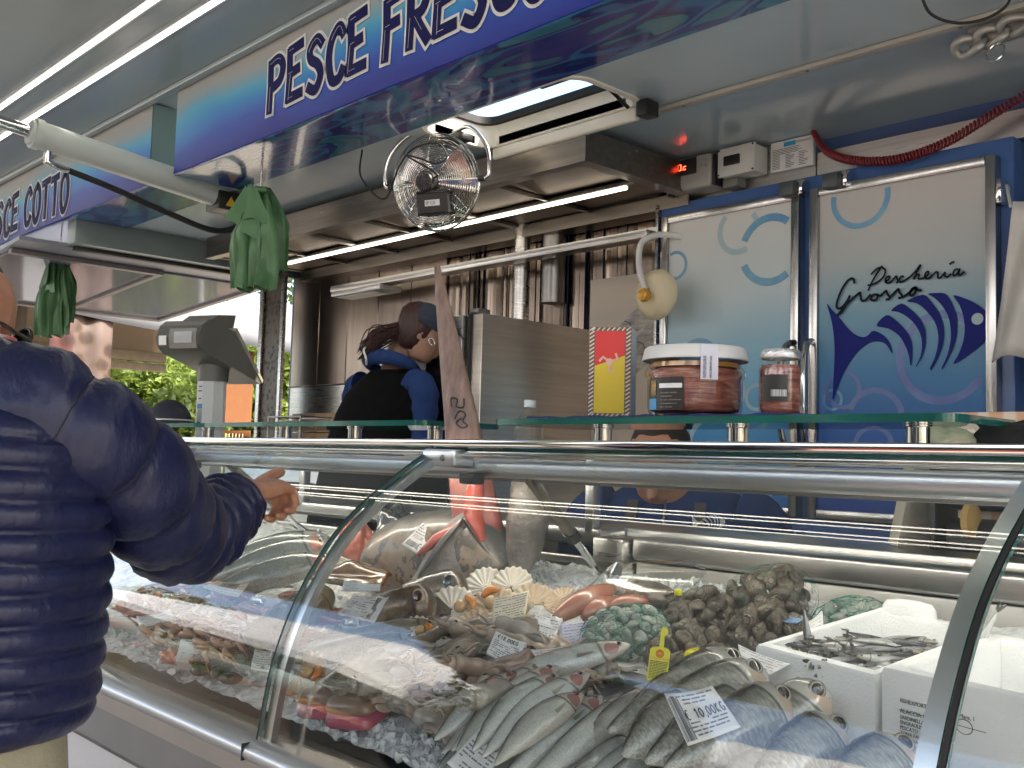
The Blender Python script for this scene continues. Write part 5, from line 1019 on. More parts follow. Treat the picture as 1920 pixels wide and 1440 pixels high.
FLESH = M('red flesh', (.42, .05, .04), .3, c2=(.6, .17, .13), vs=24, stretch=(1, 1, .4), coat=.6, bmp=.25, bs=50)
A1, A2 = Vector((.73, .68, 0)), Vector((.68, -.73, 0)); rg = []
for i in range(19):
    t = i/18; c = Vector((-1.56, 1.355, 1.245))+Vector((.012*t, -.006*t, -.185*t)); e1 = .008+.112*t**.7; e2 = .01+.066*t**.8; ring = []
    for j in range(40):
        a = 2*pi*j/40; fold = 1+.05*cos(a*2)*t-.10*t*exp(-((a-pi/2)/.28)**2)+.03*NZ.noise(Vector((cos(a)*3, sin(a)*3, t*5)))
        ring.append(c+A1*e1*cos(a)*fold+A2*e2*sin(a)*fold+Z*.02*t*abs(cos(a)))
    rg.append(ring)
b = MB(); b.loft(rg); b.build('gill_cover', SKG, sw, 180)
mo_ = Vector((-1.545, 1.349, 1.10))+A2*.058+A1*.045
b = MB(); b.loft([[mo_+A1*(.034*k*cos(a)+.01*sin(a))+Z*.014*k*sin(a)+A2*.008*q for a in [j*2*pi/16 for j in range(16)]] for k, q in ((1, -.8), (1, .2), (.6, .6), (.1, .75))]); b.build('mouth_cavity', M('mouth dark', (.015, .01, .012), .3, c2=(.03, .015, .016)), sw, 180)
b = MB(); b.tube(cr([mo_-A1*.04+Z*.006, mo_+Z*.02+A2*.006, mo_+A1*.04+Z*.012, mo_+A1*.055-Z*.01], 6), [.004+.006*sin(pi*i/18) for i in range(19)], 10); b.build('jaw_edge', SKG, sw, 180)
for sg in (-1, 1): b = MB(); b.tube(cr([Vector((-1.558, 1.345, 1.235))+A2*.012, Vector((-1.555, 1.345, 1.18))+A1*sg*.045+A2*.04, Vector((-1.552, 1.345, 1.12))+A1*sg*.085+A2*.036], 6), [.003+.004*sin(pi*i/12) for i in range(13)], 8); b.build('jaw_ridge', M('ridge skin', (.1, .095, .09), .3, c2=(.16, .15, .14), vs=20, coat=.5), sw, 180)
bl = []
for i in range(21):
    t = i/20; c = Vector((-1.545, 1.375, 1.20)).lerp(Vector((-1.715, 1.38, 1.765)), t); w_ = (.046*(1-t)**.85+.0055); th = .018*(1-t)+.004
    bl.append([c+Vector((.73, .68, .1)).normalized()*w_*cos(a)+Vector((.68, -.73, .1)).normalized()*th*sin(a)*(1+.15*sin(3*a)) for a in [2*pi*j/16 for j in range(16)]])
def billmat():
    m, t, b = newmat('bill'); v = coord(t); s = nd(t, 'ShaderNodeSeparateXYZ'); t.links.new(v, s.inputs[0]); n = noise(t, mapping(t, v, (30, 30, 5)), 2, 5)
    g_ = ramp(t, n, [(.3, (.13, .08, .065)), (.55, (.25, .17, .14)), (.8, (.4, .3, .26))]); h = math_(t, 'ADD', s.outputs[2], math_(t, 'MULTIPLY_ADD', n, .1, -.05))
    t.links.new(mixc(t, ramp(t, math_(t, 'MULTIPLY_ADD', h, 6, -7.6), [(0, (1, 1, 1)), (.9, (0, 0, 0))]), g_, (.3, .09, .075)), b.inputs[0]); b.inputs['Roughness'].default_value = .42; bump(t, b, n, .35, .004); return m
b = MB(); b.loft(bl); bill = b.build('bill', billmat(), sw, 180)
c = Vector((-1.545, 1.375, 1.20)).lerp(Vector((-1.715, 1.38, 1.765)), .40); fx = Vector((.73, .68, .1)).normalized(); fy = Vector((-.3, 0, 1)).normalized(); fo = c+Vector((.68, -.73, .1)).normalized()*.0135
b = MB()
for s in ([(-.014, .03), (-.012, .048), (.0, .045), (-.004, .03), (.01, .028), (.014, .046)], [(-.012, .004), (.0, .02), (.012, .012), (.004, -.002), (.012, -.012), (.0, -.016), (-.01, -.004), (.002, .004)]): b.stroke(cr(s, 5), .0026, (fo, fx, fy), .002)
b.build('marker_writing', INK, bill, 0)
b = MB(); b.tube([(-1.525, 1.352, 1.345), (-1.53, 1.348, 1.29), (-1.532, 1.346, 1.24), (-1.50, 1.345, 1.19)], [.01, .022, .024, .008], 14, flat=.5); b.build('cut_flesh', FLESH, sw, 180)
b = MB(); b.tube([Vector((-1.565, 1.345, 1.225))+A2*.02, Vector((-1.6, 1.315, 1.19))+A2*.028, Vector((-1.625, 1.29, 1.16))+A2*.03], [.005, .012, .004], 10); b.build('cut_flesh', FLESH, sw, 180)
b = MB(); b.tube(cr([(-1.47, 1.42, 1.33), (-1.455, 1.42, 1.27), (-1.455, 1.415, 1.2), (-1.47, 1.40, 1.12)], 6), [.02+.022*sin(pi*i/18) for i in range(19)], 14); b.build('head_side', SKG, sw, 180)
# ---------------------------------------------------------------- brown skate wings, monkfish tails
def curled(name, o, w_, h_, rot, amp, mat, label, cat, seed, par=None, thick=.006):
    o = Vector(o); ca, sa = cos(rot), sin(rot)
    def fn(u, v):
        r = Vector(((u-.5)*w_, (v-.5)*h_*(1-.5*abs(2*u-1)**2.5), 0)); z = amp*(sin(u*3.3+seed)*.6+.5*sin(v*5+seed*2+u*2)*.6)+amp*.4*NZ.noise(Vector((u*4, v*4, seed)))
        x, y = r.x*ca-r.y*sa, r.x*sa+r.y*ca; return (o.x+x, o.y+y, o.z+.31*y*.9+z)
    b = MB(); b.slab(fn, 22, 14, thick); return tag(b.build(name, mat, par, 180), label, cat)
BRN = M('brown wet skin', (.11, .055, .03), .2, c2=(.22, .12, .06), vs=12, coat=.7, bmp=.1, bs=60)
curled('skate_wing', (-1.79, 1.24, 1.095), .16, .1, .5, .02, BRN, 'curled brown skate wing under the blue white label', 'skate wing', 1.0)
curled('skate_wing', (-1.83, 1.33, 1.115), .13, .08, 1.1, .02, BRN, 'brown skate wing against the black fish piece', 'skate wing', 2.3)
MK = M('monkfish skin', (.07, .06, .05), .25, c2=(.3, .24, .17), vs=16, coat=.7, bmp=.3, bs=60)
b = MB(); b.tube(cr([(-1.395, .945, .968), (-1.385, .99, .995), (-1.38, 1.05, 1.015), (-1.385, 1.11, 1.03), (-1.375, 1.18, 1.055), (-1.34, 1.24, 1.07)], 6), [.03, .034, .036, .036, .036, .035, .034, .033, .032, .031, .03, .03, .029, .028, .028, .027, .026, .026, .025, .024, .023, .022, .02, .018, .016, .015, .014, .013, .012, .011, .008], 16); tag(b.build('monkfish_tail', MK, None, 180), 'dark mottled monkfish tail along the squid heap', 'fish')
b = MB(); b.tube(cr([(-1.28, 1.02, 1.02), (-1.25, 1.11, 1.05), (-1.23, 1.19, 1.07), (-1.26, 1.25, 1.075)], 6), [.012+.016*sin(pi*(.1+.85*i/18)) for i in range(19)], 14); tag(b.build('monkfish_tail', MK, None, 180), 'grey brown fish tail under the eighteen euro block', 'fish')
PKT = M('brown skin fillet', (.22, .13, .075), .28, c2=(.34, .24, .16), vs=18, coat=.8, bmp=.15, bs=70); PKM = M('magenta flesh', (.42, .05, .11), .25, c2=(.5, .14, .18), vs=20, coat=.7)
for i, (x, y, rz) in enumerate(((-1.425, .955, .35), (-1.345, .955, .25))):
    t1 = thing('fillet_block', (x, y, bz(y)), ['thick skinned fillet with magenta cut edge by the bracket', 'thick skinned fillet under the mottled monkfish tail'][i], 'fillet')
    ca, sa = cos(rz), sin(rz)
    def rot(px, py, pz): return (x+px*ca-py*sa, y+px*sa+py*ca, bz(y)+pz+.28*py)
    for nm, z0, z1, mt in (('skin', .022, .04, PKT), ('flesh', .0, .022, PKM)):
        b = MB(); b.grid(lambda u, v: (0, 0, 0), 1, 1) if False else None
        rr = [rot(px, py, 0) for px, py in rrect(-.045, .045, -.03, .035, .014, 4)]
        rg = []
        for k, z in ((.9, z0), (1.0, z0+.004), (1.0, z1-.008), (.93, z1-.001), (.7, z1+.002), (.2, z1+.003)): rg.append([rot(px*k, py*k, z+.003*sin(px*60)) for px, py in rrect(-.045, .045, -.03, .035, .014, 4)])
        b.loft(rg); b.build(nm, mt, t1, 60)
# ---------------------------------------------------------------- squid heap
SQ = [M('squid skin tan', (.3, .2, .14), .2, c2=(.48, .39, .32), vs=26, coat=.8, sss=.15, bmp=.12, bs=60), M('squid skin grey', (.46, .42, .38), .2, c2=(.24, .2, .17), vs=22, coat=.8, sss=.15, bmp=.12, bs=60), M('squid skin rosy', (.27, .13, .1), .2, c2=(.47, .35, .29), vs=24, coat=.8, sss=.15, bmp=.12, bs=60)]
def squid(variant):
    r = random.Random(100+variant); o = bpy.data.objects.new('squid', None); COL.objects.link(o); mt = SQ[variant % 3]
    Lm = r.uniform(.09, .125); bnd = r.uniform(-.03, .03)
    def c(t): return Vector((Lm*t, bnd*sin(t*2.5), .006*sin(t*3)))
    b = MB(); b.tube([c(i/14) for i in range(15)], [max(.0025, (.024 if variant % 2 else .03)*(sin(pi*min(.5, .06+i/14*.62))**.75)*(1-.12*sin(i*1.3))) for i in range(15)], 16, flat=.62); b.build('mantle', mt, o, 180)
    for sgn in (1, -1):
        b = MB(); b.slab(lambda u, v: tuple(c(.02+.5*u)+Vector((0, sgn*(.012+.026*v*sin(pi*(.08+.85*u))), -.004*v+.006*v*sin(u*8+variant)))), 8, 4, .002); b.build('fin', mt, o, 180)
    b = MB(); hc = c(1.06); b.tube([c(.98), hc, c(1.14)], [.014, .016, .012], 12); hd = b.build('head', mt, o, 180)
    b = MB(); b.lathe([(.0005, .006), (.004, .005), (.0055, .001), (.005, -.003)], tuple(hc+Vector((0, .004, .011))), 12); b.build('eye', EYE_S, o, 180)
    b = MB()
    for k in range(6):
        a = (k-2.5)*.3; ln = r.uniform(.035, .06); p0 = c(1.12)+Vector((0, (k-2.5)*.004, r.uniform(-.004, .004))); w1, w2 = r.uniform(-.5, .5), r.uniform(-1.2, 1.2); pts = []; q = p0.copy(); d = a
        for s in range(9): pts.append(q.copy()); d += (w1+w2*s/9)*.35; q = q+Vector((cos(d), sin(d), .25*sin(s*.8+k)))*ln/8
        b.tube(pts, [.0058*(1-s/10.5) for s in range(9)], 7)
    b.build('tentacles', mt, o, 180)
    return o
protos = [squid(i) for i in range(5)]; rs = random.Random(77); used = set(); sqn = 0
spots = []
for k in range(84):
    y = .955+.24*rs.random()**.9; x = -1.335+rs.uniform(0, .235)+max(0, y-1.1)*.15
    if y < 1.0 and x < -1.25: continue
    spots.append((x, y))
for k in range(30): spots.append((rs.uniform(-1.30, -1.10), rs.uniform(.945, 1.02)))
for (x, y) in spots:
    v = rs.randrange(5); h = .012+.05*rs.random()*(1-abs((y-1.05)/.2))+.01
    o = protos[v] if v not in used else copytree(protos[v]); used.add(v)
    sq_ = rs.uniform(.72, .98); o.scale = (sq_, sq_, sq_); o.location = (x, y, bz(y)+h); o.rotation_euler = (.29+rs.uniform(-.4, .4), rs.uniform(-.3, .3), rs.uniform(.1, 2.9) if y < 1.03 else rs.uniform(0, 6.28)); tag(o, 'wet tan grey squid in the tangled heap', 'squid', 'squid heap in the middle of the counter'); sqn += 1
for i, v in enumerate(protos):
    if i not in used: v.location = (-1.2, 1.0, bz(1.0)+.03); tag(v, 'wet tan grey squid in the tangled heap', 'squid', 'squid heap in the middle of the counter')
curled('cuttlefish_mantle', (-1.155, 1.04, 1.038), .15, .07, .9, .012, M('mauve mantle', (.3, .2, .17), .18, c2=(.36, .27, .23), vs=9, coat=.9, sss=.2), 'smooth mauve cuttlefish sheet beside the silver fish', 'cuttlefish', 4)
# ---------------------------------------------------------------- scallops
SHW = M('white shell', (.7, .66, .58), .4, c2=(.6, .54, .44), vs=14); SHB = M('tan shell', (.45, .3, .17), .4, c2=(.62, .5, .36), vs=16); MUS = M('scallop meat', (.62, .42, .22), .2, c2=(.55, .34, .15), vs=20, coat=.8, sss=.3); ROE = M('orange roe', (.7, .2, .02), .2, c2=(.65, .25, .04), vs=20, coat=.8)
def scallop(o, nrm, spin, r, shell, label, meat=True):
    o = Vector(o); n_ = Vector(nrm).normalized(); a1 = (X-n_*X.dot(n_)).normalized(); a2 = n_.cross(a1); e1 = a1*cos(spin)+a2*sin(spin); e2 = n_.cross(e1)
    t1 = thing('scallop', o, label, 'scallop', 'opened scallops on the ice')
    def fn(u, v):
        a = (u-.5)*radians(230); rr = r*(.05+.95*v)*(1+.03*cos(u*2*pi*13)*v); z = -r*.22*sin(pi*min(1, v*.62+.05))+r*.035*v*cos(u*2*pi*13)
        return tuple(o+e1*(rr*cos(a)-r*.35)+e2*rr*sin(a)*1.02+n_*(z+r*.22))
    b = MB(); b.slab(fn, 78, 8, .0018); b.build('shell', shell, t1, 180)
    if meat:
        b = MB(); c = o+n_*r*.12; b.loft([[c+e1*r*.28*k*cos(a)+e2*r*.26*k*sin(a)+n_*r*.22*sqrt(max(0, 1-k*k)) for a in [j*2*pi/14 for j in range(14)]] for k in (1, .9, .7, .4, .05)]); b.build('meat', MUS, t1, 180)
        b = MB(); b.tube(cr([c+e1*r*.3+e2*r*.3, c+e1*r*.5, c+e1*r*.4-e2*r*.35], 5), [.003, .005, .006, .007, .0075, .0075, .0075, .007, .006, .004, .003][:11], 10); b.build('roe', ROE, t1, 180)
scl = [((-1.465, 1.325, 1.12), (.55, -.75, .35), 1.9, .042, SHW, 'white ridged scallop shell fanned upright behind the others', False), ((-1.405, 1.345, 1.125), (.4, -.8, .4), 1.4, .042, SHW, 'white scallop fan standing against the bare ice', False), ((-1.42, 1.225, 1.085), (.5, -.7, .5), .8, .046, SHW, 'opened scallop with bright orange roe under the paper', True), ((-1.37, 1.255, 1.095), (.4, -.7, .5), 2.2, .05, SHB, 'large cream and orange scallop shell behind the roe', True), ((-1.325, 1.30, 1.105), (.55, -.6, .5), 2.6, .044, SHB, 'rust edged scallop beside the paper slip', False), ((-1.42, 1.135, 1.05), (.3, -.6, .7), .7, .036, SHW, 'small white scallop with amber meat in front', True), ((-1.50, .965, .985), (.2, -.6, .75), .3, .045, SHB, 'opened scallop on ice beside the glass bracket', True), ((-1.285, 1.33, 1.105), (.3, -.5, .8), 3.6, .034, SHB, 'ribbed tan scallop lying face down by the roe sacs', False), ((-1.25, 1.315, 1.10), (.2, -.4, .9), 3.0, .03, SHB, 'small ribbed scallop touching the roe sacs', False), ((-1.36, 1.20, 1.065), (.5, -.5, .6), 2.9, .04, SHB, 'brown scallop valve under the paper slip', False)]
for a in scl: scallop(*a)
# ---------------------------------------------------------------- roe sacs, plastic tray
RS = M('reddish roe sac', (.3, .105, .075), .22, c2=(.4, .19, .13), vs=24, coat=.8, sss=.15, bmp=.15, bs=90)
for i, (a, c, r) in enumerate((((-1.225, 1.262, 1.085), (-1.185, 1.37, 1.135), .02), ((-1.19, 1.295, 1.088), (-1.165, 1.36, 1.115), .018), ((-1.17, 1.33, 1.10), (-1.115, 1.375, 1.12), .0155))):
    a, c = Vector(a), Vector(c); b = MB(); b.tube([a.lerp(c, k/10)+Vector((0, 0, .006*sin(pi*k/10))) for k in range(11)], [max(.002, r*(sin(pi*(.04+.92*k/10))**.55)) for k in range(11)], 14); tag(b.build('roe_sac', RS, None, 180), ['longest reddish roe sac beside the torn foam label', 'roe sac squeezed between the other two', 'stubby roe sac touching the clear tray'][i], 'roe', 'three roe sacs')
t1 = thing('plastic_tray', (-1.17, 1.44, 1.10), 'clear lidded plastic tray of grey shrimp on the ice', 'tray')
PL = glassmat('clear plastic', (.93, .94, .93), 1.55, .06); TR = Matrix.Rotation(.3, 4, 'Z')
def tp(x, y, z): q = TR @ Vector((x, y, 0)); return (-1.175+q.x, 1.44+q.y, 1.105+z+.28*q.y)
for nm, pr_ in (('tub', [(.8, 0), (.84, .004), (.95, .034), (1.0, .036), (1.0, .038)]), ('lid', [(1.03, .039), (1.0, .043), (.9, .046), (.8, .06), (.72, .062), (.0, .062)])):
    b = MB(); b.loft([[tp(px*k, py*k, z) for px, py in rrect(-.095, .095, -.06, .06, .02, 5)] for k, z in pr_], True, (nm == 'tub', False)); b.build(nm, PL, t1, 60)
crumple('shrimp_pile', (-1.175, 1.44, 1.11), .06, .036, .03, M('grey shrimp', (.26, .22, .18), .4, c2=(.14, .115, .09), vs=60, coat=.2, bmp=.5, bs=120), 'grey shrimp heaped inside the clear tray', 'shrimp', 4, .3, 6)
# ---------------------------------------------------------------- clam nets
def clammat(name, a, c_, d): 
    m, t, b = newmat(name); v = coord(t); oi = nd(t, 'ShaderNodeObjectInfo'); wv = nd(t, 'ShaderNodeTexWave'); wv.wave_type = 'RINGS'; wv.inputs['Scale'].default_value = 4.5; wv.inputs['Distortion'].default_value = 2.5; wv.inputs['Detail'].default_value = 3; t.links.new(v, wv.inputs[0])
    n = noise(t, v, 4, 4); base = mixc(t, oi.outputs['Random'], a, c_); t.links.new(mixc(t, math_(t, 'MULTIPLY', math_(t, 'MULTIPLY', wv.outputs[0], n), 1.7), base, d), b.inputs[0]); b.inputs['Roughness'].default_value = .3; b.inputs['Coat Weight'].default_value = .4; bump(t, b, wv.outputs[0], .4, .06); return m
CLD = clammat('dark clam', (.075, .058, .038), (.3, .25, .18), (.01, .008, .006)); CLG = clammat('pale clam', (.3, .36, .32), (.52, .55, .5), (.12, .17, .15))
def clammesh(mat):
    b = MB(); n = 18; rg = []
    for i in range(9):
        a = -pi/2+pi*i/8; rg.append([((1.0+.12*cos(t_))*cos(a)*cos(t_), cos(a)*sin(t_)*.86-.1*cos(a)*cos(t_)**2, .52*sin(a)*(1-.25*sin(t_))) for t_ in [j*2*pi/n for j in range(n)]])
    b.loft(rg); o = b.build('clam', mat, None, 180); me = o.data; bpy.data.objects.remove(o); return me
CM = {id(CLD): clammesh(CLD), id(CLG): clammesh(CLG)}
def netmat(name, c): return M(name, c, .4, c2=tuple(x*.7 for x in c), vs=30)
def clamnet(o, rx, ry, rz, mat, netc, count, cs, label, seed, rot=0):
    nw = .00022 if netc is not NG else .00048
    r = random.Random(seed); o = Vector(o); t1 = thing('clam_net', o, label, 'clams', 'net bags of clams'); ca, sa = cos(rot), sin(rot)
    k = 0
    for i in range(count):                                        # golden spiral over the visible upper shell of the bag
        f = (i+.5)/count; th = math.acos(1-1.45*f); ph = i*2.39996
        d = Vector((sin(th)*cos(ph), sin(th)*sin(ph), cos(th))); p = Vector((d.x*rx, d.y*ry, d.z*rz+rz*.55)); p = Vector((p.x*ca-p.y*sa, p.x*sa+p.y*ca, p.z+.28*(p.x*sa+p.y*ca)))
        q = bpy.data.objects.new('clam', CM[id(mat)]); COL.objects.link(q); q.parent = t1; q.location = p*(.84+.2*r.random()); s = cs*r.uniform(.8, 1.15); q.scale = (s, s, s*1.05)
        up = Vector((d.x*.8, d.y*.8, d.z)); q.rotation_euler = (up.to_track_quat('Z', 'Y') @ Euler((r.uniform(-1.1, 1.1), r.uniform(-1.1, 1.1), r.uniform(0, 6.3))).to_quaternion()).to_euler()
    bm = bmesh.new(); bmesh.ops.create_icosphere(bm, subdivisions=4, radius=1); es = []; bmesh.ops.dissolve_verts(bm, verts=[v for i, v in enumerate(bm.verts) if i % 3 == 0])
    for v in bm.verts:
        d = v.co.copy(); kk = 1.06+.05*NZ.noise(d*5+Vector((seed, 0, 0)))
        p = Vector((d.x*(rx+cs*.55)*kk, d.y*(ry+cs*.55)*kk, d.z*(rz+cs*.5)*kk+rz*.55)); v.co = o+Vector((p.x*ca-p.y*sa, p.x*sa+p.y*ca, p.z+.28*(p.x*sa+p.y*ca)))
    b = MB()
    for f in bm.faces:
        if f.normal.z < -.3: continue
    for e in bm.edges:
        a, c = e.verts[0].co, e.verts[1].co
        if (a.z+c.z)/2 < o.z-.02: continue
        d = (c-a); n1 = d.cross(Z).normalized()*nw if d.cross(Z).length > 1e-6 else X*.0003; n2 = d.normalized().cross(n1); 
        b.add([a+n1, a-n1*.5+n2*.87, a-n1*.5-n2*.87, c+n1, c-n1*.5+n2*.87, c-n1*.5-n2*.87], [(0, 1, 4, 3), (1, 2, 5, 4), (2, 0, 3, 5)])
    bm.free(); b.build('net', netc, t1, 0); return t1
NG = netmat('green net', (.005, .22, .14)); NB = netmat('dark net', (.008, .012, .01)); NT = netmat('teal net', (.015, .12, .085))
clamnet((-1.082, 1.275, 1.062), .062, .045, .034, CLG, NG, 58, .0135, 'green net of small pale clams beside the lilac paper', 1, .5)
clamnet((-1.002, 1.365, 1.085), .05, .045, .036, CLD, NB, 34, .018, 'dark net of clams behind the yellow tag with yellow clip', 2, .4)
clamnet((-.885, 1.375, 1.085), .052, .04, .038, CLD, NB, 34, .018, 'dark net of clams against the foam box wall', 3, .4)
clamnet((-.945, 1.475, 1.11), .062, .045, .045, CLD, NT, 40, .018, 'topmost teal net of dark clams against the steel back', 4, .4)
clamnet((-.945, 1.255, 1.055), .05, .035, .032, CLD, NB, 34, .017, 'dark net of clams carrying the yellow tag', 5, .4)
clamnet((-.80, 1.475, 1.10), .05, .03, .03, CLG, NG, 26, .016, 'green net peeping out behind the small white card', 6, .4)
b = MB(); b.bbox((-1.035, 1.34, 1.142), (-1.025, 1.35, 1.152), .002); tag(b.build('net_clip', M('yellow clip', (.62, .6, .02), .4, c2=(.55, .52, .02))), 'small yellow clip closing a dark clam net', 'clip')
curled('blue_card', (-.845, 1.375, 1.128), .035, .03, .8, .004, M('blue card', (.03, .14, .42), .4, c2=(.3, .4, .5), vs=90), 'small blue printed card beside the green net', 'card', 2, None, .001)
b = MB(); b.bbox((-1.12, 1.2, 1.03), (-.9, 1.32, 1.045), .004); tag(b.build('white_tray', WHITEP), 'flat white tray under the clam nets', 'tray')
# ---------------------------------------------------------------- foam boxes
def foammat():
    m, t, b = newmat('polystyrene'); v = coord(t); vo = nd(t, 'ShaderNodeTexVoronoi'); vo.inputs['Scale'].default_value = 260; t.links.new(v, vo.inputs[0]); n = noise(t, v, 6)
    t.links.new(ramp(t, n, [(.3, (.74, .75, .75)), (.7, (.82, .83, .83))]), b.inputs[0]); b.inputs['Roughness'].default_value = .7; bump(t, b, vo.outputs[0], .25, .002); b.inputs['Subsurface Weight'].default_value = .1; b.inputs['Subsurface Radius'].default_value = (.02, .02, .02); return m
FOAM = foammat()
def foambox(name, A, B_, C_, D_, depth, wall, label):             # rim corners, anticlockwise seen from above
    P = [Vector(p) for p in (A, B_, C_, D_)]; c = sum(P, Vector())/4
    def inset(k): return [p+(c-p).normalized()*k for p in P]
    rings = [[p-Z*depth for p in P], [p-Z*depth*.5 for p in P], [p-Z*.004 for p in P], [p+(c-p).normalized()*.003 for p in P], inset(wall*1.3), [p-Z*.004 for p in inset(wall*1.5)], [p-Z*depth*.8 for p in inset(wall*1.8)]]
    def sub(r): 
        out = []
        for i in range(4):
            for k in range(6): out.append(r[i].lerp(r[(i+1) % 4], k/6))
        return out
    b = MB(); b.loft([sub(r) for r in rings]); return tag(b.build(name, FOAM, None, 50), label, 'box')
fa = foambox('foam_box', (-.822, 1.25, 1.105), (-.628, 1.213, 1.10), (-.575, 1.43, 1.14), (-.747, 1.465, 1.15), .1, .015, 'white foam box full of small anchovies')
b = MB(); b.loft([[(-.70+.04*cos(a)*k-.01*sin(a), 1.452+.012*sin(a)*k, 1.143+z) for a in [j*2*pi/16 for j in range(16)]] for k, z in ((1.05, 0), (1.0, .012), (.85, .02), (.4, .023))]); b.build('handle_lip', FOAM, fa, 60)
fb_ = foambox('foam_box', (-.618, 1.212, 1.112), (-.40, 1.15, 1.115), (-.35, 1.36, 1.14), (-.565, 1.42, 1.14), .14, .02, 'white foam box with printed front and nothing visible inside')
A_, B1 = Vector((-.618, 1.212, 1.112)), Vector((-.40, 1.15, 1.115)); ex = (B1-A_).normalized(); fn2 = ex.cross(Z).normalized()
LX = [('FISHEXPORT S.p.A. - Via del Mare, 1', .0055, 0), ('ALACCIA (IT)', .006, .012), ('SARDINELLA AURITA', .005, .019), ('ENGRAULIS  SEC C.', .005, .025), ('PESCATO   MEDIT.', .005, .031), ('ZONA FAO 37.1', .005, .037), ('CONSERVARE A 0 - 4 GRADI', .004, .043)]
for s, sz, dz in LX: textmesh('printed_line', s, sz*1.25, (A_+ex*.028-Z*(.036+dz)+fn2*.0006, ex, Z), M('stamp ink', (.03, .04, .035), .7, c2=(.1, .12, .11), vs=300), fb_, .0004)
b = MB(); b.tube([A_+ex*(.118+.011*cos(a))-Z*(.045-.008*sin(a))+fn2*.0006 for a in [j*2*pi/20 for j in range(20)]], .0005, 4, closed=True); b.build('printed_oval', MATS['stamp ink'], fb_, 0)
b = MB(); b.stroke([(0, 0), (.12, 0)], .0007, (A_+ex*.026-Z*.045+fn2*.0005, ex, Z), .0003); b.build('printed_rule', MATS['stamp ink'], fb_, 0)
ra = random.Random(5); AP = []
for k in range(4):
    AP.append(fish('anchovy', (-.045, 0, 0), (.045, (k-1.5)*.006, 0), .0165, .011, MA, 'small dark backed anchovy in the foam box', roll=.5*(k % 3), bend=(k-1.5)*.006, group='anchovies in the foam box', er=.3, eu=.06, n=12, m=16, pect=False, fin=FIND, up=(0, 0, 1)))
AC = Vector((-.695, 1.335, 0)); a1, a2 = Vector((.19, -.03, 0)), Vector((.06, .2, 0)); first = set()
for i in range(95):
    u, v = ra.uniform(-.22, .24), ra.uniform(-.34, .34); p = AC+a1*u+a2*v; p.z = 1.08+.14*(p.y-1.3)+.016*(i/95)+.014*(1-(u*u+v*v)*5); k = i % 4
    o = AP[k] if k not in first else copytree(AP[k]); first.add(k); ang = ra.gauss(.75, .45)+(pi if ra.random() < .5 else 0)
    o.location = p; o.rotation_euler = (ra.uniform(-.6, .6), ra.uniform(-.18, .18), ang)
for (p, rx_) in (((-.775, 1.30, 1.115), (.1, -1.35, 2.6)), ((-.575, 1.40, 1.135), (0, -1.1, .4))): o = copytree(AP[1]); o.location = p; o.rotation_euler = rx_; tag(o, 'anchovy with its tail sticking up against the foam wall', 'fish', 'anchovies poking up')
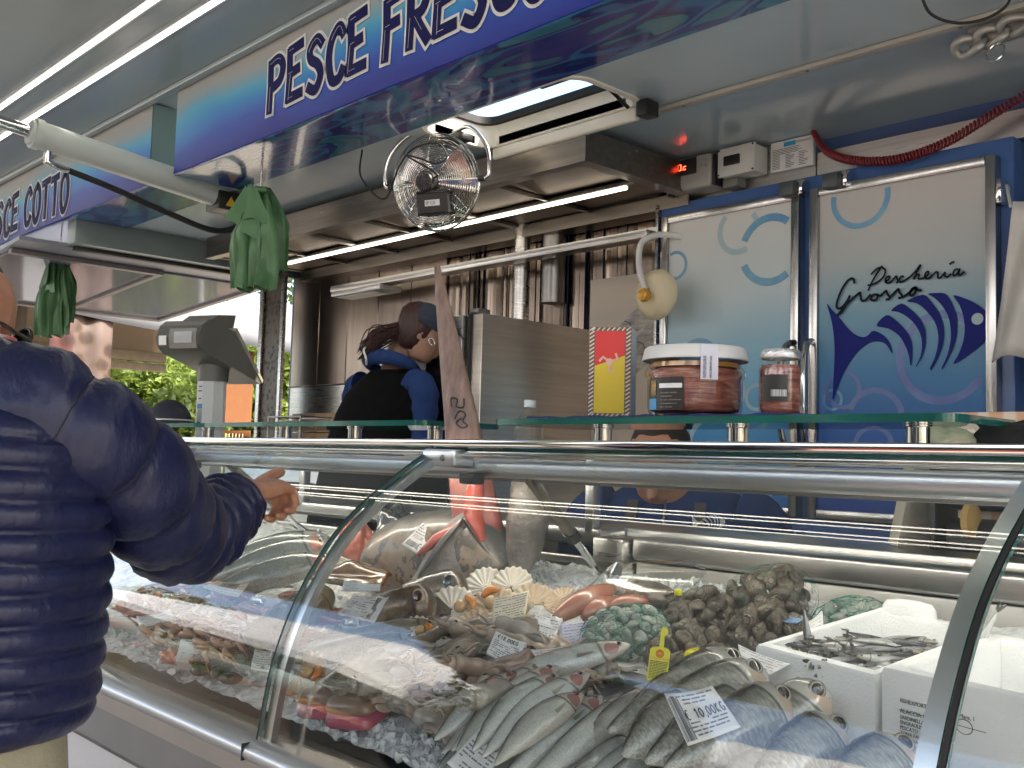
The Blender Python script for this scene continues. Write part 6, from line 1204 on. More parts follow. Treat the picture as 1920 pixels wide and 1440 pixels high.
# ---------------------------------------------------------------- labels and price tags
TAGQ = {
 'sword': [(-1.651, 1.3161, 1.2167), (-1.6254, 1.333, 1.2074), (-1.6253, 1.2876, 1.1572), (-1.6595, 1.2706, 1.176)],
 'brown': [(-1.682, 1.1535, 1.109), (-1.6298, 1.2027, 1.1035), (-1.6254, 1.1962, 1.0922), (-1.675, 1.1423, 1.0902)],
 'film': [(-1.5101, 1.0567, 1.1077), (-1.4666, 1.1004, 1.106), (-1.4606, 1.0662, 1.0658), (-1.5112, 1.0248, 1.0771)],
 'eighteen': [(-1.1747, 1.0854, 1.0884), (-1.1314, 1.1084, 1.0748), (-1.1283, 1.0792, 1.0408), (-1.1698, 1.0625, 1.0595)],
 'folded': [(-1.1168, 1.1011, 1.0675), (-1.0802, 1.1339, 1.0743), (-1.0595, 1.1255, 1.0544), (-1.0801, 1.1011, 1.0454)],
 'torn': [(-1.2283, 1.2336, 1.0971), (-1.1942, 1.2519, 1.0921), (-1.1841, 1.2215, 1.0585), (-1.241, 1.1965, 1.0716)],
 'lilac': [(-1.1724, 1.2232, 1.0871), (-1.1149, 1.279, 1.1035), (-1.1262, 1.2419, 1.0699), (-1.1513, 1.211, 1.0551)],
 'nine': [(-1.0355, 0.9379, 0.9968), (-0.9799, 0.9347, 0.9792), (-0.9748, 0.877, 0.9468), (-1.0316, 0.8748, 0.9619)],
 'ten': [(-0.7705, 0.9834, 1.0804), (-0.7285, 1.0191, 1.0925), (-0.6779, 1.0037, 1.0589), (-0.7168, 0.9584, 1.0375)],
 'sheet': [(-0.8333, 1.2238, 1.1042), (-0.7586, 1.2352, 1.0883), (-0.7754, 1.2106, 1.0745), (-0.817, 1.2054, 1.0844)],
 'bar': [(-2.1117, 1.1142, 1.0646), (-2.0634, 1.1656, 1.0619), (-2.056, 1.1358, 1.0348), (-2.1232, 1.0842, 1.0525)],
 'card': [(-0.81, 1.3549, 1.1242), (-0.7917, 1.3732, 1.1448), (-0.7867, 1.3677, 1.1247), (-0.8094, 1.3511, 1.114)],
 'block': [(-1.9062, 0.9356, 0.9855), (-1.8048, 1.0392, 0.983), (-1.7866, 0.9898, 0.9412), (-1.8765, 0.9124, 0.9523)],
 'chit': [(-1.645, 0.9457, 1.0037), (-1.6225, 0.9686, 1.0029), (-1.5993, 0.9492, 0.9723), (-1.6253, 0.9278, 0.9768)],
 'pale': [(-2.1349, 0.9453, 0.9979), (-2.104, 1.0029, 1.0117), (-2.0778, 1.0054, 0.9982), (-2.105, 0.9402, 0.9782)],
 'strip': [(-1.9251, 1.2992, 1.1321), (-1.8952, 1.3199, 1.12), (-1.8975, 1.2765, 1.0785), (-1.9204, 1.2612, 1.0884)],
 'shellpaper': [(-1.3204, 1.2115, 1.1133), (-1.2801, 1.257, 1.1274), (-1.2696, 1.2395, 1.0878), (-1.3058, 1.1963, 1.0716)],
 'yellow': [(-0.8796, 1.0915, 1.1099), (-0.8557, 1.1063, 1.1051), (-0.8513, 1.0905, 1.0672), (-0.873, 1.0758, 1.0694)],
}

TXT = M('print grey', (.08, .08, .09), .6, c2=(.35, .35, .36), vs=500)
HW_ = {'0': [[(.5, 1), (.15, .7), (.15, .3), (.5, 0), (.85, .3), (.85, .7), (.5, 1)]], '1': [[(.25, .75), (.6, 1), (.5, 0)]], '8': [[(.5, .52), (.2, .75), (.5, 1), (.8, .75), (.5, .52), (.15, .25), (.5, 0), (.85, .25), (.5, .52)]], '9': [[(.8, .75), (.5, .5), (.2, .75), (.5, 1), (.8, .8), (.7, .3), (.5, 0)]], ',': [[(.5, .1), (.3, -.2)]], 'E': [[(.9, .9), (.5, 1), (.2, .5), (.5, 0), (.9, .1)], [(.0, .6), (.7, .62)], [(.0, .4), (.6, .42)]], 'K': [[(.2, 0), (.2, 1)], [(.8, 1), (.2, .45), (.85, 0)]], 'G': [[(.85, .85), (.5, 1), (.15, .5), (.5, 0), (.85, .2), (.85, .45), (.55, .45)]], '2': [[(.15, .8), (.5, 1), (.8, .75), (.2, .05), (.2, 0), (.85, 0)]], '3': [[(.2, .9), (.6, 1), (.75, .75), (.45, .52), (.8, .3), (.5, 0), (.15, .12)]]}
def pricetag(key, label, price=None, mat=PAPER, th=.0008, curl=.004, lines=9, bar=None, seed=1, pr_pos=(.1, .74, .075, .16), name='price_tag', block=0, wr=0):
    q = [Vector(p) for p in TAGQ[key]]; TL, TR_, BR, BL = q; r = random.Random(seed); nn = ((TR_-TL).cross(TL-BL)).normalized()
    tc = Vector((0, 0, 1.35))-BL
    if nn.dot(tc) < 0: nn = -nn
    def P(u, v, k=0.0): return BL.lerp(BR, u).lerp(TL.lerp(TR_, u), v)+nn*(curl*(4*(u-.5)**2-.3)*(.3+.7*v)+wr*NZ.noise(Vector((u*5, v*5, seed)))+k)
    t1 = thing(name, BL, label, 'label'); b = MB()
    if block:
        b.loft([[BL-nn*block, BR-nn*block, TR_-nn*block, TL-nn*block], [BL, BR, TR_, TL]]); b.build('foam_block', FOAM, t1, 0)
    b = MB(); b.grid(lambda u, v: P(u, v, .0008), 14, 10); sh = b.build('sheet', mat, t1, 180); m_ = sh.modifiers.new('thickness', 'SOLIDIFY'); m_.thickness = .0006; m_.offset = 0
    b = MB(); N = 0
    for i in range(lines):
        v = .9-.8*i/max(1, lines-1); u = .07
        if price and pr_pos[1]-.06 < v < pr_pos[1]+pr_pos[3]+.04: continue
        while u < .9:
            w_ = r.uniform(.05, .2)
            if r.random() < .82 and not (bar and bar[0] < u+w_/2 < bar[2] and bar[1] < v < bar[3]): b.add([P(u, v, .0014), P(min(.95, u+w_), v, .0014), P(min(.95, u+w_), v+.035, .0014), P(u, v+.035, .0014)], [(0, 1, 2, 3)])
            u += w_+.025
    o = b.build('printed_text', TXT, t1, 0); o['kind'] = 'stuff'
    if bar:
        b = MB(); u = bar[0]
        while u < bar[2]:
            w_ = r.choice((.008, .014, .02)); b.add([P(u, bar[1], .0014), P(u+w_, bar[1], .0014), P(u+w_, bar[3], .0014), P(u, bar[3], .0014)], [(0, 1, 2, 3)]); u += w_+r.choice((.009, .014))
        o = b.build('barcode', INK, t1, 0); o['kind'] = 'stuff'
    if price:
        u0, v0, cw, chh = pr_pos; o = P(.5, .5, .0018)
        for ch in price:
            if ch != ' ':
                b = MB()
                for s in HW_[ch]:
                    pts = [(u0+p[0]*cw*.85, v0+p[1]*chh) for p in cr(s, 4)]
                    for a, c in zip(pts, pts[1:]):
                        A, B2 = P(*a, .0022), P(*c, .0022); d = (B2-A)
                        if d.length < 1e-6: continue
                        sd_ = nn.cross(d).normalized()*(TR_-TL).length*.011; b.add([A-sd_, B2-sd_, B2+sd_, A+sd_], [(0, 1, 2, 3)])
                b.build('handwritten_character', INK, t1, 0)
            u0 += cw*(1 if ch != ',' else .6)
    return t1
pricetag('nine', 'white nine euro tag lying across the silver fish', 'E 9,00KG', seed=3, pr_pos=(.06, .78, .1, .16), lines=10)
pricetag('ten', 'ten euro tag with barcode on the glare covered mullet', 'E 10,00KG', seed=4, pr_pos=(.2, .42, .09, .2), bar=(.02, .05, .2, .9), lines=11)
pricetag('eighteen', 'small foam block marked eighteen euro on the squid', 'E18,00KG', seed=5, pr_pos=(.12, .78, .09, .15), block=.02, lines=11)
pricetag('folded', 'folded printed tag leaning beside the eighteen euro block', seed=6, lines=8)
pricetag('torn', 'torn printed foam label in front of the roe sacs', seed=7, block=.014, lines=8, wr=.004)
pricetag('lilac', 'lilac tinted paper slip under the roe sacs', mat=M('lilac paper', (.55, .56, .7), .6, c2=(.5, .51, .64), vs=40), seed=8, lines=7, curl=.008)
pricetag('sword', 'label with barcode stuck on the swordfish cheek', 'E23,00', seed=9, pr_pos=(.15, .42, .1, .12), bar=(.1, .12, .75, .3), lines=9)
pricetag('brown', 'pale blue printed label on the skate wing', mat=M('pale blue paper', (.62, .7, .74), .55, c2=(.56, .64, .68), vs=30), seed=10, lines=5)
pricetag('film', 'crinkled film wrapped label across the dark bream', mat=M('film wrapped paper', (.5, .51, .54), .2, c2=(.62, .63, .66), vs=22, coat=1, bmp=.5, bs=40), seed=11, bar=(.72, .08, .97, .92), lines=9, wr=.006)
pricetag('sheet', 'printed paper sheet behind the mullet heads', seed=12, lines=6)
pricetag('bar', 'cream barcode label below the bass', mat=M('cream label', (.7, .64, .5), .6, c2=(.64, .58, .45), vs=30), seed=13, bar=(.25, .45, .75, .95), lines=5)
pricetag('card', 'small white card standing at the foam box corner', seed=14, lines=4)
pricetag('block', 'wrapped white foam block with handwriting at the glass', 'E 12,00', seed=15, block=.022, lines=4, pr_pos=(.35, .7, .08, .16), wr=.003)
pricetag('chit', 'small printed chit on ice beside the glass joint', seed=16, lines=8, bar=(.5, .1, .95, .3))
pricetag('pale', 'pale unpriced slip among the pink shellfish', seed=17, lines=4, curl=.006)
pricetag('strip', 'narrow cream slip behind the glass bracket', mat=MATS['cream label'], seed=18, lines=12)
pricetag('shellpaper', 'paper slip tucked between the scallops', mat=MATS['cream label'], seed=19, lines=9, curl=.003)
# yellow clam tag
YT = M('yellow tag plastic', (.66, .62, .02), .35, c2=(.6, .56, .015), vs=20); q = [Vector(p) for p in TAGQ['yellow']]; TL, TR_, BR, BL = q
t1 = thing('yellow_clam_tag', BL, 'bright yellow plastic tag hanging on a dark clam net', 'tag'); ex, ey = (BR-BL), (TL-BL); fr0 = (BL, ex, ey)
pts = [(0, 0), (1, 0), (1, .92), (.88, 1), (.66, 1.03), (.62, 1.38), (.8, 1.45), (.72, 1.6), (.5, 1.66), (.42, 1.5), (.42, 1.03), (.12, 1), (0, .92)]
b = MB(); b.prism(pts, fr0, .0012); b.build('plate', YT, t1, 0)
nn = ex.cross(ey).normalized(); b = MB(); b.tube([BL+ex*(.5+.18*cos(a))+ey*(.83+.1*sin(a))+nn*.0015 for a in [j*2*pi/20 for j in range(20)]], .0011, 5, closed=True); b.tube([BL+ex*(.5+.1*cos(a))+ey*(.83+.055*sin(a))+nn*.0015 for a in [j*2*pi/14 for j in range(14)]], .0009, 5, closed=True); b.build('round_logo', M('tag orange', (.65, .2, .01), .4, c2=(.6, .18, .01)), t1, 0)
textmesh('brand_text', 'COSTAMARE', .0042, (BL+ex*.1+ey*.64+nn*.0014, ex.normalized(), ey.normalized()), MATS['tag orange'], t1, .0003)
b = MB(); ry = random.Random(2)
for i in range(12):
    v = .57-.046*i; u = .06
    while u < .9:
        w_ = ry.uniform(.06, .2); b.add([BL+ex*u+ey*v+nn*.0015, BL+ex*min(.95, u+w_)+ey*v+nn*.0015, BL+ex*min(.95, u+w_)+ey*(v+.024)+nn*.0015, BL+ex*u+ey*(v+.024)+nn*.0015], [(0, 1, 2, 3)]); u += w_+.02
b.build('printed_text', INK, t1, 0)['kind'] = 'stuff'
curled('yellow_leaf', (-.905, 1.215, 1.085), .018, .045, .5, .004, YT, 'folded corner of another yellow tag by the clams', 'tag', 3, None, .001)
# ---------------------------------------------------------------- shellfish of the far section
PK = M('pink shellfish flesh', (.55, .27, .18), .25, c2=(.45, .17, .11), vs=30, coat=.7, bmp=.3, bs=70); PK2 = M('red mullet skin', (.48, .2, .13), .25, c2=(.6, .36, .25), vs=24, coat=.7); RR = random.Random(14)
MR = fishmat('red mullet scales', (.62, .42, .32), (.54, .22, .13), (.34, .085, .05), (.46, .18, .11), (60, 24), .35)
for i in range(34):
    x, y = RR.uniform(-2.45, -1.72), RR.uniform(.95, 1.22); a = RR.uniform(-.5, .7); d = Vector((cos(a)*.07, sin(a)*.07, .31*sin(a)*.07)); p = Vector((x, y, bz(y)+.012+.012*RR.random()))
    fish('red_mullet', p-d, p+d, .036, .024, MR, 'small rosy red mullet in the far glass section', roll=pi-RR.uniform(.5, 1.0), bend=RR.uniform(-.01, .01), group='red mullets in the far section', er=.24, n=14, m=18)
for i in range(9):
    x, y = RR.uniform(-2.5, -2.0), RR.uniform(1.02, 1.3); scallop((x, y, bz(y)+.012), (RR.uniform(-.2, .4), -.5, .8), RR.uniform(0, 6), .036, SHB if i % 2 else SHW, 'scallop scattered among the red mullets', True)
PRW = M('prawn shell', (.42, .2, .11), .25, c2=(.55, .33, .2), vs=30, coat=.6)
def prawn():
    o = bpy.data.objects.new('prawn', None); COL.objects.link(o)
    b = MB(); P = [Vector((.035*cos(a), .035*sin(a), 0)) for a in [.2+i*.16 for i in range(14)]]; b.tube(P, [.0075*(sin(pi*(.25+.7*i/13))**.6)*(1-.12*(i % 2)) for i in range(14)], 12); b.build('body', PRW, o, 180)
    b = MB()
    for k in range(4): b.tube([P[0], P[0]+Vector((.02+.004*k, -.03-.01*k, .004*k)), P[0]+Vector((.03+.01*k, -.07, .002*k))], .0006, 4)
    b.build('feelers', PRW, o, 180); b = MB()
    for k in range(3): b.slab(lambda u, v: tuple(P[-1]+Vector((-.004-.016*u, (.004*(k-1)-.012*u*.3+.004*(v-.5)), .003*(k-1)))), 3, 2, .001)
    b.build('tail_fan', PRW, o, 180); return o
pp = prawn()
for i in range(40):
    o = pp if i == 0 else copytree(pp); x = -2.1+RR.uniform(0, .36); y = .985+RR.uniform(-.035, .06); o.location = (x, y, bz(y)+.012+.016*RR.random()); o.rotation_euler = (.3+RR.uniform(-.3, .3), RR.uniform(-.3, .3), RR.uniform(2.2, 3.6)); tag(o, 'brown pink prawn in the row behind the foam block', 'prawn', 'row of prawns')
for i, (x, y) in enumerate(((-1.90, .945), (-1.86, .955), (-1.955, .945))): crumple('shellfish_flesh', (x, y, bz(y)-.005), .028, .02, .03, [PK, M('maroon flesh', (.2, .06, .05), .25, c2=(.3, .12, .1), vs=30, coat=.7), PK][i], ['pink shellfish flesh beside the maroon lump', 'maroon shellfish lump next to the mussel', 'pink shellfish lump nearest the rail corner'][i], 'shellfish', 30+i, .3)
MUSL = M('mussel shell', (.04, .045, .035), .25, c2=(.16, .13, .08), vs=30, coat=.6)
for i, (x, y, rz) in enumerate(((-1.825, .935, .4), (-1.77, .945, -.3), (-1.72, .94, .8), (-1.79, .96, 1.3))):
    b = MB(); rg = [[(x+cos(rz)*px-sin(rz)*py, y+sin(rz)*px+cos(rz)*py, bz(y)+pz+.008) for px, py, pz in [(.03*(t-.45)*1.4, .017*sin(pi*min(1, t*.8+.1))*cos(a), .012*sin(pi*min(1, t*.8+.1))*sin(a)) for a in [j*2*pi/14 for j in range(14)]]] for t in [k/8 for k in range(9)]]; b.loft(rg); tag(b.build('mussel', MUSL, None, 180), ['open dark mussel beside the foam block', 'dark mussel under the foam block edge', 'dark mussel half buried in ice', 'dark mussel under the block corner'][i], 'mussel')
# ================================================================ people
def fuse(mb, name, mat, voxel, parent=None, it=6, fac=.5):
    o = mb.build(name, mat, parent, 180); m_ = o.modifiers.new('fuse', 'REMESH'); m_.mode = 'VOXEL'; m_.voxel_size = voxel; m_.use_smooth_shade = True
    s_ = o.modifiers.new('soften', 'SMOOTH'); s_.iterations = it; s_.factor = fac; return o
def ell(c, a1, r1, a2, r2, n=28, sq=1.0):
    c = Vector(c); return [c+a1*r1*(abs(cos(t))**sq*(1 if cos(t) >= 0 else -1))+a2*r2*(abs(sin(t))**sq*(1 if sin(t) >= 0 else -1)) for t in [2*pi*j/n for j in range(n)]]
SKIN = M('tanned skin', (.36, .17, .10), .42, c2=(.43, .22, .14), vs=40, sss=.15, bmp=.08, bs=160); SKIN2 = M('light skin', (.33, .18, .125), .5, c2=(.37, .21, .15), vs=40, sss=.15, bmp=.05, bs=160)
def head(mb, c, f, h=.225, tilt=0):                               # skull, jaw, nose, ears facing f
    c = Vector(c); f = Vector(f).normalized(); s = f.cross(Z).normalized(); u = s.cross(f).normalized(); k = h/.225
    prof = [(-.112, .02, .018, .022), (-.105, .045, .03, .042), (-.09, .055, .03, .05), (-.06, .066, .018, .068), (-.03, .072, .008, .082), (.0, .076, .0, .092), (.03, .079, -.004, .097), (.06, .077, -.008, .094), (.085, .064, -.01, .08), (.103, .043, -.01, .055), (.111, .015, -.01, .02)]
    mb.loft([ell(c+u*z*k+f*o_*k, s, w_*k, f, d*k, 24, .92) for z, w_, o_, d in prof])
    mb.loft([ell(c+f*(.088+.018*t)*k+u*(.012-.05*t)*k, s, (.008+.009*t)*k, f, (.008+.012*t)*k, 10) for t in (0, .35, .7, 1, 1.12)])
    for sg in (1, -1): mb.loft([ell(c+s*sg*(.074+.008*t)*k-f*.012*k-u*.012*k, u, .03*k*(1-.25*t), f, .017*k*(1-.2*t), 12) for t in (-.4, .5, 1.2)])
    mb.loft([ell(c+f*(.088)*k+u*(-.06+z)*k, s, .026*k*w_, f, .012*k*w_, 12) for z, w_ in ((-.012, .4), (-.006, .9), (-.001, .5), (.003, .9), (.009, .4))])
    return c, f, s, u, k
def eyes(par, c, f, s, u, k):
    for sg in (1, -1):
        b = MB(); p = c+f*.083*k+s*sg*.032*k+u*.012*k; b.loft([ell(p+f*.004*t, s, .013*q, u, .006*q, 12) for t, q in ((-1, 1.1), (0, 1), (1, .6), (1.2, .1))]); b.build('eye', M('eye white', (.6, .58, .55), .2, c2=(.05, .04, .03), vs=60), par, 180)
# ---------------------------------------------------------------- customer
F = Vector((-.3, .95, 0)).normalized(); Rr = Vector((.95, .3, 0)).normalized(); CT = Vector((-1.315, .325, 0))
b = MB(); hc, hf_, hs, hu, hk = head(b, (-1.55, .385, 1.512), (-.12, .97, -.3))
b.loft([ell(Vector((-1.40, .345, 0)).lerp(Vector((-1.48, .385, 0)), k)+Z*z, Rr, r1, F, r2) for k, z, r1, r2 in ((-.3, 1.38, .09, .08), (.2, 1.43, .066, .066), (.6, 1.47, .06, .062), (1, 1.51, .058, .06))])
b.loft([ell(CT+Z*z, Rr, r1, F, r2) for z, r1, r2 in ((.86, .17, .12), (.95, .19, .13), (1.1, .2, .13), (1.3, .21, .13), (1.38, .2, .11), (1.42, .12, .09))])
Sh, El, Wr = Vector((-1.175, .40, 1.385)), Vector((-1.30, .625, 1.245)), Vector((-1.414, .785, 1.287))
b.tube([Sh, El, Wr], [.05, .042, .03], 14)
for sg in (1, -1): b.loft([ell(CT+Rr*sg*x+Z*z, Rr, r1, F, r1*1.1) for z, x, r1 in ((.95, .09, .09), (.75, .095, .085), (.5, .1, .06), (.45, .1, .056), (.3, .1, .054), (.1, .1, .04))])
for sg in (1, -1): b.loft([ell(CT+Rr*sg*.1+F*y+Z*.05, Rr, .042, Z, h_) for y, h_ in ((-.09, .03), (-.05, .045), (.03, .045), (.1, .035), (.16, .025))])
b.tube([CT-Rr*.2+Z*1.37, CT-Rr*.27+F*.02+Z*1.1, CT-Rr*.24+F*.16+Z*.9], [.05, .042, .03], 14)
# pointing hand, palm down
hd = Vector((-.11, .16, .02)).normalized(); hl = Vector((.78, .5, .1)); hl = (hl-hd*hl.dot(hd)).normalized(); hn = hl.cross(hd).normalized()
if hn.z < 0: hn = -hn
P0 = Wr; b.loft([ell(P0+hd*d, hl, r1, hn, r2, 18) for d, r1, r2 in ((-.03, .026, .02), (.0, .027, .019), (.03, .036, .018), (.055, .04, .0175), (.075, .039, .016), (.088, .03, .012))])
def finger(base, pts, r): b.tube([base]+[base+hd*p[0]+hl*p[1]+hn*p[2] for p in pts], [r*1.08, r*1.05, r, r*.92, r*.6][:len(pts)+1], 10)
finger(P0+hd*.07-hl*.026, [(.034, .004, .010), (.06, .010, .016), (.08, .015, .018), (.088, .016, .017)], .0098)         # index, stretched out
for i, (o_, l_) in enumerate(((-.006, 1.0), (.013, .95), (.03, .8))): finger(P0+hd*.072+hl*o_, [(.03*l_, .002, -.008), (.036*l_, .002, -.036*l_), (.012, .002, -.05*l_), (-.006, .001, -.044*l_)], .0092-.0006*i)
finger(P0+hd*.02-hl*.03-hn*.004, [(.026, -.016, -.012), (.047, -.012, -.024), (.062, -.002, -.03), (.068, .002, -.031)], .0102)
cust = fuse(b, 'person', SKIN, .0034, None, 4, .4); tag(cust, 'customer in navy quilted jacket and khaki trousers pointing at fish', 'person')
eyes(cust, hc, hf_, hs, hu, hk)
JK = M('navy quilted nylon', (.0065, .0085, .036), .36, c2=(.009, .012, .048), vs=30, spec=.35, bmp=.55, bs=42, stretch=(1, 1, .45), rv=.12, bd=.006)
def bulge(t, n, k=.36): return abs(sin(pi*t*n))**k
b = MB(); rg = []; NB_ = 13; zs = [(1.05, .212, .145), (1.075, .226, .155), (1.13, .232, .16), (1.2, .236, .162), (1.3, .238, .157), (1.36, .23, .145), (1.40, .2, .125), (1.435, .15, .105), (1.46, .1, .088)]
N = 110
for i in range(N+1):
    t = i/N; z = 1.05+.41*t
    for q in range(len(zs)-1):
        if zs[q][0] <= z+1e-9 <= zs[q+1][0]+1e-6: k = (z-zs[q][0])/(zs[q+1][0]-zs[q][0]); a_, d_ = zs[q][1]+(zs[q+1][1]-zs[q][1])*k, zs[q][2]+(zs[q+1][2]-zs[q][2])*k
    ring = []
    for j in range(72):
        th = 2*pi*j/72; tt = t+.006*sin(th*3+i*.02)+.004*NZ.noise(Vector((cos(th)*2, sin(th)*2, t*6))); bl_ = bulge(tt, NB_); wr_ = .0022*NZ.noise(Vector((th*9, z*30, 1)))*(1-bl_*.6)+.003*NZ.noise(Vector((th*3, z*9, 5)))
        k = .015*bl_-.010+wr_; ring.append(CT+Z*(z-.006*cos(th))+Rr*(a_+k)*(abs(cos(th))**.9*(1 if cos(th) >= 0 else -1))+F*(d_+k)*(abs(sin(th))**.9*(1 if sin(th) >= 0 else -1)))
    rg.append(ring)
b.loft(rg); jk = b.build('jacket', JK, cust, 180)
b = MB(); b.loft([ell(Vector((-1.385+(1.42-z)*.8, .345-(1.42-z)*.5, z)), Rr, r1, F, r2, 32) for z, r1, r2 in ((1.425, .105, .09), (1.45, .085, .08), (1.475, .074, .073), (1.485, .071, .07), (1.475, .067, .067), (1.45, .07, .068))], True, (False, False)); b.build('collar', JK, jk, 180)
b = MB(); b.tube([p+Z*0 for p in ell(Vector((-1.438, .378, 1.486)), Rr, .0705, F, .0695, 32)], .003, 6, closed=True); b.build('collar_piping', M('red white piping', (.5, .06, .07), .5, c2=(.6, .55, .55), vs=30), jk, 180)
# sleeve with stitched baffles
P_ = cr([(-1.26, .345, 1.40), (-1.165, .395, 1.385), (-1.16, .48, 1.335), (-1.22, .56, 1.275), (-1.30, .63, 1.24), (-1.35, .69, 1.247), (-1.378, .73, 1.262), (-1.395, .757, 1.274)], 16)
n_ = len(P_); rad = []
for i in range(n_):
    t = i/(n_-1); base = .068-.013*t if t < .6 else .0602-(t-.6)*.045; base = base if t > .06 else .06+t*.14
    rad.append(base+.017*bulge(t+.012, 10.3, .42)-.010)
b = MB(); b.tube(P_, rad, 40)
for i, v in enumerate(b.v): q = Vector(v); b.v[i] = tuple(q+Vector((NZ.noise(q*28), NZ.noise(q*28+Vector((5, 0, 0))), NZ.noise(q*28+Vector((0, 7, 0)))))*.005+Vector((NZ.noise(q*75), NZ.noise(q*75+Vector((3, 0, 0))), NZ.noise(q*80)))*.003)
sv = b.build('sleeve', JK, jk, 180)
STI = M('navy seam', (.002, .0025, .008), .7, c2=(.003, .0035, .01))
for k in range(1, 10):
    i = min(n_-1, int(round((k/10.3-.012)*(n_-1)))); ring = [Vector(b.v[i*40+j]) for j in range(40)]; c_ = sum(ring, Vector())/40; sb = MB(); sb.tube([c_+(p-c_)*1.002 for p in ring], .0012, 5, closed=True); sb.build('stitch_seam', STI, sv, 180)
b = MB(); d = (Vector(P_[-1])-Vector(P_[-3])).normalized(); b.tube([Vector(P_[-1])-d*.012, Vector(P_[-1])-d*.008, Vector(P_[-1])+d*.008, Vector(P_[-1])+d*.01], [.04, .046, .045, .036], 28); b.build('cuff', JK, sv, 180)
b = MB(); b.tube(cr([CT-Rr*.19+Z*1.38, CT-Rr*.30+Z*1.2, CT-Rr*.29+F*.1+Z*1.0, CT-Rr*.24+F*.18+Z*.9], 10), [.078+.007*bulge(i/30, 7) for i in range(31)], 24); b.build('sleeve', JK, jk, 180)
KH = M('khaki cotton', (.27, .25, .17), .8, c2=(.23, .21, .145), vs=30, bmp=.2, bs=220)
b = MB(); b.loft([ell(CT+Z*z, Rr, r1, F, r2, 36) for z, r1, r2 in ((.78, .195, .14), (.85, .2, .15), (.95, .205, .15), (1.04, .2, .14), (1.08, .19, .135))])
for sg in (1, -1): b.loft([ell(CT+Rr*sg*x+Z*z, Rr, r1, F, r1*1.15, 24) for z, x, r1 in ((.9, .1, .1), (.75, .105, .1), (.5, .11, .078), (.3, .112, .072), (.1, .115, .07))])
tr = fuse(b, 'trousers', KH, .008, cust, 4)
pc = CT+Rr*.085-F*.152+Z*1.02; b = MB(); q = Rr.cross(Z); b.loft([[pc-F*d_+(Rr*cos(a)+Z*sin(a))*r_ for a in [j*2*pi/16 for j in range(16)]] for r_, d_ in ((.0075, -.002), (.0078, .003), (.0065, .004), (.005, .0032), (.001, .0032))]); b.build('pocket_button', M('navy button', (.02, .03, .08), .35, c2=(.03, .04, .1), vs=60), tr, 60)
b = MB(); b.tube(cr([pc+Rr*(-.06)+Z*.016-F*.002, pc+Z*.014-F*.004, pc+Rr*.06+Z*.018-F*.001], 6), .0028, 6); b.build('pocket_welt', KH, tr, 180)
HAIR = M('dark hair', (.015, .011, .008), .6, c2=(.03, .02, .014), vs=120, bmp=.5, bs=200)
b = MB(); b.loft([ell(hc+hu*z*hk-hf_*(.018+.01*sin(z*30))*hk, hs, w_*hk, hf_, d_*hk, 28) for z, w_, d_ in ((-.01, .079, .08), (.03, .083, .09), (.06, .081, .092), (.09, .068, .082), (.108, .046, .06), (.117, .015, .02))]); b.build('hair', HAIR, cust, 180)
GLM = M('tortoise frame', (.012, .01, .009), .2, c2=(.06, .03, .012), vs=90, coat=.6)
b = MB(); e0 = hc+hu*.012
for sg in (1, -1): b.tube([e0+hs*sg*.079-hf_*.02+hu*.006, e0+hs*sg*.078+hf_*.05+hu*.004, e0+hs*sg*.066+hf_*.098], .0032, 8)
for sg in (1, -1): b.tube([e0+hf_*.1+hs*sg*(.034+.028*cos(a))+hu*.022*sin(a) for a in [j*2*pi/20 for j in range(20)]], .0025, 6, closed=True)
gls = b.build('glasses', GLM, cust, 180); b = MB()
for sg in (1, -1):
    b = MB(); b.loft([[e0+hf_*(.1+d_)+hs*sg*(.034+.027*k*cos(a))+hu*.021*k*sin(a) for a in [j*2*pi/20 for j in range(20)]] for k, d_ in ((1, 0), (.6, .002), (.05, .003))]); b.build('lens', M('dark lens', (.03, .04, .05), .05, c2=(.05, .06, .07), coat=.8), gls, 180)
# ---------------------------------------------------------------- woman working at the rear
f = Vector((-.1, 1, 0)).normalized(); r_ = f.cross(Z).normalized()                 # r_ is her right side, towards the customers
WC = Vector((-3.08, 2.14, 0)); lean = lambda z: f*max(0, (z-1.1))*.2+r_*max(0, (z-1.1))*.12
b = MB(); wc, wf, ws, wu, wk = head(b, (-2.915, 2.29, 1.795), (.5, .8, -.4), .198)
def WCt(z): return WC+lean(z)+Z*z
b.loft([ell(WCt(z), r_, r1, f, r2) for z, r1, r2 in ((1.56, .1, .08), (1.66, .055, .055), (1.72, .05, .052), (1.77, .05, .05))])
b.loft([ell(WCt(z), r_, r1, f, r2) for z, r1, r2 in ((.95, .15, .11), (1.05, .17, .12), (1.2, .14, .1), (1.4, .16, .11), (1.55, .16, .1), (1.62, .1, .08))])
RS_, RE, RW = WCt(1.58)+r_*.155, WCt(1.38)+r_*.205+f*.03, WCt(1.36)+r_*.2+f*.02-Z*.0+r_*.06
b.tube([RS_, RE, RW, RW+f*.05, RW+f*.09], [.045, .036, .026, .034, .02], 14)
for i in range(4): b.tube([RW+f*.08+Z*(.02-.013*i), RW+f*.12+Z*(.015-.016*i), RW+f*.14+Z*(.0-.02*i)-r_*.01], [.009, .008, .006], 8)
b.tube([RW+f*.05+Z*.02, RW+f*.075+Z*.045, RW+f*.1+Z*.05], [.01, .009, .007], 8)
LS, LE, LW = WCt(1.58)-r_*.17, WCt(1.34)-r_*.22+f*.1, WCt(1.28)-r_*.12+f*.28; b.tube([LS, LE, LW, LW+f*.08], [.045, .036, .028, .03], 14)
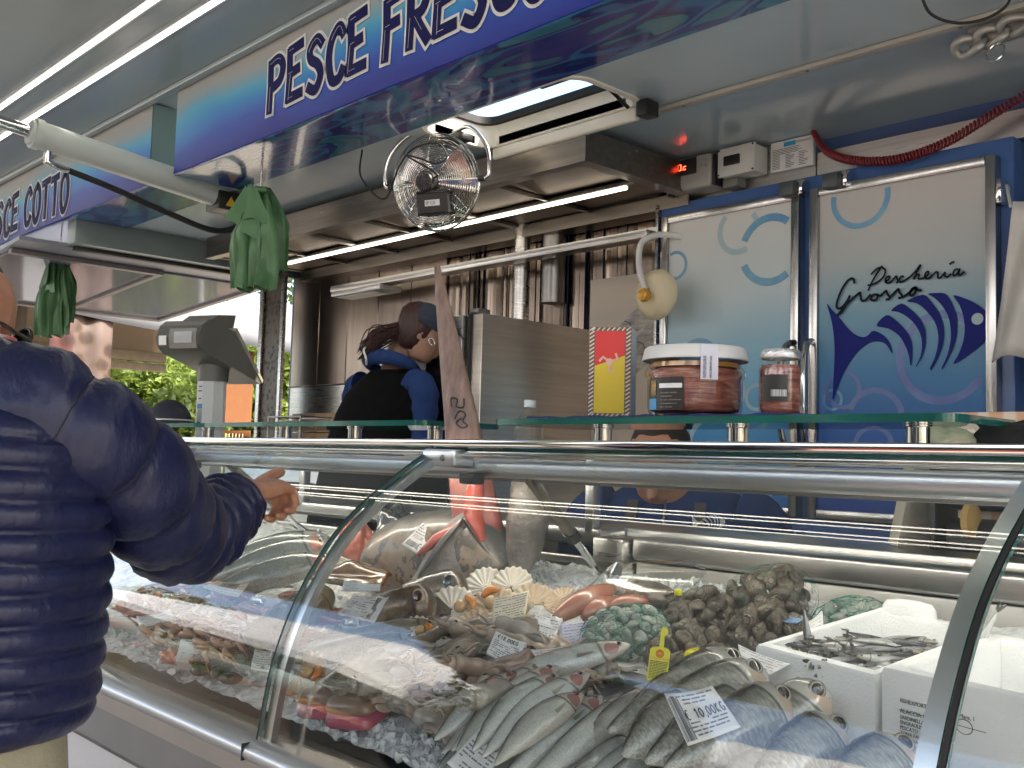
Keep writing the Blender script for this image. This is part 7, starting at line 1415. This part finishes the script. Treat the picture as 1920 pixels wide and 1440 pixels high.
for sg in (1, -1): b.loft([ell(WC+r_*sg*x+Z*z, r_, q, f, q*1.1) for z, x, q in ((1.05, .08, .085), (.85, .085, .07), (.7, .085, .055), (.52, .085, .04))])
for sg in (1, -1): b.loft([ell(WC+r_*sg*.085+f*y+Z*.495, r_, .04, Z, h_) for y, h_ in ((-.08, .025), (-.03, .04), (.05, .035), (.13, .02))])
wom = fuse(b, 'person', SKIN2, .007, None, 4, .4); tag(wom, 'woman in black vest and blue hoodie bending with her back turned', 'person'); eyes(wom, wc, wf, ws, wu, wk)
BL_ = M('royal blue fleece', (.016, .038, .13), .9, c2=(.022, .048, .155), spec=.2, vs=20, bmp=.2, bs=120); VE = M('black quilted vest', (.0025, .0025, .003), .9, c2=(.004, .004, .005), spec=.12, vs=20, bmp=.2, bs=40)
b = MB(); b.loft([ell(WCt(z)+f*.0, r_, r1, f, r2, 40, .92) for z, r1, r2 in ((1.06, .185, .14), (1.12, .19, .145), (1.25, .195, .145), (1.4, .205, .145), (1.5, .205, .135), (1.57, .19, .12), (1.63, .13, .1), (1.66, .09, .08))]); ve = b.build('vest', VE, wom, 180)
for nm, pts, rr in (('sleeve', [RS_-r_*.03+Z*.02, RS_+r_*.012, RS_.lerp(RE, .5)+r_*.01, RE, RE.lerp(RW, .5), RW-f*.02], .064), ('sleeve', [LS+r_*.03+Z*.02, LS, LS.lerp(LE, .5), LE, LE.lerp(LW, .5), LW], .064)):
    pp_ = cr(pts, 7); b = MB(); b.tube(pp_, [rr*(1-.35*i/(len(pp_)-1))+.003*sin(i*1.7) for i in range(len(pp_))], 20); b.build(nm, BL_, wom, 180)
b = MB(); b.tube([RW-f*.06, RW-f*.02, RW+f*.05, RW+f*.1], [.05, .056, .055, .05], 18)
for i, v in enumerate(b.v): q = Vector(v); b.v[i] = tuple(q+Vector((NZ.noise(q*35), NZ.noise(q*35+Vector((5, 0, 0))), NZ.noise(q*40)))*.012)
b.build('sleeve_guard', M('white paper sleeve', (.55, .57, .6), .6, c2=(.45, .47, .5), vs=20, bmp=.3, bs=50), wom, 180)
b = MB(); hp_ = [WCt(1.655)+r_*.098*cos(a)+f*(.08*sin(a)-.01)+Z*(.02-.03*sin(a)) for a in [j*2*pi/28 for j in range(28)]]; b.tube(hp_, [.010+.009*(1-sin(j*2*pi/28)) for j in range(28)], 14, closed=True); hod = b.build('hood', BL_, wom, 180)
b = MB(); b.tube(cr([hp_[19]+Z*.04-f*.02, hp_[20]+Z*.02-f*.045, hp_[21]-f*.05-Z*.01, hp_[20]-Z*.03-f*.03], 6), .004, 8); b.build('hood_cord', WHITEP, hod, 180)
WH = M('dark auburn hair', (.022, .007, .006), .5, c2=(.05, .014, .011), vs=90, stretch=(1, 1, .2), bmp=.5, bs=160)
b = MB(); b.loft([ell(wc+wu*z*wk-wf*.022*wk, ws, w_*wk, wf, d_*wk, 28) for z, w_, d_ in ((-.085, .04, .04), (-.06, .066, .062), (-.02, .084, .082), (.02, .088, .092), (.06, .084, .095), (.09, .068, .08), (.112, .04, .05))]); hh_ = b.build('hair', WH, wom, 180)
rh = random.Random(6); b = MB(); pb = wc-wf*.10-wu*.05
for i in range(150):
    o_ = Vector((rh.gauss(0, .011), rh.gauss(0, .011), rh.gauss(0, .013))); e_ = pb-r_*rh.uniform(.04, .12)-f*rh.uniform(.02, .06)-Z*rh.uniform(.03, .1); b.tube(cr([wc-wf*.06+o_*.6, pb+o_, e_.lerp(pb, .4)+Z*.02+o_, e_], 4), [.0022]*12+[.0006], 4)
b.build('ponytail', WH, hh_, 180)
b = MB(); b.loft([ell(wc+wu*z*wk+wf*.0, ws, w_*wk, wf, d_*wk, 28) for z, w_, d_ in ((.02, .093, .108), (.05, .092, .106), (.08, .085, .098), (.105, .064, .074), (.122, .03, .036), (.126, .008, .01))]); cp = b.build('cap', M('grey blue cap', (.03, .038, .055), .85, spec=.2, c2=(.04, .05, .07), vs=60, bmp=.2, bs=200), wom, 180)
b = MB(); b.slab(lambda u, v: tuple(wc+wu*(.05-.015*v)+wf*(.09+.07*v*cos((u-.5)*1.8))+ws*(.07+.005*v)*sin((u-.5)*2.2)), 12, 4, .003); b.build('cap_peak', MATS['grey blue cap'], cp, 180)
b = MB(); er_ = wc+r_*.088-wf*.01-wu*.045; b.tube([er_+(Z*cos(a)+wf*sin(a))*.012 for a in [j*2*pi/14 for j in range(14)]], .0018, 6, closed=True); b.build('earring', CHROME, wom, 180)
b = MB(); b.loft([ell(WC+Z*z, r_, r1, f, r2, 30) for z, r1, r2 in ((.8, .18, .14), (1.0, .19, .145), (1.1, .175, .13))])
for sg in (1, -1): b.loft([ell(WC+r_*sg*x+Z*z, r_, q, f, q*1.1, 20) for z, x, q in ((1.0, .085, .1), (.8, .09, .085), (.6, .09, .07), (.53, .09, .066))])
fuse(b, 'trousers', M('black trousers', (.012, .011, .012), .8, c2=(.02, .018, .018)), .012, wom, 3)
# ---------------------------------------------------------------- second seller behind the glass
f = Vector((.42, -.9, 0)).normalized(); r_ = f.cross(Z).normalized(); MC = Vector((-1.64, 2.12, 0))
b = MB(); mc, mf, ms, mu, mk = head(b, (-1.64, 2.06, 1.352), (.35, -.85, -.5), .21)
b.loft([ell(MC+Z*z+f*o_, r_, r1, f, r2) for z, r1, r2, o_ in ((1.14, .11, .08, .0), (1.22, .06, .06, .02), (1.27, .056, .058, .035), (1.31, .055, .055, .05))])
b.loft([ell(MC+Z*z-f*.04, r_, r1, f, r2) for z, r1, r2 in ((.62, .15, .11), (.75, .17, .12), (.95, .18, .12), (1.1, .18, .11), (1.18, .12, .09))])
for sg in (1, -1):
    S1, E1, W1 = MC+r_*sg*.19+Z*1.13, MC+r_*sg*.25+f*.02+Z*.9, MC+r_*sg*.14+f*.2+Z*.86; b.tube([S1, E1, W1, W1+f*.05, W1+f*.1], [.048, .038, .028, .036, .022], 12)
    for i in range(4): b.tube([W1+f*.09+r_*(i-1.5)*.016, W1+f*.135+r_*(i-1.5)*.018-Z*.008, W1+f*.15+r_*(i-1.5)*.018-Z*.025], [.009, .008, .006], 8)
    b.tube([W1+f*.05-r_*sg*.03, W1+f*.08-r_*sg*.045, W1+f*.1-r_*sg*.04], [.01, .009, .007], 8)
    b.loft([ell(MC+r_*sg*.09-f*.02+f*d_+Z*z, r_, q, f, q*1.1) for z, d_, q in ((.72, .0, .09), (.66, .2, .085), (.6, .24, .07), (.52, .1, .055), (.49, .02, .04))])
man2 = fuse(b, 'person', SKIN, .007, None, 4, .4); tag(man2, 'seller in blue jacket with striped fish emblem leaning behind the glass', 'person'); eyes(man2, mc, mf, ms, mu, mk)
b = MB(); b.loft([ell(MC+Z*z-f*.03, r_, r1, f, r2, 36, .92) for z, r1, r2 in ((.75, .2, .15), (.95, .22, .16), (1.12, .25, .165), (1.2, .24, .145), (1.265, .18, .115), (1.31, .105, .09))]); jk2 = b.build('jacket', BL_, man2, 180)
for sg in (1, -1):
    S1, E1, W1 = MC+r_*sg*.22+Z*1.2, MC+r_*sg*.28+f*.02+Z*.95, MC+r_*sg*.15+f*.18+Z*.86
    b = MB(); b.tube(cr([S1-r_*sg*.06+Z*.03, S1, S1.lerp(E1, .5), E1, E1.lerp(W1, .6), W1], 6), [.075-.001*i for i in range(31)], 18); b.build('sleeve', BL_, jk2, 180)
    b = MB(); b.slab(lambda u, v: tuple(MC+r_*(sg*.085+(.028 if sg > 0 else -.028)*(u-.5)*(1 if sg > 0 else -1))+f*(.142+.004*sin(v*6))+Z*(.9+.36*v)-f*.10*max(0, v-.7)*1.6), 3, 12, .003); b.build('apron_strap', M('brown strap', (.06, .055, .06), .8, c2=(.08, .07, .075)), jk2, 60)
b = MB(); b.tube([MC+f*.136+Z*.9, MC+f*.138+Z*1.1, MC+f*.12+Z*1.21, MC+f*.075+Z*1.3], .003, 6); b.build('zip', DSTEEL, jk2, 180)
lo = MC-r_*.0+Vector((0, 0, 0)); lp = MC+(-r_*.275 if (-r_).dot(X) > 0 else r_*.275)+f*.055+Z*1.055
WHT = M('white embroidery', (.6, .62, .66), .8, c2=(.5, .52, .56)); lx = (f*.0+(X*.75+Y*.55)).normalized(); nv = Vector((.5, -.86, 0)); nv = (nv-lx*nv.dot(lx)).normalized(); o_ = Vector((-1.49, 2.062, 1.215))
cx_ = sum(p[0] for k in LOGO.values() for p in k)/sum(len(k) for k in LOGO.values()); cz_ = sum(p[1] for k in LOGO.values() for p in k)/sum(len(k) for k in LOGO.values())
b = MB()
for k, v in LOGO.items(): b.prism([((p[0]-cx_)*.16, (p[1]-cz_)*.16) for p in v], (o_+nv*.004, lx, Z), .0015)
b.build('emblem', WHT, jk2, 0)['kind'] = 'stuff'
b = MB(); b.loft([ell(mc+mu*z*mk-mf*.02*mk, ms, w_*mk, mf, d_*mk, 28) for z, w_, d_ in ((-.01, .08, .078), (.03, .083, .085), (.06, .081, .088), (.09, .066, .078), (.108, .042, .055), (.116, .012, .016))]); b.build('hair', HAIR, man2, 180)
# ================================================================ surroundings
def leaves(name, mat, parent, pts, size, seed, dirs=None):
    r = random.Random(seed); b = MB()
    for p in pts:
        s = size*r.uniform(.6, 1.3); n = Vector((r.gauss(0, 1), r.gauss(0, 1), r.gauss(.5, 1)))
        n.normalize(); a = n.orthogonal().normalized(); q = n.cross(a); th = r.uniform(0, 6.3); e1 = a*cos(th)+q*sin(th); e2 = n.cross(e1); p = Vector(p)
        b.add([p-e1*s*.5, p+e2*s*.28+n*s*.06, p+e1*s*.55, p-e2*s*.28+n*s*.06], [(0, 1, 2), (0, 2, 3)])
    return b.build(name, mat, parent, 0)
def leafmat(name, a, c):
    m, t, b = newmat(name); gi = nd(t, 'ShaderNodeNewGeometry'); t.links.new(ramp(t, gi.outputs['Random Per Island'], [(0, a), (1, c)]), b.inputs[0]); b.inputs['Roughness'].default_value = .45
    b.inputs['Transmission Weight'].default_value = 0; b.inputs['Subsurface Weight'].default_value = .0
    tl = nd(t, 'ShaderNodeBsdfTranslucent'); tl.inputs[0].default_value = (*[min(1, x*2.0) for x in c], 1); mx = nd(t, 'ShaderNodeMixShader'); mx.inputs[0].default_value = .3; t.links.new(b.outputs[0], mx.inputs[1]); t.links.new(tl.outputs[0], mx.inputs[2]); t.links.new(mx.outputs[0], t.nodes['Material Output'].inputs[0]); return m
LF1, LF2 = leafmat('hedge leaf', (.05, .085, .015), (.2, .26, .05)), leafmat('tree leaf', (.03, .055, .015), (.1, .14, .035))
BARK = M('bark', (.12, .09, .06), .9, c2=(.07, .05, .035), vs=18, stretch=(1, 1, .2), bmp=.6, bs=30)
rb = random.Random(55)
def shrub(name, c, rx, ry, h, n, size, mat, label, cat, trunk=.06, group=None, base=0):
    t1 = thing(name, c, label, cat, group); c = Vector(c); r = random.Random(int(abs(c.x*91+c.y*37))+n); pts = []
    lumps = [(Vector((r.uniform(-.75, .75)*rx, r.uniform(-.75, .75)*ry, base+(h-base)*r.uniform(.12, .9))), r.uniform(.28, .5)) for _ in range(16)]
    for i in range(n):
        lc, lr = r.choice(lumps); d = Vector((r.gauss(0, 1), r.gauss(0, 1), r.gauss(0, 1))).normalized(); k = r.random()**.35
        p = lc+Vector((d.x*rx, d.y*ry, d.z*(h-base)*.42))*lr*k; p.z = max(.05, p.z); pts.append(c+p)
    leaves('crown', mat, t1, pts, size, n)
    b = MB(); b.tube([c, c+Vector((.05, .03, h*.3)), c+Vector((.0, -.03, h*.62))], [trunk, trunk*.7, trunk*.3], 10)
    for k in range(6): a = k*1.05; b.tube([c+Vector((0, 0, h*(.2+.06*k))), c+Vector((cos(a)*rx*.5, sin(a)*ry*.5, h*(.4+.07*k)))], [trunk*.4, trunk*.1], 7)
    b.build('trunk', BARK, t1, 180); return t1
hl_ = ['sunlit laurel shrub behind the floral curtain', 'sunlit laurel shrub left of the scale column', 'sunlit laurel shrub behind the scale column', 'sunlit laurel shrub around the orange cloth', 'sunlit laurel shrub beside the corner post', 'laurel shrub hidden by the rear wall edge']
for i in range(6): shrub('laurel_shrub', (-11.6-.3*(i % 2), 3.0+i*1.02, 0), 1.0, .95, 2.6+.2*sin(i*2), 12000, .1, LF1, hl_[i], 'shrub', .05, 'laurel hedge beyond the truck')
for i in range(5): shrub('tall_laurel', (-13.6, 3.6+i*1.35, 0), 1.2, 1.1, 3.5+.2*sin(i*3), 9000, .13, LF1, 'taller laurel bush standing behind the front hedge', 'shrub', .06, 'rear row of the hedge')
shrub('street_tree', (-15.5, 8.6, 0), 2.4, 2.4, 6.5, 9000, .16, LF2, 'tall tree above the white tarpaulin', 'tree', .18, None, 2.0)
b = MB(); b.tube([(-8.6, 2.62, 0), (-8.62, 2.6, 1.5), (-8.55, 2.65, 3.4), (-8.3, 2.8, 5)], [.17, .15, .14, .1], 16); tt = thing('roadside_tree', (-8.6, 2.62, 0), 'tree trunk with furrowed bark beside the floral curtain', 'tree'); b.build('trunk', BARK, tt, 180)
pts = []; r9 = random.Random(9)
for i in range(5000): d = Vector((r9.gauss(0, 1), r9.gauss(0, 1), r9.gauss(0, 1))).normalized()*r9.random()**.4; pts.append((-8.2+d.x*2.2, 2.8+d.y*2, 6.6+d.z*1.8))
leaves('crown', LF2, tt, pts, .15, 12)
# neighbouring stall: white tarpaulin, cream cloth, beam, floral curtain, orange cloth
TARP = M('white tarpaulin', (.8, .8, .8), .55, c2=(.7, .7, .72), vs=3, bmp=.2, bs=8)
st = thing('tarpaulin_stall', (-8.3, 4.0, 0), 'neighbour stall with sagging white tarpaulin roof on posts', 'stall')
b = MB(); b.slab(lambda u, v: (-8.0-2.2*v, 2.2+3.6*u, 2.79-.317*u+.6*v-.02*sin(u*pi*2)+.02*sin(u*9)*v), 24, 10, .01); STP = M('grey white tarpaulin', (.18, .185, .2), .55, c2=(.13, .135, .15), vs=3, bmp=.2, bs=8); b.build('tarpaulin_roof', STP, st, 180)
b = MB(); b.slab(lambda u, v: (-8.0+.02*sin(u*11), 2.2+3.6*u, 2.446-.317*u-.02*sin(u*pi*2)+.345*v), 30, 3, .004); b.build('valance', STP, st, 180)
for y in (2.3, 4.0, 5.7): b = MB(); b.tube([(-8.05, y, 0), (-8.05, y, 2.4)], .022, 8); b.build('post', ALU, st)
b = MB(); b.bbox((-9.0, 2.9, 2.13), (-8.92, 4.1, 2.22), .01); b.build('beam', M('weathered beam', (.2, .16, .11), .8, c2=(.15, .12, .08), vs=12), st)
b = MB(); b.bbox((-9.0, 2.9, 2.05), (-8.92, 4.1, 2.12), .01); b.build('beam', MATS['weathered beam'], st)
b = MB(); b.slab(lambda u, v: (-9.1+.02*sin(u*8), 2.4+1.75*u, 2.2+.5*v), 14, 4, .005); b.build('cream_backdrop', M('cream cloth', (.3, .22, .15), .8, c2=(.27, .2, .13), vs=4), st, 180)
def floral():
    m, t, b = newmat('mushroom print'); v = coord(t); vo = nd(t, 'ShaderNodeTexVoronoi'); vo.inputs['Scale'].default_value = 7; t.links.new(mapping(t, v, (1, 1, 1.1)), vo.inputs[0]); n = noise(t, v, 25, 4)
    d = math_(t, 'ADD', vo.outputs[0], math_(t, 'MULTIPLY_ADD', n, .3, -.15)); s = nd(t, 'ShaderNodeSeparateXYZ'); t.links.new(v, s.inputs[0])
    c = ramp(t, d, [(.2, (.02, .008, .003)), (.36, (.04, .017, .005)), (.44, (.06, .038, .026)), (.6, (.08, .052, .042))]); red = ramp(t, d, [(.2, (.03, .004, .003)), (.4, (.05, .009, .006)), (.6, (.07, .02, .012))])
    t.links.new(mixc(t, math_(t, 'LESS_THAN', s.outputs[1], 2.93), c, red), b.inputs[0]); b.inputs['Roughness'].default_value = .7; return m
b = MB(); b.slab(lambda u, v: (-8.02-.015*sin(u*14), 2.76+.48*u, 2.40-1.4*v), 20, 6, .003); tag(b.build('print_curtain', floral(), None, 180), 'hanging curtain printed with red and brown mushrooms', 'curtain')
t1 = thing('orange_cloth', (-8.6, 4.7, 1.6), 'orange cloth hanging behind the weighing scale', 'cloth')
b = MB(); b.slab(lambda u, v: (-8.2, 4.27+.30*u-.04*v*(1-u)+.01*sin(u*9), 2.24-.72*v-.04*u*v), 12, 8, .004); b.build('sheet', M('orange canvas', (.14, .047, .008), .8, c2=(.12, .04, .007), vs=14, bmp=.2, bs=60), t1, 180)
b = MB(); b.bbox((-8.19, 4.46, 1.57), (-8.18, 4.50, 1.61), .002); b.build('paper_note', PAPER, t1)
for i in range(9): b = MB(); b.tube([(-8.2, 4.24+i*.032, 1.51), (-8.2, 4.24+i*.032, 1.42)], .004, 5); b.build('fringe', M('fringe', (.5, .4, .25), .8, c2=(.45, .36, .22)), t1)
t1 = thing('parked_car', (-10.2, 3.4, 0), 'pale car roof with black roof rails behind the cream cloth', 'car')
b = MB(); b.loft([[(-10.9+dx, y, z) for y, z in ((2.5, .35), (2.45, .8), (2.6, 1.35), (2.9, 1.55), (3.7, 1.55), (4.0, 1.35), (4.15, .8), (4.1, .35))] for dx in (-2.0, -1.6, -.2, .0)]); b.build('body', M('pale car paint', (.55, .55, .56), .25, c2=(.5, .5, .51), coat=.8), t1, 40)
for y in (2.95, 3.65): b = MB(); b.tube(cr([(-12.6, y, 1.55), (-12.3, y, 1.62), (-11.3, y, 1.62), (-11.0, y, 1.55)], 5), .02, 8); b.build('roof_rail', BLACK, t1)
for x in (-12.4, -11.4):
    for y in (2.5, 4.08): b = MB(); b.lathe([(.1, -.09), (.3, -.09), (.32, -.06), (.32, .06), (.3, .09), (.1, .09)], (x, y, .32), 20, 'y'); b.build('wheel', RUBBER, t1)
# stalls opposite, standing in the sun behind the customers
def gazebo(c, sx, sy, h, pk, label, cloth, seed):
    t1 = thing('market_gazebo', (c[0], c[1], 0), label, 'market stall', 'stalls across the lane'); x, y = c; r = random.Random(seed)
    b = MB(); n = 12
    def roof(u, v):
        px, py = (u-.5)*2, (v-.5)*2; k = max(abs(px), abs(py)); return (x+px*sx, y+py*sy, h+pk*(1-k)**.9-.05*sin(pi*min(1, abs(px*py)*1.2))+.012*sin(px*23+py*17)*k)
    b.slab(roof, 26, 26, .006); b.build('roof', TARP, t1, 60)
    for sgx, sgy in ((-1, 0), (1, 0), (0, -1), (0, 1)):
        b = MB(); b.slab(lambda u, v: ((x+sgx*sx*1.0 if sgx else x+(u-.5)*2*sx)+.012*sin(u*30)*(1-v)*abs(sgx), (y+sgy*sy if sgy else y+(u-.5)*2*sy)+.012*sin(u*30)*(1-v)*abs(sgy), h-.22*(1-v)-.02*abs(sin(u*9))*(1-v)), 40, 3, .004); b.build('valance', TARP, t1, 60)
    for a in (-1, 1):
        for q in (-1, 1): b = MB(); b.tube([(x+a*(sx-.04), y+q*(sy-.04), 0), (x+a*(sx-.04), y+q*(sy-.04), h)], .025, 8); b.build('post', ALU, t1)
    b = MB(); b.bbox((x-sx*.8, y+sy*.35, .72), (x+sx*.8, y+sy*.85, .76), .01); b.build('table_top', M('plank table', (.3, .22, .14), .7, c2=(.25, .18, .11)), t1)
    b = MB(); b.slab(lambda u, v: (x-sx*.8+sx*1.6*u, y+sy*.86+.02*sin(u*40)*v, .765-.7*v), 50, 3, .004); b.build('table_cloth', cloth, t1, 60)
    for k in range(7): b = MB(); cx_ = x-sx*.7+sx*1.4*k/6; b.bbox((cx_-.14, y+sy*.4, .765), (cx_+.14, y+sy*.8, .9+.05*(k % 2)), .01); b.build('crate', M('stall crate %d' % (k % 3), [(.25, .14, .05), (.08, .16, .06), (.3, .1, .05)][k % 3], .7, c2=[(.2, .1, .04), (.06, .12, .05), (.22, .07, .04)][k % 3], vs=9), t1)
    b = MB(); b.slab(lambda u, v: (x-sx*.98+sx*1.96*u, y-sy*.9+.03*sin(u*25), .05+(h-.15)*v), 30, 4, .004); b.build('back_cloth', M('stall backdrop', (.12, .13, .16), .8, c2=(.09, .1, .13), vs=3), t1, 60)
CL = [M('brown table cloth', (.1, .07, .05), .8, c2=(.08, .055, .04)), M('red table cloth', (.3, .04, .04), .8, c2=(.25, .03, .03)), M('blue table cloth', (.05, .09, .25), .8, c2=(.04, .07, .2))]
gazebo((-12.3, -7.0), 4.0, 3.0, 2.7, 3.3, 'white gazebo across the lane with a brown table cloth', CL[0], 1)
gazebo((-2.7, -7.1), 3.3, 3.0, 2.85, 3.4, 'white gazebo across the lane with a red table cloth', CL[1], 2)
gazebo((4.2, -7.0), 3.2, 3.0, 2.75, 3.2, 'white gazebo across the lane with a blue table cloth', CL[2], 3)
shrub('lane_tree', (-7.15, -5.4, 0), 1.0, 1.0, 6.2, 5200, .13, LF2, 'leafy tree standing between the white gazebos', 'tree', .12, None, 1.4)
for i, (x, y) in enumerate(((-22, -9), (-14.5, -11), (-8, -13), (-1, -12), (6, -12), (13, -9), (16, -2), (17, 6), (-26, 2))): shrub('plaza_tree', (x, y, 0), 2.8, 2.8, 6.8+.5*(i % 3), 3000, .3, LF2, ['tree at the far lane corner', 'tree behind the brown cloth gazebo', 'tree behind the lane tree', 'tree behind the red cloth gazebo', 'tree behind the blue cloth gazebo', 'tree past the gazebos on the open side', 'tree beyond the truck nose', 'tree behind the truck nose', 'tree beyond the parked car'][i], 'tree', .2, 'trees around the market square', 1.8)
